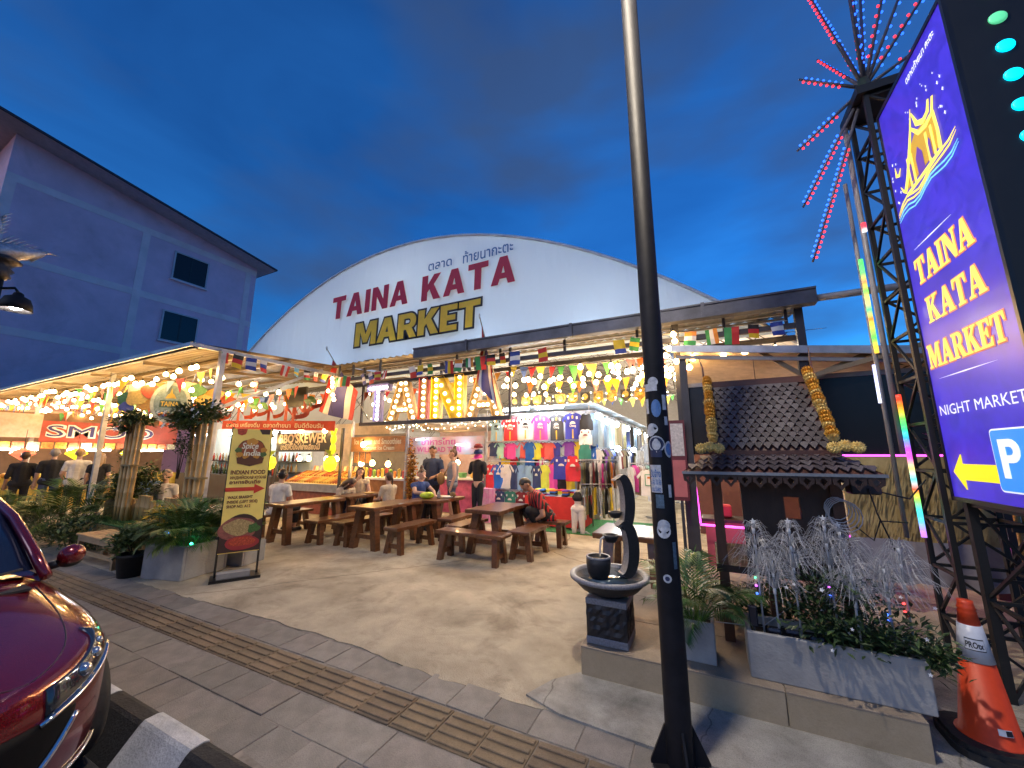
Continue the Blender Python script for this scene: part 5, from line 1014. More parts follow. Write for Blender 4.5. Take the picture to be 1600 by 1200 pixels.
trestle('timber_bench', 'timber bench right of the table with the yellow-green bag', -4.62, -4.30, 6.12, 7.0, .42, .05, .08, 16, 'bench', BB)
trestle('timber_bench', 'timber bench closest to the street, lying crosswise', -3.94, -2.74, 5.16, 5.48, .43, .05, .08, 17, 'bench', BB)
trestle('timber_bench', 'timber bench right of the small table', -2.86, -2.50, 5.58, 6.45, .43, .05, .08, 18, 'bench', BB)
trestle('timber_bench', 'timber bench left of the small table', -4.08, -3.76, 5.62, 6.55, .42, .05, .08, 19, 'bench', BB)
trestle('timber_bench', 'timber bench carrying the man in striped shirt', -2.95, -2.30, 6.68, 7.0, .43, .05, .08, 20, 'bench', BB)
# ================================================================ people
def cap(b, p0, p1, r0, r1, n=10):
    p0 = Vector(p0); p1 = Vector(p1); d = p1 - p0; L_ = max(d.length, 1e-4); M = d.to_track_quat('Z', 'Y').to_matrix()
    prof = [(max(r0 * math.sin(a), .0004), -r0 * math.cos(a)) for a in [math.pi / 2 * i / 4 for i in range(5)]] + [(max(r1 * math.cos(a), .0004), L_ + r1 * math.sin(a)) for a in [math.pi / 2 * i / 4 for i in range(5)]]
    return b.lathe(prof, p0, n, 0, True, M)
def melt(b, name, m, par, vox=.011, smooth=3, bump=None):
    """fuse overlapping volumes into one continuous skin"""
    me = b.mesh('tmp', m); o = bpy.data.objects.new('tmp', me); COL.objects.link(o)
    r = o.modifiers.new('r', 'REMESH'); r.mode = 'VOXEL'; r.voxel_size = vox; r.use_smooth_shade = True
    s = o.modifiers.new('s', 'SMOOTH'); s.iterations = smooth; s.factor = .5
    dg = bpy.context.evaluated_depsgraph_get(); dg.update(); nm = bpy.data.meshes.new_from_object(o.evaluated_get(dg))
    bpy.data.objects.remove(o); bpy.data.meshes.remove(me)
    nm.materials.clear(); nm.materials.append(m); nm.name = name
    for p in nm.polygons: p.use_smooth = True
    return inst(name, nm, par)
SK = [mat('skin_tan', (.42, .22, .13), .5, var=.08), mat('skin_light', (.55, .33, .23), .5, var=.08), mat('skin_brown', (.24, .12, .065), .5, var=.08)]
HR = [mat('hair_black', (.012, .010, .009), .4, var=.3, scale=60, stretch=(6, 6, 1)), mat('hair_brown', (.07, .035, .018), .45, var=.4, scale=60, stretch=(6, 6, 1)), mat('hair_grey', (.25, .23, .21), .5), mat('hair_blond', (.35, .22, .10), .45, var=.3, scale=50)]
def cloth(n, c): return mat('cloth_' + n, c, .85, var=.15, scale=14, bump=.4, bscale=25)
def person(label, loc, face, h=1.7, sit=None, lean=0, headt=0, headyaw=0, armL=None, armR=None, skin=0, top=None, sleeve=.5, legs=None, legl=1, hair=(0, 'short'), knees=None, vox=.011, group=None, low=True, cat='person'):
    """face = direction the person looks (x, y); sit = seat height or None; arms = (elbow, wrist) in body coordinates (x right of the viewer facing them, -y forward)"""
    P = thing('person', label, cat, loc, group); s = h / 1.7
    rz = math.atan2(face[0], -face[1]); W = Matrix.Translation(Vector(loc)) @ Matrix.Rotation(rz, 4, 'Z') @ Matrix.Scale(s, 4)
    pz = .93 if sit is None else sit / s + .09
    piv = Vector((0, 0, pz)); Lm = Matrix.Translation(piv) @ Matrix.Rotation(lean, 4, 'X') @ Matrix.Translation(-piv)
    U = lambda x, y, z: W @ (Lm @ Vector((x, y, pz + z)))        # upper body, z above pelvis
    G_ = lambda x, y, z: W @ Vector((x, y, z))
    b = MB(); c = lambda p, q, r0, r1: cap(b, p, q, r0 * s, r1 * s)
    # trunk
    c(U(-.075, 0, -.02), U(.075, 0, -.02), .115, .115); c(U(0, 0, 0), U(0, .005, .18), .125, .118); c(U(0, 0, .18), U(0, .012, .36), .118, .128); c(U(-.12, .012, .40), U(.12, .012, .40), .085, .085)
    c(U(0, .015, .42), U(0, 0, .57), .058, .052)
    Hm = Matrix.Translation(Vector((0, 0, pz + .57))) @ Matrix.Rotation(headyaw, 4, 'Z') @ Matrix.Rotation(headt, 4, 'X'); Hd = lambda x, y, z: W @ (Lm @ (Hm @ Vector((x, y, z))))
    c(Hd(0, .012, .10), Hd(0, .005, .12), .088, .088); c(Hd(0, -.03, .045), Hd(0, -.025, .075), .062, .07); c(Hd(0, -.085, .085), Hd(0, -.103, .068), .012, .016); c(Hd(-.028, -.082, .03), Hd(.028, -.082, .03), .012, .012)
    for q in (-1, 1): c(Hd(q * .088, .01, .06), Hd(q * .094, .015, .10), .014, .018); c(Hd(q * .03, -.080, .112), Hd(q * .05, -.07, .112), .012, .010)
    arms = {}
    for q, A in ((-1, armL), (1, armR)):
        sh = U(q * .175, .012, .41)
        if A is None: A = ((q * .235, .02, .14), (q * .245, -.05, -.10))
        el = U(*A[0]); wr = U(*A[1]); arms[q] = (sh, el, wr)
        c(U(q * .12, .012, .41), sh, .075, .062); c(sh, el, .056, .044); c(el, wr, .043, .030)
        d = (wr - el).normalized(); x = d.cross(Vector((0, 0, 1))); x = x.normalized() if x.length > .1 else Vector((1, 0, 0)); n = x.cross(d)
        c(wr, wr + d * .075 * s, .030, .034); c(wr + x * .02 * s, wr + d * .07 * s + x * .028 * s, .022, .018); c(wr - x * .02 * s, wr + d * .07 * s - x * .028 * s, .022, .018)
        for k in range(4):
            a = wr + d * .075 * s + x * (k - 1.5) * .019 * s; m_ = a + d * (.045 if k in (1, 2) else .036) * s - n * .006 * s; c(a, m_, .0105, .010); c(m_, m_ + d * .022 * s - n * .02 * s, .010, .008)
        t0 = wr + d * .025 * s + x * q * .028 * s; c(t0, t0 + d * .04 * s + x * q * .022 * s, .013, .011); c(t0 + d * .04 * s + x * q * .022 * s, t0 + d * .065 * s + x * q * .02 * s, .011, .009)
    lg = {}
    for q in (-1, 1):
        hip = W @ Vector((q * .09, 0, pz - .02))
        if sit is None: kn = G_(q * .10, -.02, .50); an = G_(q * .105, .03, .08); to = G_(q * .125, -.13, .035)
        elif knees: kn = G_(*[knees[0] * q, knees[1], knees[2]]); an = G_(knees[3] * q, knees[4], knees[5]); to = an + (W.to_3x3() @ Vector((.02 * q, -.16, -.04)))
        else: kn = G_(q * .12, -.42, pz - .02); an = G_(q * .12, -.38, .09); to = G_(q * .13, -.55, .035)
        lg[q] = (hip, kn, an, to); c(hip, kn, .085, .058); c(kn, kn.lerp(an, .35), .055, .058); c(kn.lerp(an, .35), an, .058, .038); c(an + (W.to_3x3() @ Vector((0, .03, -.03))), to, .042, .030)
    melt(b, 'body', SK[skin], P, vox)
    if top:
        b = MB(); f = lambda p, q, r0, r1: cap(b, p, q, r0 * s, r1 * s)
        f(U(-.085, 0, -.06), U(.085, 0, -.06), .128, .128); f(U(0, 0, -.02), U(0, .005, .18), .142, .134); f(U(0, 0, .18), U(0, .012, .36), .134, .142); f(U(-.12, .012, .395), U(.12, .012, .395), .096, .096); f(U(-.07, .01, -.02), U(-.09, .01, .34), .10, .085); f(U(.07, .01, -.02), U(.09, .01, .34), .10, .085)
        f(U(0, .015, .44), U(0, .01, .475), .068, .062)
        if sleeve > 0:
            for q in (-1, 1):
                sh, el, wr = arms[q]; f(U(q * .12, .012, .405), sh, .085, .075)
                if sleeve <= 1: f(sh, sh.lerp(el, sleeve), .072, .068 - .012 * sleeve)
                else: f(sh, el, .068, .056); f(el, el.lerp(wr, sleeve - 1), .055, .045)
        melt(b, 'shirt', top, P, vox, 4)
    if legs:
        b = MB(); f = lambda p, q, r0, r1: cap(b, p, q, r0 * s, r1 * s)
        f(U(-.08, 0, -.04), U(.08, 0, -.04), .124, .124); f(U(0, 0, 0), U(0, 0, .08), .122, .12)
        for q in (-1, 1):
            hip, kn, an, to = lg[q]
            if legl <= 1: f(hip, hip.lerp(kn, legl), .10, .085 - .01 * legl)
            else: f(hip, kn, .097, .074); f(kn, kn.lerp(an, legl - 1), .073, .062)
        melt(b, 'trousers', legs, P, vox, 4)
    if hair:
        m, st = HR[hair[0]], hair[1]; b = MB(); f = lambda p, q, r0, r1: cap(b, p, q, r0 * s, r1 * s)
        f(Hd(0, .028, .125), Hd(0, .022, .145), .093, .086); f(Hd(0, .045, .08), Hd(0, .05, .12), .075, .08); f(Hd(-.045, -.022, .168), Hd(.045, -.022, .168), .036, .036)
        if st == 'long':
            f(Hd(0, .05, .12), Hd(0, .085, -.05), .085, .085); f(Hd(0, .085, -.05), Hd(0, .10, -.24), .09, .05)
            for q in (-1, 1): f(Hd(q * .07, .0, .12), Hd(q * .085, .01, -.06), .035, .03); f(Hd(q * .085, .01, -.06), Hd(q * .08, .0, -.2), .03, .015)
        if st == 'bun': f(Hd(0, .06, .20), Hd(0, .07, .245), .048, .042); f(Hd(0, .07, .245), Hd(0, .10, .27), .035, .02)
        if st == 'tail': f(Hd(0, .10, .12), Hd(0, .15, .04), .035, .03); f(Hd(0, .15, .04), Hd(0, .15, -.1), .028, .012)
        melt(b, 'hair', m, P, .009, 2)
    if low:
        b = MB()
        for q in (-1, 1): hip, kn, an, to = lg[q]; cap(b, an + (W.to_3x3() @ Vector((0, .03, -.035))), to + (W.to_3x3() @ Vector((0, -.005, -.002))), .046 * s, .036 * s)
        o = melt(b, 'shoes', mat('shoe_dark', (.03, .028, .03), .6), P, .011, 2)
    e = MB()
    for q in (-1, 1): e.ball(Hd(q * .034, -.083, .095), .009 * s, 8, 6)
    e.build('eyes', mat('eye_dark', (.02, .015, .012), .2, var=0), P)
    return P
c_w = cloth('white', (.66, .63, .56)); c_k = cloth('black', (.014, .014, .016)); c_n = cloth('navy', (.035, .05, .10)); c_b = cloth('beige', (.55, .46, .34)); c_g = cloth('grey', (.22, .22, .24)); c_j = cloth('jean', (.05, .07, .13)); c_bl = cloth('blue', (.03, .06, .20)); c_pu = cloth('purple', (.16, .04, .28)); c_gr2 = cloth('floral', (.33, .24, .2)); c_lb = cloth('lightblue', (.10, .20, .42))
person('man in white t-shirt seated with his back to the street', (-8.02, 5.22, 0), (-.25, .97), sit=.42, lean=.10, headyaw=.5, top=c_w, legs=c_k, legl=1.7, skin=0, armL=((-.25, -.08, .14), (-.16, -.30, .12)), armR=((.25, -.08, .14), (.16, -.30, .12)))
person('woman resting her head on folded arms at the table', (-7.80, 6.55, 0), (1, -.15), h=1.6, sit=.42, lean=.75, headt=.25, headyaw=.5, top=c_b, sleeve=.3, legs=c_j, legl=1.6, hair=(1, 'long'), skin=1, armL=((-.24, -.20, .24), (.02, -.36, .28)), armR=((.24, -.20, .24), (.0, -.38, .24)))
person('long-haired woman with her hand to her face behind the table', (-7.82, 7.15, 0), (.75, -.65), h=1.66, sit=.44, lean=.12, headt=.1, top=c_b, sleeve=.1, legs=c_j, legl=1.6, hair=(1, 'long'), skin=1, armL=((-.25, -.16, .18), (-.06, -.16, .52)), armR=((.25, -.14, .16), (.10, -.36, .16)))
person('girl in beige blouse seated facing left with tied hair', (-6.42, 6.72, 0), (-.98, .1), h=1.52, sit=.42, lean=.08, top=c_b, sleeve=.6, legs=c_w, legl=.8, hair=(1, 'tail'), skin=1, armL=((-.23, -.08, .16), (-.12, -.34, .16)), armR=((.23, -.08, .16), (.12, -.34, .14)))
person('woman in blue top with hair bun reaching across the table', (-5.92, 7.12, 0), (.95, -.25), h=1.64, sit=.44, lean=.15, headt=.15, top=c_bl, sleeve=.25, legs=c_k, legl=1.6, hair=(1, 'bun'), skin=1, armL=((-.26, -.20, .30), (-.10, -.46, .32)), armR=((.26, -.20, .28), (.10, -.46, .26)))
person('bearded man in navy shirt standing behind the table', (-6.30, 8.10, 0), (.35, -.94), h=1.80, top=c_n, sleeve=.55, legs=c_k, legl=1.9, hair=(0, 'short'), skin=0, headt=.25, lean=.05, armL=((-.25, -.02, .14), (-.20, -.26, .06)), armR=((.27, -.06, .14), (.12, -.30, .08)))
person('woman in grey tank top and shorts with a tan bag', (-5.66, 8.05, 0), (-.72, -.69), h=1.72, top=c_g, sleeve=0, legs=c_j, legl=.75, hair=(1, 'bun'), skin=1, headt=.12, armL=((-.25, .0, .14), (-.16, -.24, .16)), armR=((.25, .02, .14), (.24, -.06, -.1)))
bg_ = MB(); bg_.ball((-5.86, 7.86, 1.02), (.11, .06, .15), 12, 8); bg_.tube([(-5.80, 7.9, 1.1), (-5.7, 7.93, 1.3), (-5.60, 8.0, 1.47)], .012, 6); tag(bg_.build('shoulder_bag', mat('tan_leather', (.32, .17, .05), .5)), 'tan bag hanging in front of the woman in grey', 'bag')
ST = thing('person', 'man in red and black striped shirt hunched over his hands', 'person', (0, 0, 0)); bpy.data.objects.remove(ST)
m_str = bpy.data.materials.new('striped_jersey'); m_str.use_nodes = True; t = m_str.node_tree; wv = t.nodes.new('ShaderNodeTexWave'); wv.inputs['Scale'].default_value = 5.5; wv.bands_direction = 'X'; wv.wave_profile = 'SIN'; wr_ = t.nodes.new('ShaderNodeValToRGB'); wr_.color_ramp.interpolation = 'CONSTANT'; wr_.color_ramp.elements[0].color = (.45, .02, .02, 1); wr_.color_ramp.elements[1].color = (.012, .012, .014, 1); wr_.color_ramp.elements[1].position = .5; tt = t.nodes.new('ShaderNodeTexCoord')
t.links.new(tt.outputs['Object'], wv.inputs['Vector']); t.links.new(wv.outputs[0], wr_.inputs[0]); t.links.new(wr_.outputs[0], t.nodes['Principled BSDF'].inputs['Base Color']); t.nodes['Principled BSDF'].inputs['Roughness'].default_value = .7
person('man in red and black striped shirt hunched over his hands', (-2.72, 6.86, 0), (-.72, -.69), h=1.72, sit=.43, lean=.60, headt=.35, headyaw=.1, top=m_str, sleeve=.6, legs=c_k, legl=1.75, hair=(0, 'short'), skin=0, armL=((-.27, -.12, .12), (-.06, -.34, .10)), armR=((.27, -.12, .12), (.06, -.34, .10)), knees=(.20, -.40, .62, .10, -.25, .40))
person('man with short grey hair in black t-shirt at the sweets stall', (-15.95, 3.98, 0), (-.97, .2), h=1.74, top=c_k, sleeve=.8, legs=c_j, legl=1.9, hair=(2, 'short'), skin=1)
person('woman in loose black blouse at the left end of the sweets stall', (-16.3, 3.55, 0), (-.97, .2), h=1.66, top=c_k, sleeve=1.2, legs=c_k, legl=1.9, hair=(1, 'short'), skin=0)
person('man in pale yellow shirt leaning to the sweets stall', (-15.2, 4.25, 0), (-.95, .3), h=1.74, top=c_w, sleeve=.6, legs=c_k, legl=1.9, hair=(3, 'short'), skin=1, lean=.05, armR=((.26, -.02, .14), (.22, -.24, .0)))
person('long-haired woman in black beside the yellow lantern', (-14.8, 4.55, 0), (-.8, .6), h=1.62, top=c_k, sleeve=.5, legs=c_k, legl=1.9, hair=(3, 'long'), skin=1)
person('man in blue shirt seated behind the bamboo fence', (-11.3, 4.3, 0), (.9, -.1), h=1.68, sit=.45, top=c_lb, legs=c_k, legl=1.8, hair=(0, 'short'), skin=0); person('man with cap in white shirt seated behind the bamboo fence', (-10.5, 4.3, 0), (.7, -.7), h=1.66, sit=.42, top=c_w, legs=c_k, legl=1.8, hair=(2, 'short'), skin=1)
person('shop assistant in purple top behind the folded shirts', (-3.55, 9.65, 0), (.3, -.95), h=1.62, sit=.55, top=c_pu, legs=c_k, legl=1.8, hair=(0, 'short'), skin=2)
# things on the tables
b = MB(); b.ball((-5.28, 6.62, .76), (.17, .12, .07), 14, 8); b.ball((-5.20, 6.6, .79), (.09, .08, .05), 10, 6); tag(b.build('plastic_bag', mat('lime_plastic', (.45, .58, .03), .35, var=.25, scale=25, bump=.9, bscale=20)), 'crumpled yellow-green plastic bag on the table', 'bag')
b = MB(); b.lathe([(.035, .70), (.036, .78), (.034, .82), (.014, .86), (.014, .89), (.001, .89)], (-5.05, 6.72, 0), 12); tag(b.build('water_bottle', mat('clear_plastic', (.6, .65, .7), .1, var=0, trans=.7)), 'clear plastic water bottle beside the yellow-green bag', 'bottle')
b = MB(); b.lathe([(.001, .70), (.10, .70), (.15, .725), (.145, .73), (.001, .715)], (-5.0, 6.95, 0), 18); tag(b.build('white_plate', M_white), 'white plate of food on the table by the water bottle', 'plate'); b = MB(); b.ball((-4.88, 6.98, .765), (.07, .06, .055), 12, 8); tag(b.build('coconut', mat('coconut', (.16, .10, .04), .8, bump=.6)), 'brown coconut at the end of the table', 'coconut')
b = MB(); b.lathe([(.001, .71), (.08, .71), (.12, .735), (.115, .74), (.001, .72)], (-7.05, 6.75, 0), 18); tag(b.build('small_plate', mat('tan_plate', (.5, .35, .15), .5)), 'small tan plate on the table in front of the two women', 'plate')
# ================================================================ food stalls
M_sgk = mat('stall_black_board', (.02, .02, .02), .5); M_sgw = mat('stall_white', (.72, .72, .70), .5, var=.06); M_steelw = mat('stainless', (.5, .5, .5), .3, .8, var=.2)
def tube_light(par, a, c, col=(.9, .96, 1.0), s=75, r=.022): return MB().tube([a, c], r, 8).build('tube_light', glow('tube_%02d%02d_%d' % (int(col[0] * 99), int(col[2] * 99), s), col, s), par)
def sign_text(par, lines, F, m, nm='sign_lettering', d=.004):
    b = MB()
    for s, x, z, w, h in lines: text_on(b, s, F @ Matrix.Translation((x, z, 0)), width=w, size=h, bold=.03, d=d)
    return b.build(nm, m, par)
bulb_me = MB().lathe([(.001, -.075), (.022, -.072), (.040, -.055), (.046, -.032), (.040, -.010), (.022, .012), (.016, .022)], (0, 0, 0), 10).mesh('bulb', M_bulb)
sock_me = MB().lathe([(.014, .015), (.017, .02), (.017, .055), (.008, .07)], (0, 0, 0), 8).mesh('socket', M_wire)
def bulb(par, p, s=1.0):
    o = inst('bulb', bulb_me, par, p); o.scale = (s, s, s); q = inst('socket', sock_me, o); return o
# BBQ skewer stall
BQ = thing('skewer_stall', 'black signed barbecue skewer stall with sloping grill display', 'stall', (-10, 7.6, 0))
for x in (-11.5, -8.75): MB().bb(x - .03, x + .03, 7.28, 7.34, 0, 2.3).build('post', M_steel, BQ)
MB().bb(-11.4, -9.1, 7.22, 7.25, 1.68, 2.2).build('sign_board', M_sgk, BQ); sign_text(BQ, [("BBQ'SKEWER", .10, .25, 2.05, .36), ('บาร์บีคิวปิ้งไก่ย่างเสียบไม้', .2, .06, 1.7, .20)], FY(-11.4, 7.218, 1.68), mat('skewer_letters', (.7, .6, .4), .5, var=0))
MB().bb(-11.5, -8.75, 7.4, 8.4, 0, .62).build('counter', mat('counter_red', (.25, .06, .03), .5, var=.4, scale=8), BQ); MB().bb(-11.5, -8.7, 7.30, 7.42, .60, .80).build('counter_lip', M_steelw, BQ)
b = MB(); b.add([(-11.3, 7.42, .80), (-8.8, 7.42, .80), (-8.8, 8.2, 1.12), (-11.3, 8.2, 1.12), (-11.3, 7.42, .77), (-8.8, 7.42, .77), (-8.8, 8.2, 1.09), (-11.3, 8.2, 1.09)], [(0, 1, 2, 3), (7, 6, 5, 4), (0, 4, 5, 1), (1, 5, 6, 2), (2, 6, 7, 3), (3, 7, 4, 0)]); b.build('grill_tray', mat('tray_gold', (.55, .36, .10), .4, .3), BQ)
MB().bb(-11.6, -8.7, 9.0, 9.05, 0, 2.6).build('back_panel', mat('stall_back', (.5, .42, .32), .6, var=.3, scale=3), BQ)
sk = [MB().tube([(0, 0, 0), (.0, .30, .12)], [.022, .018], 6).mesh('skewer', mat('skewer_%d' % i, c, .5, var=.4, scale=40)) for i, c in enumerate([(.45, .16, .03), (.55, .32, .06), (.35, .07, .03), (.60, .45, .12)])]
SKG = 'skewers laid out on the grill tray'
for r_ in range(2):
    for k in range(22): o = inst('meat_skewer', random.choice(sk), None, (-11.2 + .107 * k, 7.46 + .38 * r_, .83 + .155 * r_)); tag(o, 'grilled meat skewer on the tray, %s from left in the %s row' % (ORD[k], ['front', 'back'][r_]), 'skewer', SKG)
bq_card = [MB().bb(-.045, .045, -.004, .004, 0, .14).mesh('price_card', mat('card_%d' % i, c, .6)) for i, c in enumerate([(.65, .4, .12), (.7, .6, .3), (.55, .25, .08)])]
for k in range(15): o = inst('price_card', random.choice(bq_card), BQ, (-11.0 + .15 * k, 8.22, 1.12)); o.rotation_euler = (-.2, rnd(-.15, .15), rnd(-.3, .3))
for k in range(4): bulb(BQ, (-11.0 + (.35 if k > 1 else 0) + .42 * k, 7.7, 1.52), 1.5)
for x, z in ((-11.45, 2.05), (-10.2, 2.3), (-9.2, 2.28)): bulb(BQ, (x, 7.1, z), 1.5)
M_pine = glow('pineapple_lamp', (.85, .78, .02), 2.2)
for x, lab in ((-11.55, 'glowing yellow pineapple lantern left of the skewer stall'), (-8.95, 'glowing yellow pineapple lantern right of the skewer stall')):
    PL = thing('pineapple_lantern', lab, 'lantern', (x, 7.15, 1.2)); MB().lathe([(.02, 0), (.13, .06), (.17, .2), (.13, .36), (.05, .40)], (x, 7.15, 1.15), 12, smooth=False).build('shade', M_pine, PL); b = MB()
    for k in range(22): a = k * 2.4; b.leaf((x, 7.15, 1.53), (math.cos(a) * .6, math.sin(a) * .6, 1), (0, 0, 1), .26, .06)
    b.build('leaf_tuft', mat('lime_leaf', (.25, .34, .02), .5), PL)
b = MB()
for z in (1.75, 2.0): b.ball((-8.86, 7.12, z), (.10, .05, .15), 10, 7)
b.tube([(-8.9, 7.12, 2.1), (-8.98, 7.12, 2.3)], .03, 6); b.tube([(-8.84, 7.12, 2.1), (-8.78, 7.12, 2.28)], .03, 6); tag(b.build('banana_garland', glow('yellow_decor', (.80, .70, .02), 1.2)), 'glowing yellow fruit decoration beside the skewer stall sign', 'decoration')
# smoothie stall
SM = thing('smoothie_stall', 'orange signed smoothie stall between skewer stall and noodle stall', 'stall', (-7.8, 7.8, 0))
M_orb = mat('orange_board', (.50, .22, .08), .5, var=.35, scale=5)
MB().bb(-8.62, -6.75, 7.50, 7.53, 1.67, 2.06).build('sign_board', M_orb, SM); sign_text(SM, [('Ice Cream and Smoothies', .12, .20, 1.65, .20), ('Coconut Ice Cream', .45, .05, 1.1, .15)], FY(-8.62, 7.498, 1.67), mat('cream_letter', (.8, .74, .55)))
MB().bb(-8.6, -6.75, 7.7, 8.3, 0, .95).build('counter', mat('counter_orange', (.42, .18, .06), .5, var=.4, scale=6), SM); MB().bb(-8.6, -6.72, 7.62, 8.3, .95, 1.0).build('counter_top', M_sgw, SM); MB().bb(-9.9, -7.7, 8.6, 8.65, 0, 2.2).build('back_panel', mat('stall_slate', (.10, .10, .12), .5, var=.3), SM)
for x in (-8.65, -6.7): MB().bb(x - .03, x + .03, 7.52, 7.58, 0, 2.5).build('post', M_galv, SM)
for x, z in ((-8.3, 1.40), (-7.9, 1.42), (-7.35, 1.40), (-8.0, 1.9)): bulb(SM, (x, 7.6 if z < 1.5 else 7.35, z), 1.5)
for k in range(3): MB().bb(-8.55 + .22 * k, -8.38 + .22 * k, 7.56, 7.57, 1.38, 1.66).build('menu_card', mat('menu_orange', (.6, .26, .08), .5, var=.4, scale=30), SM)
for k in range(12):
    b = MB(); x = -8.45 + .145 * k; h = rnd(.14, .24); b.lathe([(.03, 1.0), (.045, 1.0 + h), (.05, 1.0 + h), (.001, 1.0 + h + .03)], (x, 7.8, 0), 10); tag(b.build('fruit_cup', mat('cup_%d' % (k % 4), [(.6, .2, .05), (.65, .5, .08), (.5, .06, .06), (.2, .4, .06)][k % 4], .4)), 'fruit cup on the smoothie stall counter, %s from left' % ORD[k], 'cup', 'fruit cups on the smoothie counter')
shrub('flower_column', 'column of orange artificial flowers between smoothie and noodle stalls', (-6.52, 7.55, .3), (.10, .08, .85), 900, .08, [mat('orange_flower', (.62, .22, .02), .6), mat('orange_flower2', (.6, .35, .05), .6), mat('dry_leaf', (.30, .12, .03), .7)], seed=71, cat='decoration', w=.7)
# noodle stall with blue sign
PTS = thing('noodle_stall', 'noodle stall with blue and pink sign behind the standing couple', 'stall', (-6.6, 9, 0))
MB().bb(-7.95, -5.3, 9.0, 9.03, 1.60, 2.10).build('sign_board', mat('noodle_sign', (.22, .42, .62), .5, var=.4, scale=3, col2=(.55, .30, .45)), PTS); sign_text(PTS, [('อาหารไทย', .5, .28, 1.2, .22), ('WILD PAD THAI', .35, .07, 1.55, .20)], FY(-7.95, 8.998, 1.60), mat('magenta_letter', (.40, .08, .36), .5, var=0))
MB().bb(-7.95, -5.3, 9.3, 10, 0, .9).build('counter', mat('counter_pink', (.55, .12, .30), .5, var=.3), PTS); MB().bb(-7.95, -5.3, 9.2, 10, .9, .95).build('counter_top', M_sgw, PTS); MB().bb(-8, -5.2, 10.6, 10.65, 0, 2.5).build('back_panel', mat('noodle_back', (.48, .30, .30), .6, var=.5, scale=4, col2=(.62, .50, .48)), PTS); MB().bb(-7.97, -7.93, 9.0, 9.05, 0, 2.2).build('post', M_galv, PTS); MB().bb(-5.32, -5.28, 9.0, 9.05, 0, 2.2).build('post', M_galv, PTS)
for x in (-7.4, -6.9, -6.3): bulb(PTS, (x, 9.2, 1.42), 1.5)
tube_light(PTS, (-7.5, 8.82, 2.02), (-7.2, 8.82, 2.02), s=36, r=.014); tube_light(PTS, (-6.1, 8.82, 1.86), (-5.8, 8.82, 1.86), s=36, r=.014)
MB().bb(-5.15, -4.75, 8.3, 8.6, 0, .78).build('drinks_poster', mat('poster_pink', (.62, .10, .36), .5, var=.5, scale=8, col2=(.65, .4, .5)), PTS)
for k in range(7):
    b = MB(); x = -7.8 + .38 * k; b.lathe([(.10, .95), (.13, 1.08), (.12, 1.09), (.001, 1.02)], (x, 9.45, 0), 12); tag(b.build('food_bowl', mat('bowl_%d' % (k % 3), [(.6, .15, .1), (.1, .3, .12), (.65, .45, .1)][k % 3], .4)), 'food bowl on the noodle stall counter, %s from left' % ORD[k], 'bowl', 'bowls on the noodle counter')
# white-lit drinks shop
WS = thing('drinks_shop', 'white-lit drinks shop with shelves behind the bamboo columns', 'stall', (-14, 7, 0))
MB().bb(-17.5, -11.7, 8.6, 8.65, 0, 2.6).build('back_panel', mat('pale_blue_wall', (.55, .68, .72), .6, var=.06), WS)
for z in (1.0, 1.35): MB().bb(-17.4, -11.8, 8.2, 8.58, z, z + .03).build('shelf', M_black, WS)
for x in (-16.3, -14.2, -12.6): tube_light(WS, (x - .6, 7.6, 2.3), (x + .6, 7.6, 2.3), s=120)
MB().bb(-17.4, -11.8, 7.4, 7.9, 0, .95).build('counter', mat('counter_dark', (.06, .05, .05), .4), WS); MB().prism([RP(0, 0, .55, .7)], FY(-16.4, 8.58, 1.5), 0, .02).build('poster', mat('poster_black', (.03, .03, .03), .5, var=.6, scale=6, col2=(.4, .4, .38)), WS)
bt = [MB().lathe([(.035, 0), (.037, .16), (.014, .22), (.014, .28), (.001, .28)], (0, 0, 0), 8).mesh('bottle', mat('bottle_%d' % i, c, .25)) for i, c in enumerate([(.25, .12, .03), (.05, .09, .03), (.5, .45, .3), (.4, .05, .03), (.02, .02, .025)])]
for z in (1.03, 1.38, .95):
    for k in range(26): o = inst('bottle', random.choice(bt), None, (-17.2 + .205 * k + rnd(-.03, .03), 8.35 if z > 1 else 7.6, z)); tag(o, 'bottle in the white-lit drinks shop, %s from left on the %s' % (ORD[k], {1.03: 'middle shelf', 1.38: 'upper shelf', .95: 'counter'}[z]), 'bottle', 'bottles in the drinks shop')
# red banner above
b = MB(); RBn = thing('red_banner', 'long red printed banner hung above the drinks shop and skewer stall', 'banner', (-11, 6.9, 2.2)); Fb = frame((-13.4, 6.7, 2.38), (4.6, .4, -.16), (0, 0, 1)); MB().prism([RP(0, 0, 4.6, .26)], Fb, 0, .006).build('cloth', mat('banner_red_cloth', (.55, .05, .02), .6, var=.25, scale=3), RBn)
b = MB(); text_on(b, 'อาหาร เครื่องดื่ม  ตลาดท้ายนา  ยินดีต้อนรับ', Fb @ Matrix.Translation((.2, .07, .007)), width=4.0, size=.16, bold=.02); b.build('banner_lettering', mat('cream_letter', (.8, .74, .55)), RBn)
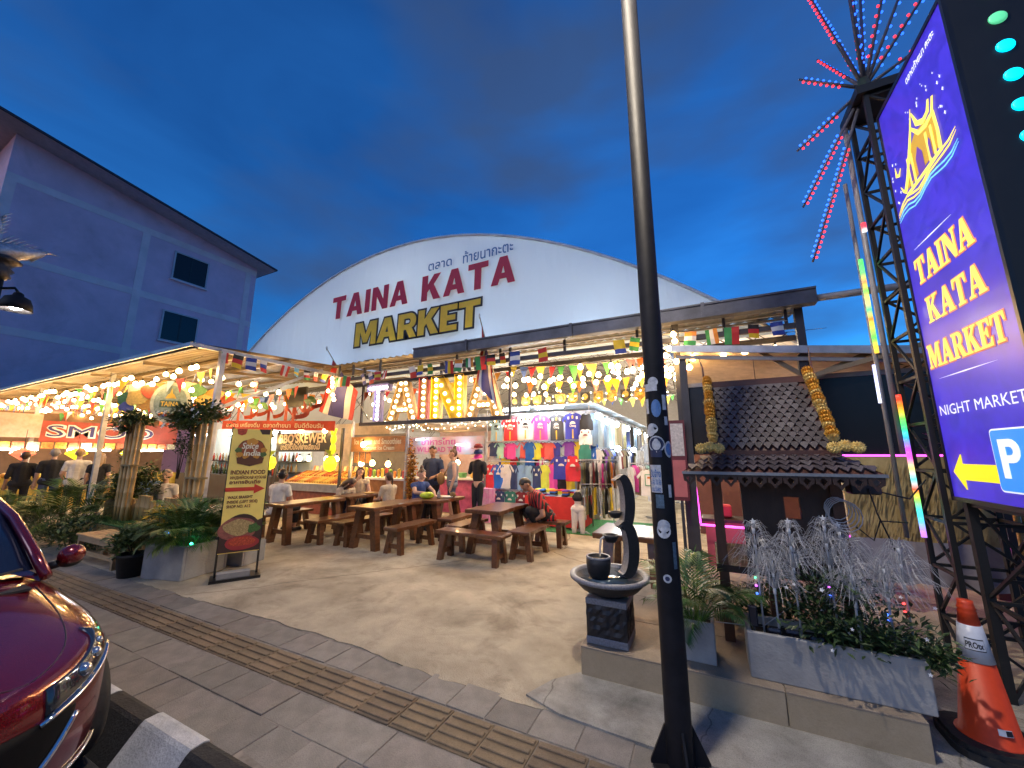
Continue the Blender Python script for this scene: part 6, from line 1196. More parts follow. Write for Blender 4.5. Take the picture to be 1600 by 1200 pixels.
# sweets stall at the left, facing along the street
SW = thing('sweets_stall', 'sweets stall with red picture banner where people queue, far left', 'stall', (-18, 4.5, 0)); FX_ = lambda y, z, d=0: frame((-18 + .0 + d, y, z), (0, 1, 0), (0, 0, 1))
MB().bb(-18.05, -18.0, 4.1, 7.5, 1.98, 2.62).build('sign_board', mat('sweets_red', (.34, .05, .03), .5, var=.4, scale=3), SW); MB().bb(-18.05, -18.0, 3.0, 4.1, 2.1, 2.8).build('left_sign', mat('sweets_pale', (.55, .30, .20), .5, var=.5, scale=4, col2=(.6, .5, .42)), SW)
b = MB(); text_on(b, 'SMOO', FX_(4.2, 2.14, .004), width=2.6, size=.52, bold=.05, mi=0); b.build('letter_edge', M_sgw, SW); b = MB(); text_on(b, 'SMOO', FX_(4.22, 2.15, .010), width=2.56, size=.49, bold=.0, mi=0); b.build('sign_lettering', mat('indigo_letter', (.04, .03, .16), .5, var=0), SW)
for k in range(16): MB().bb(-18.0, -17.985, 3.05 + .28 * k, 3.29 + .28 * k, 1.78, 1.97).build('picture_card', mat('pic_%d' % (k % 4), [(.6, .22, .05), (.62, .32, .06), (.5, .12, .06), (.45, .40, .30)][k % 4], .5, var=.5, scale=14), SW)
MB().bb(-18.4, -17.5, 2.9, 7.5, 0, .95).build('counter', mat('counter_yellow', (.55, .38, .06), .5, var=.3), SW); MB().bb(-20.2, -20.1, 2.5, 8, 0, 3.0).build('back_cloth', mat('brown_cloth', (.20, .12, .08), .8, var=.3, scale=2), SW)
for y in (3.6, 5.2, 6.6): tube_light(SW, (-17.9, y - .5, 1.74), (-17.9, y + .5, 1.74), (1.0, .88, .66), 120)
for k in range(18): b = MB(); b.ball((-17.8 + .25 * (k % 3), 3.0 + .13 * k, 1.02), (.09, .09, .08), 8, 6); tag(b.build('fruit', mat('fruit_%d' % (k % 3), [(.7, .5, .03), (.65, .3, .03), (.6, .55, .1)][k % 3], .5)), 'round fruit on the sweets stall counter, %s from the street end' % ORD[k], 'fruit', 'fruit on the sweets counter')
for k, (y, c, lab) in enumerate(((3.05, (.75, .72, .03), 'lime yellow glowing lantern above the queue, leftmost'), (3.7, (.9, .16, .08), 'red glowing lantern above the queue'), (4.75, (.85, .62, .03), 'amber glowing lantern above the queue'), (6.0, (.8, .78, .04), 'yellow glowing lantern right of the queue'))):
    LN = thing('diamond_lantern', lab, 'lantern', (-17.3, y, 1.6)); b = MB(); b.lathe([(.02, .02), (.26, .20), (.20, .30), (.06, .34)], (-17.3, y, 1.42), 6, smooth=False); b.build('shade', glow('lant_%d' % k, c, 1.7), LN); MB().tube([(-17.3, y, 1.76), (-17.3, y, 2.3)], .006, 4).build('cord', M_wire, LN)
# dark duct tube and white ducting inside the hall
b = MB(); b.tube([(-8.3, 9.6, 2.72), (-7.9, 9.6, 2.5), (-7.0, 9.6, 2.38), (-5.0, 9.6, 2.40)], .14, 14); tag(b.build('air_duct', mat('foil_duct', (.42, .36, .30), .35, .4, bump=.6, bscale=25)), 'silver flexible air duct running above the noodle stall sign', 'duct')
tag(MB().bb(-7.7, -5.6, 10.2, 10.3, 2.5, 2.85).build('roller_awning', mat('striped_grey', (.3, .32, .34), .5, var=.5, scale=3, stretch=(8, 1, 1))), 'grey striped awning under the hall trusses', 'awning')
# ================================================================ clothes stall
CS = thing('clothes_stall', 'football shirt stall framed in steel tube inside the hall', 'stall', (-3.8, 9, 0))
for x, y in ((-5.2, 8.95), (-2.42, 8.95), (-2.42, 11.5), (-2.42, 14.5), (-2.42, 18)): MB().tube([(x, y, 0), (x, y, 2.75)], .018, 8).build('post', M_galv, CS)
for z in (2.62, 1.93, 1.42): MB().tube([(-5.2, 8.92, z), (-2.4, 8.92, z)], .012, 6).build('rail', M_galv, CS)
for z in (2.62, 1.95, 1.45): MB().tube([(-2.36, 8.9, z), (-2.36, 22, z)], .012, 6).build('rail', M_galv, CS)
MB().bb(-5.3, -2.3, 9.0, 20, 2.80, 2.82).build('awning', mat('stall_awning', (.55, .66, .75), .6), CS); MB().bb(-5.3, -2.5, 9.9, 9.95, 0, 2.75).build('back_panel', mat('clothes_back', (.60, .55, .45), .7, var=.5, scale=6, col2=(.35, .4, .55)), CS); MB().bb(-2.56, -2.52, 9.95, 20, 0, 2.75).build('side_panel', mat('clothes_side', (.5, .52, .56), .7, var=.4, scale=3), CS)
tube_light(CS, (-4.6, 8.75, 2.72), (-3.9, 8.75, 2.72), (.85, .93, 1), 210); tube_light(CS, (-3.7, 8.75, 2.72), (-3.0, 8.75, 2.72), (.85, .93, 1), 210)
ledb = MB().ball((0, 0, 0), .075, 10, 8).mesh('led_bulb', glow('led_white', (.88, .95, 1), 90))
for y, z in ((8.6, 2.45), (9.5, 2.40), (10.6, 2.40), (12.2, 2.38), (14.4, 2.38), (17, 2.35)): inst('led_bulb', ledb, CS, (-2.12, y, z))
for y in (10.5, 13, 16): inst('led_bulb', ledb, CS, (-2.1, y, 1.75))
MB().bb(-3.2, 1.9, 7.5, 9.7, -.01, .012).build('green_mat', mat('green_turf_mat', (.03, .16, .04), .9, var=.3, scale=30), CS) if False else None
tag(MB().bb(-3.4, -1.1, 7.95, 9.9, .002, .012).build('turf_mat', mat('green_turf_mat', (.03, .17, .05), .9, var=.3, scale=30, bump=.6, bscale=200)), 'green artificial turf mat in front of the clothes stall', 'mat')
def garment(kind, x, y, z, w, h, rz, m, seed=0, sl=.5):
    """hanging garment with its top centre at x, y, z"""
    rs = random.Random(seed); M = Matrix.Translation((x, y, z)) @ Matrix.Rotation(rz, 4, 'Z'); b = MB(); nr, nc = 7, 8
    def half(t):
        if kind == 'trousers': return .5 - .03 * t
        if kind == 'vest': return (.30 if t < .08 else .36 if t < .3 else .47)
        return (.34 if t < .03 else .45 if t < .15 else .43 + .05 * t)
    ph = rs.uniform(0, 6)
    for lay in (-1, 1):
        vs = []
        for i in range(nr + 1):
            t = i / nr
            for j in range(nc + 1):
                u = j / nc * 2 - 1; xx = u * half(t) * w; zz = -t * h - (.05 * h * max(0, 1 - abs(u) * 2.6) if i == 0 else 0) - (.03 * h * u * u if i < 2 else 0)
                yy = lay * .022 * (1 - u * u) ** .5 * (.5 + .5 * t) + .012 * t * math.sin(u * 6 + ph) + .006 * math.sin(t * 9 + u * 3 + ph); vs.append(M @ Vector((xx, yy, zz)))
        fs = [(i * (nc + 1) + j, i * (nc + 1) + j + 1, (i + 1) * (nc + 1) + j + 1, (i + 1) * (nc + 1) + j) for i in range(nr) for j in range(nc) if not (kind == 'trousers' and i > 2 and j in (3, 4) and False)]; b.add(vs, fs if lay > 0 else [f[::-1] for f in fs], 0, True)
    if kind == 'shirt':
        for sgn in (-1, 1):
            A = [(.34, -.03), (.45, -.07), (.66, -.22 - sl * .1), (.60, -.30 - sl * .12), (.43, -.20)]
            for lay in (-1, 1):
                vs = [M @ Vector((sgn * p[0] * w, lay * .016, p[1] * h)) for p in A]; b.add(vs, [(0, 1, 2, 3, 4)] if lay * sgn < 0 else [(4, 3, 2, 1, 0)], 0)
    return b, M
def hang(kind, label, x, y, z, w, h, m, rz=0, seed=0, trim=None, logo=None, group=None, cat=None, mark=None):
    T_ = thing({'shirt': 'shirt', 'vest': 'jersey_vest', 'trousers': 'trousers'}[kind], label, cat or {'shirt': 'shirt', 'vest': 'jersey', 'trousers': 'trousers'}[kind], (x, y, z), group)
    jr = random.Random(seed * 7 + 3); rz += jr.uniform(-.14, .14); z += jr.uniform(-.02, .015); w *= jr.uniform(.93, 1.06)
    b, M = garment(kind, x, y, z, w, h, rz, m, seed); M = M @ Matrix.Rotation(0, 4, 'Y'); b.build('fabric', m, T_)
    hk = MB(); hk.tube([M @ Vector((-.3 * w, 0, -.035 * h)), M @ Vector((0, 0, .03)), M @ Vector((.3 * w, 0, -.035 * h))], .005, 4); hk.tube([M @ Vector((0, 0, .03)), M @ Vector((0, 0, .08))], .004, 4); hk.build('hanger', M_wire, T_)
    Ff = M @ frame((0, 0, 0), (1, 0, 0), (0, 0, 1)); dd = .030
    if trim: q = MB(); q.prism([RP(-.04 * w, -h * .97, .04 * w, -h * .62)], Ff, dd, dd + .003); q.prism([RP(-.05 * w, -h * .22, .05 * w, -h * .10)], Ff, dd - .004, dd); q.build('stripe', trim, T_)
    if logo:
        q = MB(); q.prism([arc(0, -h * .42, .17 * w, .10 * h, 0, 180, 10)], Ff, dd, dd + .003)
        if mark: text_on(q, mark, Ff @ Matrix.Translation((0, -h * .53, 0)), width=.38 * w, size=.12 * h, bold=.03, d=dd + .002, align='CENTER')
        q.prism([RP(-.3 * w, -h * .24, -.2 * w, -h * .14)], Ff, dd - .008, dd - .004); q.prism([RP(.2 * w, -h * .24, .3 * w, -h * .14)], Ff, dd - .008, dd - .004); q.build('print', logo, T_)
    return T_
def fab(n, c): return mat('fab_' + n, c, .75, var=.10, scale=8, bump=.2, bscale=60)
PLT = dict(sky=(.25, .42, .62), red=(.62, .03, .05), white=(.72, .72, .74), pink=(.75, .08, .42), char=(.05, .055, .07), royal=(.04, .05, .42), black=(.016, .016, .02), navy=(.03, .05, .16), aqua=(.35, .65, .62), magenta=(.6, .03, .32), blue=(.02, .14, .60), lime=(.62, .68, .08), coral=(.65, .12, .12), purple=(.22, .06, .45), yellow=(.75, .58, .04), green=(.02, .30, .12), orange=(.70, .22, .03), teal=(.03, .20, .17), lblue=(.22, .38, .66), olive=(.26, .25, .13), grey=(.28, .29, .31), denim=(.16, .25, .38), khaki=(.34, .30, .20), ltden=(.36, .48, .58), brown=(.2, .12, .07), maroon=(.2, .02, .03))
NMC = dict(sky='pale blue', red='red', white='white', pink='pink', char='charcoal', royal='royal blue', black='black', navy='navy', aqua='aqua', magenta='magenta', blue='blue', lime='lime', coral='coral', purple='purple', yellow='yellow', green='green', orange='orange', teal='dark green', lblue='light blue', olive='olive', grey='grey', denim='denim blue', khaki='khaki', ltden='pale denim', brown='brown', maroon='maroon')
C_ = {k: fab(k, v) for k, v in PLT.items()}; M_goldt = mat('gold_trim', (.62, .42, .05), .5, var=0)
top = [('sky', 'pale blue football shirt at the left end of the top row'), ('red', 'red football shirt with white crest in the top row'), ('white', 'white football shirt with black crest in the top row'), ('pink', 'bright pink football shirt with white crest in the top row'), ('char', 'charcoal football shirt with gold stripe in the top row'), ('royal', 'royal blue football shirt with white crest in the top row')]
for k, (c, lab) in enumerate(top): hang('shirt', lab, -4.86 + .415 * k, 8.86 - .03 * (k % 2), 2.56 + .01 * (k % 3), .40, .62, C_[c], seed=k, trim=M_goldt, logo=M_ink if c in ('white', 'sky') else M_sgw, mark='Chang')
hang('vest', 'black basketball vest with red edging at the stall corner', -2.46, 8.82, 2.54, .34, .38, C_['black'], .3, 9); hang('vest', 'white basketball vest below the black one at the stall corner', -2.48, 8.78, 2.18, .32, .36, C_['white'], .3, 10, logo=C_['maroon']); hang('vest', 'green basketball vest halfway down the stall corner post', -2.50, 8.76, 1.84, .30, .34, C_['teal'], .3, 11)
row2 = ['navy', 'aqua', 'magenta', 'pink', 'sky', 'coral', 'blue', 'lime', 'red', 'coral', 'royal', 'ltden', 'purple', 'yellow', 'green', 'blue']
nth = ['far left', 'second from left', 'third from left', 'fourth from left', 'fifth from left', 'sixth from left', 'seventh from left', 'eighth from left', 'ninth from left', 'tenth from left', 'eleventh from left', 'twelfth from left', 'thirteenth from left', 'fourteenth from left', 'fifteenth from left', 'far right']
nm_ = dict(navy='dark navy', aqua='aqua', magenta='magenta', pink='pink', sky='pale blue', coral='coral red', blue='bright blue', lime='lime yellow', red='red', royal='royal blue', ltden='pale denim blue', purple='purple', yellow='yellow', green='green')
for k, c in enumerate(row2): hang('shirt', '%s shirt in the second row of the clothes stall, %s' % (nm_[c], nth[k]), -5.0 + .172 * k, 8.96 + .02 * (k % 3), 1.90, .27, .36 + .05 * (k % 2) + (.22 if k == 6 else 0), C_[c], seed=20 + k)
for k in range(15):
    c = ['white', 'royal', 'yellow', 'red', 'teal', 'sky', 'black', 'magenta', 'white', 'orange', 'navy', 'lime', 'maroon', 'lblue', 'grey'][k]; hang('shirt', '%s shirt half hidden behind the lower rack, %s from left' % (NMC[c], ORD[k]), -5.02 + .178 * k, 9.04, 1.60 + .03 * (k % 3), .30, .5, C_[c], .25 * ((k % 3) - 1), 400 + k)
row3 = [('red', 'red jersey at the left of the lower rack with white print', 1), ('blue', 'blue jersey with white collar on the lower rack', 1), ('white', 'white jersey with red trim on the lower rack', 1), ('navy', 'navy jersey edge on, middle of the lower rack', 0), ('lblue', 'light blue jersey on the lower rack, left of its pair', 0), ('sky', 'pale blue jersey on the lower rack, right of its pair', 0), ('navy', 'navy jersey with white mark on the lower rack', 1), ('lime', 'lime yellow jersey on the lower rack', 0), ('pink', 'pink jersey on the lower rack between lime and black', 0), ('black', 'black jersey on the lower rack beside the pink one', 0), ('yellow', 'yellow jersey at the right of the lower rack', 0)]
for k, (c, lab, lg_) in enumerate(row3): hang('shirt', lab, -4.98 + .21 * k, 8.80, 1.36, .34 if k < 3 else .24, .60, C_[c], seed=40 + k, logo=M_sgw if lg_ else None)
for k, (c, lab) in enumerate((('red', 'red and white jersey lying low at the left of the stall'), ('navy', 'navy jersey displayed low beside the red one'), ('teal', 'dark green jersey displayed low in the stall'), ('maroon', 'maroon jersey displayed low at the right'))): hang('shirt', lab, -4.95 + .30 * k, 8.62, .74, .34, .50, C_[c], seed=60 + k, logo=M_sgw)
MB().tube([(-5.2, 8.8, 1.42), (-2.6, 8.8, 1.42)], .012, 6).build('front_rail', M_galv, CS)
hang('shirt', 'royal blue t-shirt with white lettering hanging near the red vest', -2.98, 8.5, 1.56, .38, .52, C_['royal'], seed=70, logo=M_sgw); hang('vest', 'large red basketball vest hanging at the front of the stall', -2.60, 8.15, 1.56, .34, .54, C_['red'], .1, 71, logo=M_sgw)
# trousers down the aisle side
ts = ['denim', 'ltden', 'grey', 'denim', 'ltden', 'sky', 'denim', 'khaki', 'olive', 'khaki', 'grey', 'olive', 'black', 'navy', 'grey', 'black', 'ltden', 'denim', 'black', 'grey', 'navy', 'khaki', 'black', 'grey']
for k, c in enumerate(ts): hang('trousers', '%s trousers in the upper aisle row, %s from the stall corner' % (NMC[c], ORD[k]), -2.30 + .03 * (k % 2), 8.95 + .27 * k * (1 + .012 * k), 2.56, .26, .78, C_[c], R(62), 80 + k, group='trousers hanging along the aisle')
for k in range(16): c = ['white', 'black', 'purple', 'olive', 'navy', 'black', 'grey', 'white', 'maroon', 'khaki', 'black', 'white', 'grey', 'navy', 'black', 'olive'][k]; hang('shirt', '%s garment in the middle aisle row, %s from the stall corner' % (NMC[c], ORD[k]), -2.28, 9.1 + .32 * k, 1.72, .3, .52, C_[c], R(60), 120 + k, group='garments hanging along the aisle')
# free-standing racks in the aisle
def rack(label, x0, y0, x1, y1, z, n, cols, h, w, seed, glab, ggroup):
    RK = thing('clothes_rack', label, 'clothes rack', ((x0 + x1) / 2, (y0 + y1) / 2, 0)); MB().tube([(x0, y0, z), (x1, y1, z)], .012, 6).build('rail', M_galv, RK)
    for x, y in ((x0, y0), (x1, y1)): MB().tube([(x, y, .03), (x, y, z)], .012, 6).build('upright', M_galv, RK); MB().tube([(x - .2, y + .1, .02), (x + .2, y - .1, .02)], .012, 6).build('foot', M_galv, RK)
    a = math.atan2(y1 - y0, x1 - x0)
    for k in range(n): t = (k + .5) / n; hang('shirt', '%s %s, %s from its left end' % (NMC[cols[k % len(cols)]], glab, ORD[k]), x0 + (x1 - x0) * t, y0 + (y1 - y0) * t, z - .05, w, h * rnd(.85, 1.1), C_[cols[k % len(cols)]], a + R(70), seed + k, group=ggroup)
rack('chrome garment rack left of the aisle with dark shirts', -2.55, 8.3, -1.75, 8.75, 1.48, 14, ['brown', 'grey', 'olive', 'black', 'white', 'maroon', 'black', 'white', 'magenta', 'grey', 'black', 'orange'], .55, .36, 200, 'garment on the chrome rack near the white mannequin', 'garments on the near rack')
rack('lower garment rack behind the stone fountain', -2.45, 8.15, -1.85, 8.5, .98, 12, ['grey', 'white', 'olive', 'black', 'khaki', 'yellow'], .6, .3, 230, 'garment on the lower rack near the white mannequin', 'garments on the lower rack')
rack('distant garment rack across the aisle with pale shirts', -1.6, 9.2, -.9, 10.2, 1.4, 12, ['white', 'pink', 'khaki', 'white', 'grey', 'aqua'], .6, .36, 260, 'pale garment on the distant aisle rack', 'garments on the distant rack')
rack('tall garment rack farther down the right of the aisle', -1.35, 10.8, -1.0, 14.6, 1.95, 16, ['grey', 'white', 'denim', 'khaki', 'black', 'pink', 'white', 'navy'], .7, .42, 330, 'garment on the tall rack down the aisle', 'garments on the tall rack')
rack('low garment rack farther down the right of the aisle', -1.30, 10.6, -.95, 14.4, 1.05, 16, ['white', 'grey', 'coral', 'white', 'khaki', 'aqua', 'black'], .7, .42, 360, 'garment on the low rack down the aisle', 'garments on the low rack')
hang('shirt', 'white t-shirt with green and orange square logo in the aisle', -1.12, 8.9, 1.28, .46, .55, C_['white'], 0, 300); b = MB(); Fq = FY(-1.12, 8.865, 1.06); b.prism([RP(-.11, -.12, .11, .12)], Fq, 0, .004, 0); b.prism([RP(-.095, -.105, .095, .105)], Fq, .005, .007, 1); b.prism([[(-.06, .03), (.06, .03), (.06, .07), (-.06, .07)]], Fq, .008, .01, 2); b.prism([[(.01, -.08), (.04, -.08), (.06, .03), (.03, .03)]], Fq, .008, .01, 3); SHL = b.build('logo_print', [C_['green'], C_['white'], C_['orange'], C_['red']]); adopt(SHL, [o for o in bpy.data.objects if o.get('label') == 'white t-shirt with green and orange square logo in the aisle'][0])
# table of folded shirts
FT = thing('display_table', 'display table with red cloth and folded shirts', 'table', (-3.1, 8.6, 0)); MB().rbox((-3.15, 8.75, .66), (1.3, .8, .03), .005).build('table_top', M_sgw, FT); b = MB(); n = 26; vs = []
pts = [(-3.82, 8.33), (-2.48, 8.33), (-2.48, 9.17)]
for i in range(n + 1):
    t = i / n * 2; p = (pts[0][0] + (pts[1][0] - pts[0][0]) * t, 8.33) if t <= 1 else (-2.48, 8.33 + .84 * (t - 1)); w_ = .02 * math.sin(i * 2.1); vs += [(p[0] + (w_ if t > 1 else 0), p[1] - (w_ if t <= 1 else 0), .05), (p[0], p[1], .68)]
b.add(vs, [(2 * i, 2 * i + 2, 2 * i + 3, 2 * i + 1) for i in range(n)], 0, True); b.build('red_cloth', fab('tablecloth', (.62, .03, .025)), FT)
for k in range(9):
    for l in range(4): c = ['yellow', 'orange', 'red', 'purple', 'lblue', 'white', 'black', 'lime', 'blue'][(k + l * 2) % 9]; tag(MB().rbox((-3.72 + .14 * k + rnd(-.01, .01), 8.5 + .12 * (k % 2), .695 + .035 * l), (.135, .26, .032), .010).build('folded_shirt', C_[c]), '%s folded shirt on the red-clothed table, %s pile from left, %s from the bottom' % (NMC[c], ORD[k], ORD[l]), 'shirt', 'folded shirts on the table')
# mannequins
MQ = thing('mannequin', 'black mannequin in dark jersey and leggings at the stall corner', 'mannequin', (-4.66, 7.62, 0)); b = MB()
for q in (-.07, .07): cap(b, (-4.66 + q, 7.62, .92), (-4.66 + q, 7.60, .5), .085, .055); cap(b, (-4.66 + q, 7.60, .5), (-4.66 + q, 7.64, .12), .055, .035)
melt(b, 'leggings', c_k, MQ); b = MB(); cap(b, (-4.66, 7.62, .95), (-4.66, 7.62, 1.1), .10, .09); melt(b, 'waist', SK[1], MQ); b = MB(); cap(b, (-4.66, 7.62, 1.08), (-4.66, 7.62, 1.36), .12, .13); cap(b, (-4.80, 7.62, 1.38), (-4.52, 7.62, 1.38), .075, .075); cap(b, (-4.82, 7.62, 1.38), (-4.86, 7.6, 1.2), .06, .05); cap(b, (-4.50, 7.62, 1.38), (-4.46, 7.6, 1.2), .06, .05); melt(b, 'jersey', c_k, MQ); MB().tube([(-4.66, 7.62, 0), (-4.66, 7.62, .1)], .12, 16).build('base', M_galv, MQ)
for k, (c, z) in enumerate((('navy', 1.62), ('pink', 1.52), ('maroon', 1.75))): b = MB(); b.lathe([(.10, 0), (.10, .04), (.07, .09), (.001, .10)], (-4.66, 7.62, z), 14); b.add([(-4.76, 7.55, z), (-4.56, 7.55, z), (-4.58, 7.42, z - .02), (-4.74, 7.42, z - .02)], [(0, 1, 2, 3)]); tag(b.build('cap', C_[c]), '%s baseball cap stacked above the black mannequin' % {'navy': 'navy', 'pink': 'pink', 'maroon': 'dark red topmost'}[c], 'cap')
HM = thing('half_mannequin', 'headless white half mannequin in pale leggings by the garment rack', 'mannequin', (-2.48, 8.05, 0)); b = MB()
for q in (-.07, .07): cap(b, (-2.48 + q, 8.05, .44), (-2.48 + q * 1.25, 8.03, .04), .082, .052)
cap(b, (-2.54, 8.05, .48), (-2.42, 8.05, .48), .095, .095); cap(b, (-2.48, 8.05, .50), (-2.48, 8.05, .60), .092, .072); melt(b, 'leggings', fab('pale', (.62, .58, .56)), HM); b = MB(); cap(b, (-2.48, 8.05, .58), (-2.48, 8.05, .74), .070, .09); melt(b, 'torso', mat('mannequin_skin', (.6, .52, .46), .4), HM); b = MB(); cap(b, (-2.52, 8.01, .72), (-2.44, 8.01, .72), .07, .07); cap(b, (-2.48, 8.05, .70), (-2.48, 8.05, .74), .097, .097); melt(b, 'crop_top', c_k, HM); MB().tube([(-2.48, 8.05, .80), (-2.48, 8.05, .86)], .03, 10).build('neck_stub', mat('mannequin_skin', (.6, .52, .46)), HM)
b = MB(); b.tube([(-4.66, 7.62, 1.40), (-4.66, 7.62, 1.86)], .015, 8); tag(b.build('cap_stand', M_galv), 'thin steel stand carrying caps above the black mannequin', 'stand')
# ================================================================ marquee letters
def lett(x0, x1, ch, m, side, z0=2.40, z1=3.33, lab=None, dots=None):
    w = x1 - x0; h = z1 - z0; T_ = thing('marquee_letter', lab, 'letter', (x0, 7, z0)); ps = SANS_T[ch]; P = [[(p[0] * w, p[1] * h) for p in q] for q in ps]; F = FY(x0, 7.0, z0)
    MB().prism(P, F, 0, .012, 0).build('face', m, T_); b = MB(); n = 0
    for q in P:   # raised rim walls around the face
        k = len(q); vs = [F @ Vector((p[0], p[1], -.10)) for p in q] + [F @ Vector((p[0], p[1], .06)) for p in q]; b.add(vs, [(i, (i + 1) % k, k + (i + 1) % k, k + i) for i in range(k)])
    b.build('side_wall', side, T_)
    for (u, v) in dots: o = inst('bulb', dot_me, T_, (x0 + u * w, 6.975, z0 + v * h))
    return T_
dot_me = MB().ball((0, 0, 0), .036, 10, 7).mesh('bulb', glow('letter_bulb', (1.0, .86, .58), 20))
SANS_T = {'T': [[(.36, 0), (.64, 0), (.64, .80), (1, .80), (1, 1), (0, 1), (0, .80), (.36, .80)]], 'A': [[(0, 0), (.24, 0), (.30, .20), (.70, .20), (.76, 0), (1, 0), (.66, 1), (.34, 1)], [(.36, .36), (.64, .36), (.5, .80)][::-1]], 'I': [RP(0, 0, 1, 1)], 'N': [[(0, 0), (.27, 0), (.27, .60), (.62, 0), (1, 0), (1, 1), (.73, 1), (.73, .42), (.38, 1), (0, 1)]]}
dT = [(.1 + .16 * i, .9) for i in range(6)] + [(.5, .78 - .12 * i) for i in range(7)]
dA = [(.12 + .055 * i, .06 + .145 * i) for i in range(6)] + [(.88 - .055 * i, .06 + .145 * i) for i in range(6)] + [(.42, .95), (.58, .95), (.38, .27), (.5, .27), (.62, .27)]
dI = [(.5, .07 + .143 * i) for i in range(7)]; dN = [(.135, .07 + .143 * i) for i in range(7)] + [(.865, .07 + .143 * i) for i in range(7)] + [(.30, .78), (.42, .58), (.54, .40), (.66, .22)]
M_tan = mat('letter_bronze', (.38, .22, .07), .45, .2, var=.2); M_lv = mat('letter_violet', (.16, .14, .38), .5, var=.15); M_lr = mat('letter_red', (.55, .05, .03), .5, var=.15); M_ly = mat('letter_yellow', (.75, .46, .01), .5, var=.1); M_lg = mat('letter_mauve', (.30, .25, .52), .5)
lett(-7.55, -6.86, 'T', M_lg, M_lv, lab='violet marquee letter T at the left of the lit word', dots=dT); lett(-6.86, -5.95, 'A', M_tan, M_tan, lab='bronze marquee letter A between violet T and red I', dots=dA); lett(-5.90, -5.66, 'I', M_tan, M_lr, 2.40, 3.37, 'red sided marquee letter I in the middle', dI); lett(-5.54, -4.66, 'N', M_ly, M_ly, 2.39, 3.36, 'yellow marquee letter N', dN); lett(-4.60, -3.72, 'A', M_tan, M_tan, 2.39, 3.32, 'bronze marquee letter A at the right end', dA)
for ch, x in zip('MARK', (-5.35, -5.02, -4.72, -4.42)):
    w, ps = SANS[ch]; T_ = MB().prism([[(p[0] * .27, p[1] * .27) for p in q] for q in ps], FY(x, 7.05, 3.42), 0, .05).build('unlit_letter', mat('unlit_grey', (.12, .11, .15), .5)); tag(T_, 'small unlit grey letter %s above the lit marquee word' % ch, 'letter')
# ================================================================ festoon lights
def festoon(label, a, c, n, sag, group=None, s=1.0, drop=.10):
    a = Vector(a); c = Vector(c); T_ = thing('festoon_string', label, 'string lights', a, group); P = lambda t: a.lerp(c, t) + Vector((0, 0, -sag * (1 - (2 * ((t * 4) % 1) - 1) ** 2)))
    MB().tube([P(i / 48) for i in range(49)], .006, 4, smooth=False).build('wire', M_wire, T_)
    for k in range(n):
        p = P((k + .5) / n) + Vector((rnd(-.05, .05), rnd(-.03, .03), -drop - rnd(-.04, .20))); bulb(T_, p, s * rnd(.9, 1.08))
FG = 'warm festoon strings under the canopies'
for k, (y, z, n, lab) in enumerate(((3.66, 3.46, 50, 'festoon string of warm bulbs along the front edge of the left canopy'), (4.15, 3.38, 38, 'second festoon string behind the left canopy edge'), (4.75, 3.32, 32, 'third festoon string under the left canopy'), (5.4, 3.24, 28, 'fourth festoon string under the left canopy'), (6.2, 3.22, 22, 'fifth festoon string under the left canopy'), (7.1, 3.32, 20, 'rearmost festoon string under the left canopy'))):
    festoon(lab, (-23.5, y, z), (-8.5, y + .1, z), n, .10 + .03 * (k % 2), FG)
for k, (y, z, x0_, x1_, n, lab) in enumerate(((7.45, 3.42, -8.2, -3.6, 10, 'festoon string above and behind the marquee letters'), (6.7, 3.32, -3.5, -.4, 17, 'festoon string right of the marquee letters'), (7.15, 3.28, -3.4, 0, 16, 'second festoon string right of the marquee letters'), (7.7, 3.30, -8.2, -.2, 30, 'rear festoon string at the hall opening'), (6.62, 3.36, -.2, 1.2, 4, 'short festoon string right of the entrance post'))): festoon(lab, (x0_, y, z), (x1_, y, z), n, .09, FG)
for k, (x, n) in enumerate(((-8.15, 6), (-.36, 7))):
    T_ = thing('festoon_cluster', ['cluster of warm bulbs at the left canopy corner', 'cluster of warm bulbs wound down the right entrance post'][k], 'string lights', (x, 6.4, 3.3)); MB().tube([(x, 6.45, 3.6), (x + .05, 6.42, 3.2), (x - .03, 6.42, 2.85), (x, 6.45, 2.6)], .006, 4).build('wire', M_wire, T_)
    for j in range(n): bulb(T_, (x + rnd(-.12, .10), 6.42 + rnd(-.06, .02), 3.5 - .11 * j), .9)
# tiny fairy lights
for (a, c, n, lab) in (((-7.5, 7.6, 2.36), (-3.6, 7.6, 2.36), 40, 'fairy light chain under the marquee beam'), ((-8.2, 7.4, 2.7), (-6.9, 8.5, 2.3), 18, 'fairy light chain left of the air duct'), ((-4.4, 9.4, 3.1), (-1.2, 9.4, 3.0), 26, 'fairy light chain above the clothes stall'), ((-3.4, 7.3, 2.9), (-.3, 7.3, 2.75), 20, 'fairy light chain across the hall opening')):
    T_ = thing('fairy_lights', lab, 'string lights', a); b = MB(); A = Vector(a); C2 = Vector(c); MB().tube([A.lerp(C2, i / 20) - Vector((0, 0, .05 * math.sin(i * .9))) for i in range(21)], .003, 3).build('wire', M_wire, T_)
    for k in range(n): b.ball(A.lerp(C2, (k + .5) / n) + Vector((0, rnd(-.03, .03), -rnd(0, .16))), .014, 6, 4)
    o = b.build('leds', glow('fairy_warm', (1, .82, .45), 22), T_); o['kind'] = 'stuff'
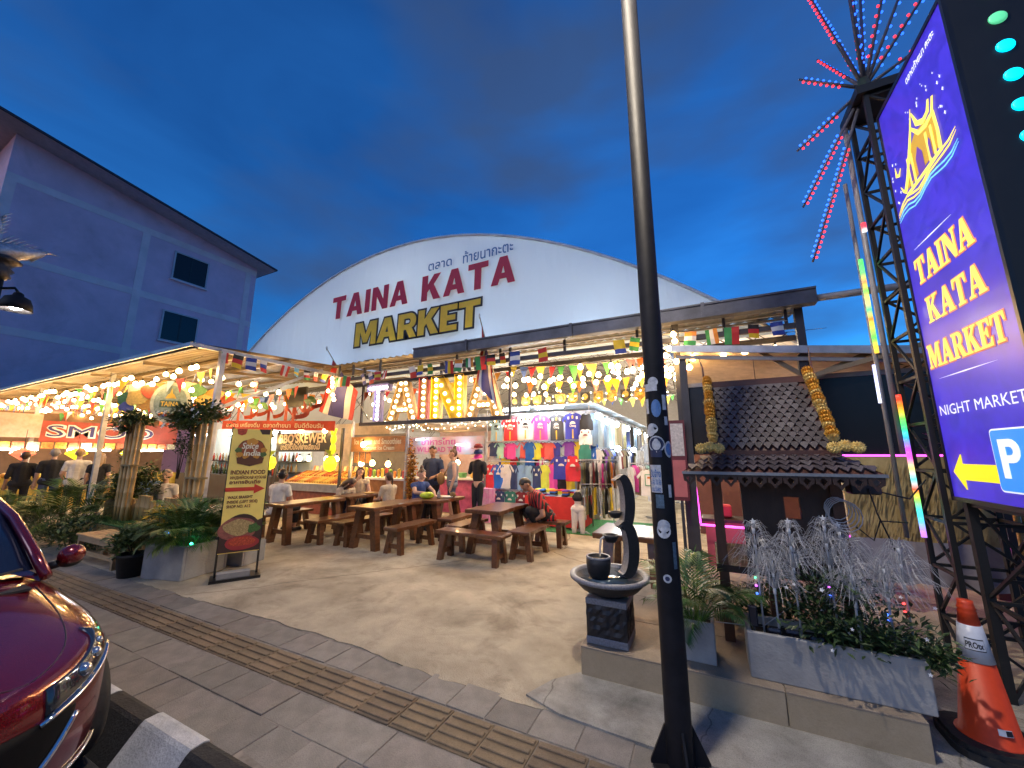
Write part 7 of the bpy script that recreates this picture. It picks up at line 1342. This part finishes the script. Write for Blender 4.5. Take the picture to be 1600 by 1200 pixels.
# ================================================================ bunting and flags
BC = [mat('bunt_%d' % i, c, .6, var=.08, trans=0) for i, c in enumerate([(.65, .12, .03), (.70, .42, .03), (.06, .32, .08), (.05, .12, .45), (.62, .05, .06), (.68, .60, .12), (.60, .30, .05), (.30, .42, .55), (.12, .45, .10), (.62, .22, .25)])]
pen = [MB().add([(-.10, 0, 0), (.10, 0, 0), (.0, -.03, -.30), (-.10, .004, 0), (.10, .004, 0), (0, -.026, -.30)], [(0, 2, 1), (3, 4, 5)]).mesh('pennant', m) for m in BC]
def bunting(label, a, c, n, sag, cols=None, s=1.0, spans=1):
    a = Vector(a); c = Vector(c); T_ = thing('bunting_string', label, 'bunting', a); P = lambda t: a.lerp(c, t) - Vector((0, 0, sag * (1 - (2 * ((t * spans) % 1) - 1) ** 2))); MB().tube([P(i / 30) for i in range(31)], .004, 3).build('cord', M_sgw, T_); rz = math.atan2(c.y - a.y, c.x - a.x)
    for k in range(n): o = inst('pennant', random.choice(cols or pen), T_, P((k + rnd(.2, .8)) / n), rz + rnd(-.6, .6)); o.scale = (s * rnd(.75, 1.1),) * 3; o.rotation_euler.x = rnd(-.25, .25)
for k, (a, c, n, sag, lab) in enumerate((((-22, 3.9, 3.34), (-8.5, 4.0, 3.30), 46, .16, 'bunting of coloured pennants just behind the front bulbs'), ((-22, 4.9, 3.2), (-8.5, 4.9, 3.2), 40, .2, 'second line of coloured pennants under the left canopy'), ((-20, 5.9, 3.15), (-8.4, 5.7, 3.2), 36, .2, 'rear line of coloured pennants under the left canopy'), ((-18, 3.8, 3.35), (-12, 6.5, 3.2), 22, .2, 'diagonal line of pennants over the sweets queue'), ((-15, 3.8, 3.35), (-10, 6.5, 3.2), 22, .2, 'diagonal line of pennants over the drinks shop'), ((-12, 3.7, 3.3), (-8.4, 7.5, 3.3), 20, .2, 'diagonal line of pennants near the corner post'), ((-8.2, 7.35, 3.25), (-3.6, 7.35, 3.45), 16, .12, 'pennants behind the marquee letters'), ((-3.5, 6.85, 3.38), (-.2, 6.85, 3.32), 16, .1, 'pennants right of the marquee letters'), ((-3.4, 7.5, 3.2), (-.2, 7.5, 3.15), 14, .12, 'second pennant line at the hall opening'), ((-4.5, 12, 3.6), (.5, 12, 3.4), 16, .2, 'distant pennant line inside the hall'), ((-4, 16, 4.2), (1, 16, 4.0), 14, .2, 'farthest pennant line inside the hall'))):
    bunting(lab, a, c, n, sag, spans=3 if n > 30 else 1)
# strings of national style flags under the gutter
def flag_mesh(cols, vert):
    b = MB(); n = len(cols); w, h = .22, .30
    for i in range(n):
        for j in range(3):
            f = lambda u, v: (-w / 2 + w * u, .012 * math.sin(u * 5 + v * 4), -h * v)
            if vert: u0, u1, v0, v1 = i / n, (i + 1) / n, j / 3, (j + 1) / 3
            else: u0, u1, v0, v1 = j / 3, (j + 1) / 3, i / n, (i + 1) / n
            b.add([f(u0, v0), f(u1, v0), f(u1, v1), f(u0, v1)], [(0, 3, 2, 1)], i, True)
    return b.mesh('flag', [mat('flag_%02d%02d%02d' % tuple(int(v * 99) for v in c), c, .6, var=.08) for c in cols])
Wt, Rd, Bl, Gn, Ye, Bk, Or, Lb = (.7, .7, .68), (.55, .03, .03), (.03, .06, .32), (.03, .26, .07), (.70, .50, .02), (.02, .02, .02), (.68, .25, .03), (.15, .40, .60)
flm = [flag_mesh(*f) for f in (((Rd, Wt, Rd), 1), ((Wt, Bl, Rd), 0), ((Bk, Rd, Ye), 0), ((Gn, Wt, Or), 1), ((Bl, Ye, Rd), 1), ((Gn, Ye, Gn), 0), ((Wt, Rd), 0), ((Lb, Lb, Ye, Lb), 0), ((Rd, Ye, Rd), 0), ((Bl, Wt, Bl), 0), ((Gn, Rd), 1), ((Or, Wt, Gn), 0), ((Rd, Wt, Bl), 1), ((Ye, Ye, Bl), 0), ((Bk, Wt, Rd, Gn), 0))]
for (a, c, n, lab) in (((-8.3, 3.9, 3.58), (-8.3, 6.4, 3.55), 10, 'string of small national flags along the canopy verge'), ((-8.2, 6.52, 3.5), (-3.6, 6.52, 3.58), 18, 'string of small national flags under the corrugated eave'), ((-3.6, 6.5, 3.58), (1.2, 6.5, 3.5), 17, 'string of small national flags under the gutter')):
    a = Vector(a); c = Vector(c); T_ = thing('flag_string', lab, 'flags', a); MB().tube([a, c], .004, 3).build('cord', M_sgw, T_); rz = math.atan2(c.y - a.y, c.x - a.x) 
    for k in range(n):
        if rnd(0, 1) < .25: continue
        o = inst('flag', flm[(k * 7 + n) % len(flm)], T_, a.lerp(c, (k + .5) / n), rz + rnd(-.5, .5)); o.scale = (rnd(.65, .95),) * 3; o.rotation_euler.x = rnd(-.2, .3); o.rotation_euler.y = rnd(-.15, .15)
# gold shield ornaments hanging in the hall
shd = [MB().prism([[(-.12, .14), (.12, .14), (.12, -.05), (0, -.16), (-.12, -.05)], ], Matrix.Rotation(R(90), 4, 'X'), -.01, .01).mesh('plate', m) for m in (mat('shield_gold', (.40, .24, .05), .4, .4), mat('shield_black', (.03, .025, .02), .4))]
dsc = MB().ball((0, -.012, 0), (.08, .012, .08), 12, 6).mesh('badge', mat('badge_gold', (.55, .36, .08), .4, .4, var=.3, scale=60))
for k in range(12):
    x = -4.5 + .34 * k * .95; S_ = thing('shield_ornament', 'gold and black shield ornament above the clothes stall, %s from left' % ORD[k], 'ornament', (x, 9.2, 2.98), 'shield ornaments in a row'); inst('plate', shd[0 if k % 3 else 1], S_, (x, 9.2, 2.98)); inst('badge', dsc, S_, (x, 9.19, 3.0)); MB().tube([(x, 9.2, 3.1), (x, 9.2, 3.9)], .003, 3).build('cord', M_wire, S_)
# Thai flags on slanted poles
def draped(label, base, tip, tl, tr, bl, br, amp=.05):
    T_ = thing('flag', label, 'flag', base); MB().tube([base, tip], [.014, .010], 6).build('pole', mat('flag_pole', (.35, .30, .22), .5), T_); MB().ball(tip, (.02, .02, .06), 8, 6).build('finial', M_chr2, T_)
    nu, nv = 24, 14; cols = [0, 0, 0, 0, 1, 1, 1, 1, 2, 2, 2, 2, 2, 2, 2, 2, 1, 1, 1, 1, 0, 0, 0, 0]; vs = []
    tl, tr, bl, br = map(Vector, (tl, tr, bl, br))
    for i in range(nu + 1):
        u = i / nu
        for j in range(nv + 1): v = j / nv; p = tl.lerp(tr, u).lerp(bl.lerp(br, u), v); vs.append(p + Vector((.02 * math.sin(v * 5 + u * 3), amp * math.sin(u * 8 + v * 2.5) * (.4 + .6 * v), -.03 * math.sin(math.pi * u))))
    b = MB()
    for i in range(nu): b.add([vs[i * (nv + 1) + k] for k in range(2 * nv + 2)], [(j, nv + 1 + j, nv + 2 + j, 1 + j) for j in range(nv)], cols[i], True)
    b.build('cloth', [mat('thai_red', (.55, .03, .03), .6), mat('thai_white', (.72, .70, .68), .6), mat('thai_blue', (.06, .06, .24), .6)], T_)
M_chr2 = mat('finial_silver', (.6, .6, .6), .3, .8, var=0)
draped('large striped red, white and blue flag on a slanted pole left of the letters', (-7.35, 6.85, 2.45), (-8.9, 6.7, 4.40), (-8.62, 6.7, 4.05), (-7.72, 6.78, 3.15), (-8.98, 6.68, 2.72), (-7.75, 6.75, 2.42))
draped('furled red, white and blue flag on a slanted pole over the last letter', (-3.62, 6.85, 2.5), (-4.12, 6.7, 4.52), (-4.06, 6.7, 4.3), (-3.86, 6.75, 3.4), (-4.16, 6.68, 3.15), (-3.66, 6.72, 2.45), .07)
# red ribbons and green leaves under the left canopy
M_rib = mat('ribbon_red', (.52, .07, .02), .6, var=.2); M_glf = mat('banana_green', (.05, .20, .03), .5, var=.3)
rs_ = random.Random(11)
for k in range(16):
    x = -15.5 + .47 * k; y = rs_.uniform(5.4, 6.6); z = rs_.uniform(2.75, 3.05); b = MB(); w = rs_.uniform(.6, 1.0); pts = [(x + w * i / 10, y + .05 * math.sin(i), z - .28 * (1 - (i / 5 - 1) ** 2)) for i in range(11)]; vs = [];
    for p in pts: vs += [p, (p[0], p[1] + .02, p[2] - .09)]
    b.add(vs, [(2 * i, 2 * i + 2, 2 * i + 3, 2 * i + 1) for i in range(10)], 0, True); b.add([(x, y, z), (x + .10, y, z), (x + .12, y, z - .42), (x - .01, y, z - .42)], [(0, 1, 2, 3)]); tag(b.build('ribbon_swag', M_rib), 'red ribbon swag under the left canopy, %s from left' % ORD[k], 'decoration', 'red ribbon swags')
for k in range(18):
    x = -16.5 + .5 * k + rs_.uniform(-.1, .1); y = rs_.uniform(4.8, 6.4); z = rs_.uniform(2.65, 3.1); b = MB(); d = Vector((rs_.choice((-1, 1)) * rs_.uniform(.6, 1), rs_.uniform(-.2, .2), rs_.uniform(.3, .8))).normalized(); L_ = rs_.uniform(.4, .6); p = Vector((x, y, z)); n = d.cross(Vector((0, 1, 0))).normalized(); vs = []
    for i in range(7): t = i / 6; wd = .075 * math.sin(math.pi * min(1, .08 + t * .92)); q = p + d * L_ * t - Vector((0, 0, .08 * t * t)); vs += [q + n * wd, q + Vector((0, -.015, 0)), q - n * wd]
    b.add(vs, [(3 * i + j, 3 * i + 3 + j, 3 * i + 4 + j, 3 * i + 1 + j) for i in range(6) for j in range(2)], 0, True); tag(b.build('banana_leaf', M_glf), 'green banana leaf decoration under the left canopy, %s from left' % ORD[k], 'decoration', 'green leaf decorations')
# wall speaker-like black panel hung under the canopy
b = MB(); b.bb(-9.6, -8.85, 6.2, 6.25, 2.78, 3.28); tag(b.build('notice_board', mat('notice_black', (.02, .018, .015), .3)), 'black framed notice board hanging between bulbs and the left flag', 'board')
# ================================================================ red car at the kerb
CR = thing('car', 'dark red hatchback parked at the kerb, lower left', 'car', (-5.05, .40, -.16))
M_car = mat('car_red', (.13, .003, .008), .2, .35, var=.25, scale=240, coat=1.0)
M_chr = mat('chrome', (.75, .76, .78), .12, 1, var=0); M_cgl = mat('car_glass', (.008, .012, .03), .06, var=0, coat=.5)
NX, NY, NZ = -2.72, .36, -.16
def Wd(s): return .86 * (1 - max(0, (.95 - s) / .95) ** 2.9) ** (1 / 2.1) if s < .95 else (.86 if s < 3.2 else .86 - .10 * ((s - 3.2) / .85) ** 2)
def top_h(s): return .70 + .30 * min(1, (s / 1.42)) ** .75 if s < 1.42 else (1.0 - .02 * (s - 1.42))
QP = [(.90, .17), (.97, .22), (1.0, .36), (1.0, .52), (.99, .66), (.96, -1), (.90, -2), (.72, -3), (.40, -4), (0, -5)]
def carpt(s, q):
    """s metres behind the nose, q 0 (sill) .. 9 (bonnet centre)"""
    T_ = top_h(s); i = min(int(q), 8); f = q - i
    def pt(k):
        a, h = QP[k]
        if h == -1: h = .66 + (T_ - .66) * .42
        elif h == -2: h = .66 + (T_ - .66) * .68
        elif h == -3: h = T_ - .035
        elif h == -4: h = T_ - .008
        elif h == -5: h = T_
        elif k == 4: h = min(.66, T_ - .03)
        return a, h
    def cr(p0, p1, p2, p3, t): return .5 * ((2 * p1) + (-p0 + p2) * t + (2 * p0 - 5 * p1 + 4 * p2 - p3) * t * t + (-p0 + 3 * p1 - 3 * p2 + p3) * t ** 3)
    P = [pt(max(0, min(9, i + d))) for d in (-1, 0, 1, 2)]
    a = cr(P[0][0], P[1][0], P[2][0], P[3][0], f); h = cr(P[0][1], P[1][1], P[2][1], P[3][1], f)
    bk = .55 * max(0, h - .60) ** 1.2 * max(0, 1 - s / 1.0) + .22 * max(0, .34 - h) * max(0, 1 - s / .8)
    return s + bk, Wd(s) * a, h
def carw(s, q, side=1, off=0):
    x, y, h = carpt(s, q); p = Vector((NX - x, NY + side * y, NZ + h))
    if off:
        e = .01; a = carpt(s + e, q); c = carpt(s, min(9, q + .05)); A = Vector((NX - a[0], NY + side * a[1], NZ + a[2])) - p; B = Vector((NX - c[0], NY + side * c[1], NZ + c[2])) - p
        n = A.cross(B); n = n.normalized() if n.length > 1e-9 else Vector((1, 0, 0))
        ctr = Vector((NX - max(.9, x), NY, NZ + .45)); n = n if n.dot(p - ctr) > 0 else -n; p += n * off
    return p
st = [.0005, .004, .012, .025, .045, .07, .10, .14, .19, .25, .33, .42, .52, .64, .8, .95, 1.1, 1.3, 1.6, 2, 2.4, 2.8, 3.2, 3.5, 3.8, 4.0]; qs = [i * .5 for i in range(19)]
wheel_s = (.80, 3.35)
b = MB()
for side in (1, -1):
    vs = [carw(s, q, side) for s in st for q in qs]; n = len(qs)
    fs = []
    for i in range(len(st) - 1):
        for j in range(n - 1):
            f = (i * n + j, i * n + j + 1, (i + 1) * n + j + 1, (i + 1) * n + j); fs.append(f if side > 0 else f[::-1])
    fs.append(tuple((len(st) - 1) * n + j for j in range(n))); b.add(vs, fs, 0, True)
b.build('body_shell', M_car, CR)
def patch(name, m, s0, s1, q0, q1, side=1, off=.006, n=10, shape=None, par=CR, th=.012):
    """panel lying on the body; shape(u) gives (qlow, qhigh) fractions"""
    b = MB(); vs = []
    for i in range(n + 1):
        u = i / n; lo, hi = shape(u) if shape else (0, 1)
        for j in range(7): q = q0 + (q1 - q0) * (lo + (hi - lo) * j / 6); vs.append(carw(s0 + (s1 - s0) * u, q, side, off))
    k = len(vs); vs2 = []
    for i in range(n + 1):
        u = i / n; lo, hi = shape(u) if shape else (0, 1)
        for j in range(7): q = q0 + (q1 - q0) * (lo + (hi - lo) * j / 6); vs2.append(carw(s0 + (s1 - s0) * u, q, side, off - th))
    fs = [(i * 7 + j, i * 7 + 7 + j, i * 7 + 8 + j, i * 7 + 1 + j) for i in range(n) for j in range(6)]
    for i in range(n): fs += [(i * 7, i * 7 + k, i * 7 + 7 + k, i * 7 + 7), (i * 7 + 6, i * 7 + 13, i * 7 + 13 + k, i * 7 + 6 + k)]
    for j in range(6): fs += [(j, j + 1, j + 1 + k, j + k), (n * 7 + j, n * 7 + j + k, n * 7 + j + 1 + k, n * 7 + j + 1)]
    return b.add(vs + vs2, fs, 0, True).build(name, m, par)
M_hl = mat('headlamp_lens', (.02, .024, .03), .04, var=0, coat=1); M_ref = mat('lamp_reflector', (.5, .52, .55), .15, .9, var=.2, scale=40)
for side in (1, -1):
    hs = lambda u: (.08 + .26 * u, .34 + .58 * u - .06 * u * u)
    hl = patch('headlight', M_hl, .11, .50, 2.9, 7.0, side, .010, 14, hs)
    [MB().ball(carw(s_, q_, side, .004), r_, 12, 8).build('projector', M_ref, hl) for s_, q_, r_ in ((.22, 4.15, .034), (.31, 4.7, .028), (.39, 5.2, .022))]; MB().tube([carw(.10 + .40 * i / 14, 3.15 + 1.12 * i / 14, side, .010) for i in range(15)], [.012 - .0005 * i for i in range(15)], 6).build('lamp_trim', M_chr, hl)
    MB().tube([carw(.012 + .178 * (i / 14), .95 + 2.35 * (.05 + .80 * (i / 14) ** 1.3), side, .012) for i in range(15)], [.009 + .0006 * i for i in range(15)], 6).build('grille_trim', M_chr, CR); MB().tube([carw(.20 + .26 * i / 10, 1.1 + .25 * i / 10, side, .006) for i in range(11)], .009, 6).build('bumper_trim', M_chr, CR)
    patch('fog_recess', M_black, .16, .34, .7, 1.2, side, .005, 8)
    gr = patch('grille', mat('grille_black', (.004, .004, .005), .7, var=.3, scale=90, spec=.15), .0006, .19, .95, 3.3, side, .008, 14, lambda u: (.05 + .80 * u ** 1.3, .97 - .02 * u))
    # panel gaps
    gp = MB(); gp.tube([carw(.13 + .55 * i / 14, 6.45 + .35 * math.sin(i / 14 * 1.6), side, .0005) for i in range(15)] + [carw(.68 + .55 * i / 8, 6.8, side, .0005) for i in range(9)], .003, 4); gp.tube([carw(.13, q / 4, side, .0005) for q in range(26, 37)], .003, 4); gp.build('bonnet_gap', M_ink, CR)
    # wheels
    for ws in wheel_s:
        Mw = Matrix.Rotation(R(90), 3, 'X'); c0 = Vector((NX - ws, NY + side * .77, NZ + .30)); wl = MB().lathe([(.19, -.09), (.28, -.10), (.30, -.07), (.30, .07), (.28, .10), (.19, .09)], c0, 28, M=Mw).build('wheel', M_rub, CR)
        bb_ = MB(); bb_.lathe([(.001, .05), (.19, .05), (.20, .09)], c0, 20, M=Mw)
        for k in range(5): a = 2 * math.pi * k / 5; bb_.bar(c0 + Vector((0, side * .08, 0)), c0 + Vector((math.cos(a) * .19, side * .085, math.sin(a) * .19)), .045, .02)
        bb_.build('rim', M_ref, wl); MB().lathe([(.335, side * .0), (.34, side * .10), (.325, side * .105)], c0 + Vector((0, side * .0, 0)), 24, M=Mw).build('wheel_arch', M_black, wl)
# cabin
cab = [(1.22, .72, .93, 0, .985), (1.40, .72, .96, .62, 1.01), (1.75, .70, .97, .60, 1.19), (2.10, .70, .97, .575, 1.405), (2.6, .71, .97, .575, 1.475), (3.1, .71, .97, .56, 1.45), (3.5, .69, .97, .53, 1.36), (3.85, .64, .96, .5, 1.05)]
b = MB(); vs = []
def cabpt(i, v):
    s, yb, hb, yt, ht = cab[i]
    if i == 0: yt = .68
    return [(yb, hb), (yb * .55 + yt * .45 + .01, hb * .55 + ht * .45), (yt + .035, ht - .065), (yt - .05, ht - .015), (yt * .5, ht + .01), (0, ht + .018)][v]
for side in (1, -1):
    vs = [Vector((NX - .14 - cab[i][0], NY + side * cabpt(i, v)[0], NZ + cabpt(i, v)[1])) for i in range(8) for v in range(6)]; fs = []
    for i in range(7):
        for v in range(5): f = (i * 6 + v, i * 6 + v + 1, i * 6 + 7 + v, i * 6 + 6 + v); fs.append(f if side > 0 else f[::-1])
    b.add(vs, fs, 0, True)
b.build('roof_and_pillars', M_car, CR)
def cp(s, y, h): return Vector((NX - .14 - s, NY + y, NZ + h))
ws = MB(); vs = []
for i in range(9):
    t = i / 8
    for j in range(13): yy = -1 + 2 * j / 12; w = .70 - .10 * t; bow = .16 * (1 - yy * yy) * (1 - .35 * t); vs.append(cp(1.33 + .72 * t - bow, yy * w, .985 + .425 * t + .02 * (1 - yy * yy) + .03 * math.sin(math.pi * t)))
ws.add(vs, [(i * 13 + j, i * 13 + j + 1, i * 13 + 14 + j, i * 13 + 13 + j) for i in range(8) for j in range(12)], 0, True); wsh = ws.build('windscreen', M_cgl, CR)
MB().tube([cp(1.10, .25, .99), cp(1.22, .62, 1.02)], .008, 6).build('wiper', M_rub, CR); MB().tube([cp(1.08, -.35, .995), cp(1.12, .18, 1.01)], .008, 6).build('wiper', M_rub, CR)
MB().bb(*sorted((cp(1.30, 0, 0).x, cp(.98, 0, 0).x)), NY - .62, NY + .62, NZ + .925, NZ + .94).build('cowl_panel', M_rub, CR)
for side in (1, -1):
    MB().tube([cp(1.22, side * .735, .945), cp(1.42, side * .70, 1.10), cp(1.75, side * .655, 1.30), cp(2.1, side * .615, 1.415), cp(2.6, side * .615, 1.46), cp(3.1, side * .60, 1.44)], [.032, .03, .03, .03, .028, .028], 8).build('pillar', M_car, CR)
    g_ = MB()
    for (s0, s1) in ((1.62, 2.45), (2.55, 3.35)):
        def sg(s, t):
            k = max(i for i in range(8) if cab[i][0] <= s); k = min(k, 6); f = (s - cab[k][0]) / (cab[k + 1][0] - cab[k][0]); A = [cab[k][m] * (1 - f) + cab[k + 1][m] * f for m in range(5)]
            return cp(s, side * (A[1] * (1 - t) + A[3] * t + .022), A[2] + .03 + (A[4] - .09 - A[2] - .03) * t)
        g_.add([sg(s0 + (s1 - s0) * i / 6 + (.16 * t if s0 < 2 and i == 0 else 0), t) for i in range(7) for t in (0, .5, 1)], [(i * 3 + j, i * 3 + 3 + j, i * 3 + 4 + j, i * 3 + 1 + j) for i in range(6) for j in range(2)], 0, True)
    g_.build('side_glass', M_cgl, CR)
    mo = MB(); M_ = Matrix.Rotation(R(12 * side), 3, 'Z'); mo.ball(cp(1.50, side * .92, 1.015), (.055, .08, .074), 18, 12, 0, M_); mm = mo.build('door_mirror', M_car, CR)
    MB().tube([cp(1.52, side * .80, .95), cp(1.52, side * .90, .97)], .03, 8).build('mirror_arm', M_black, mm); MB().ball(cp(1.512, side * .92, .985), (.053, .078, .060), 16, 10, 0, M_).build('mirror_lower', M_black, mm)
    for sd in (2.48, 3.42, 1.32): gp = MB(); gp.tube([carw(sd, q / 4, side, .001) for q in range(1, 24)], .003, 4); gp.build('door_gap', M_ink, CR)
    MB().tube([cp(2.2, side * .875, .80), cp(2.38, side * .885, .80)], .014, 6).build('door_handle', M_car, CR)
b = MB(); b.bb(cp(4.02, 0, 0).x - .02, cp(4.0, 0, 0).x, NY - .45, NY + .45, NZ + .5, NZ + .8); b.build('tailgate', M_car, CR)
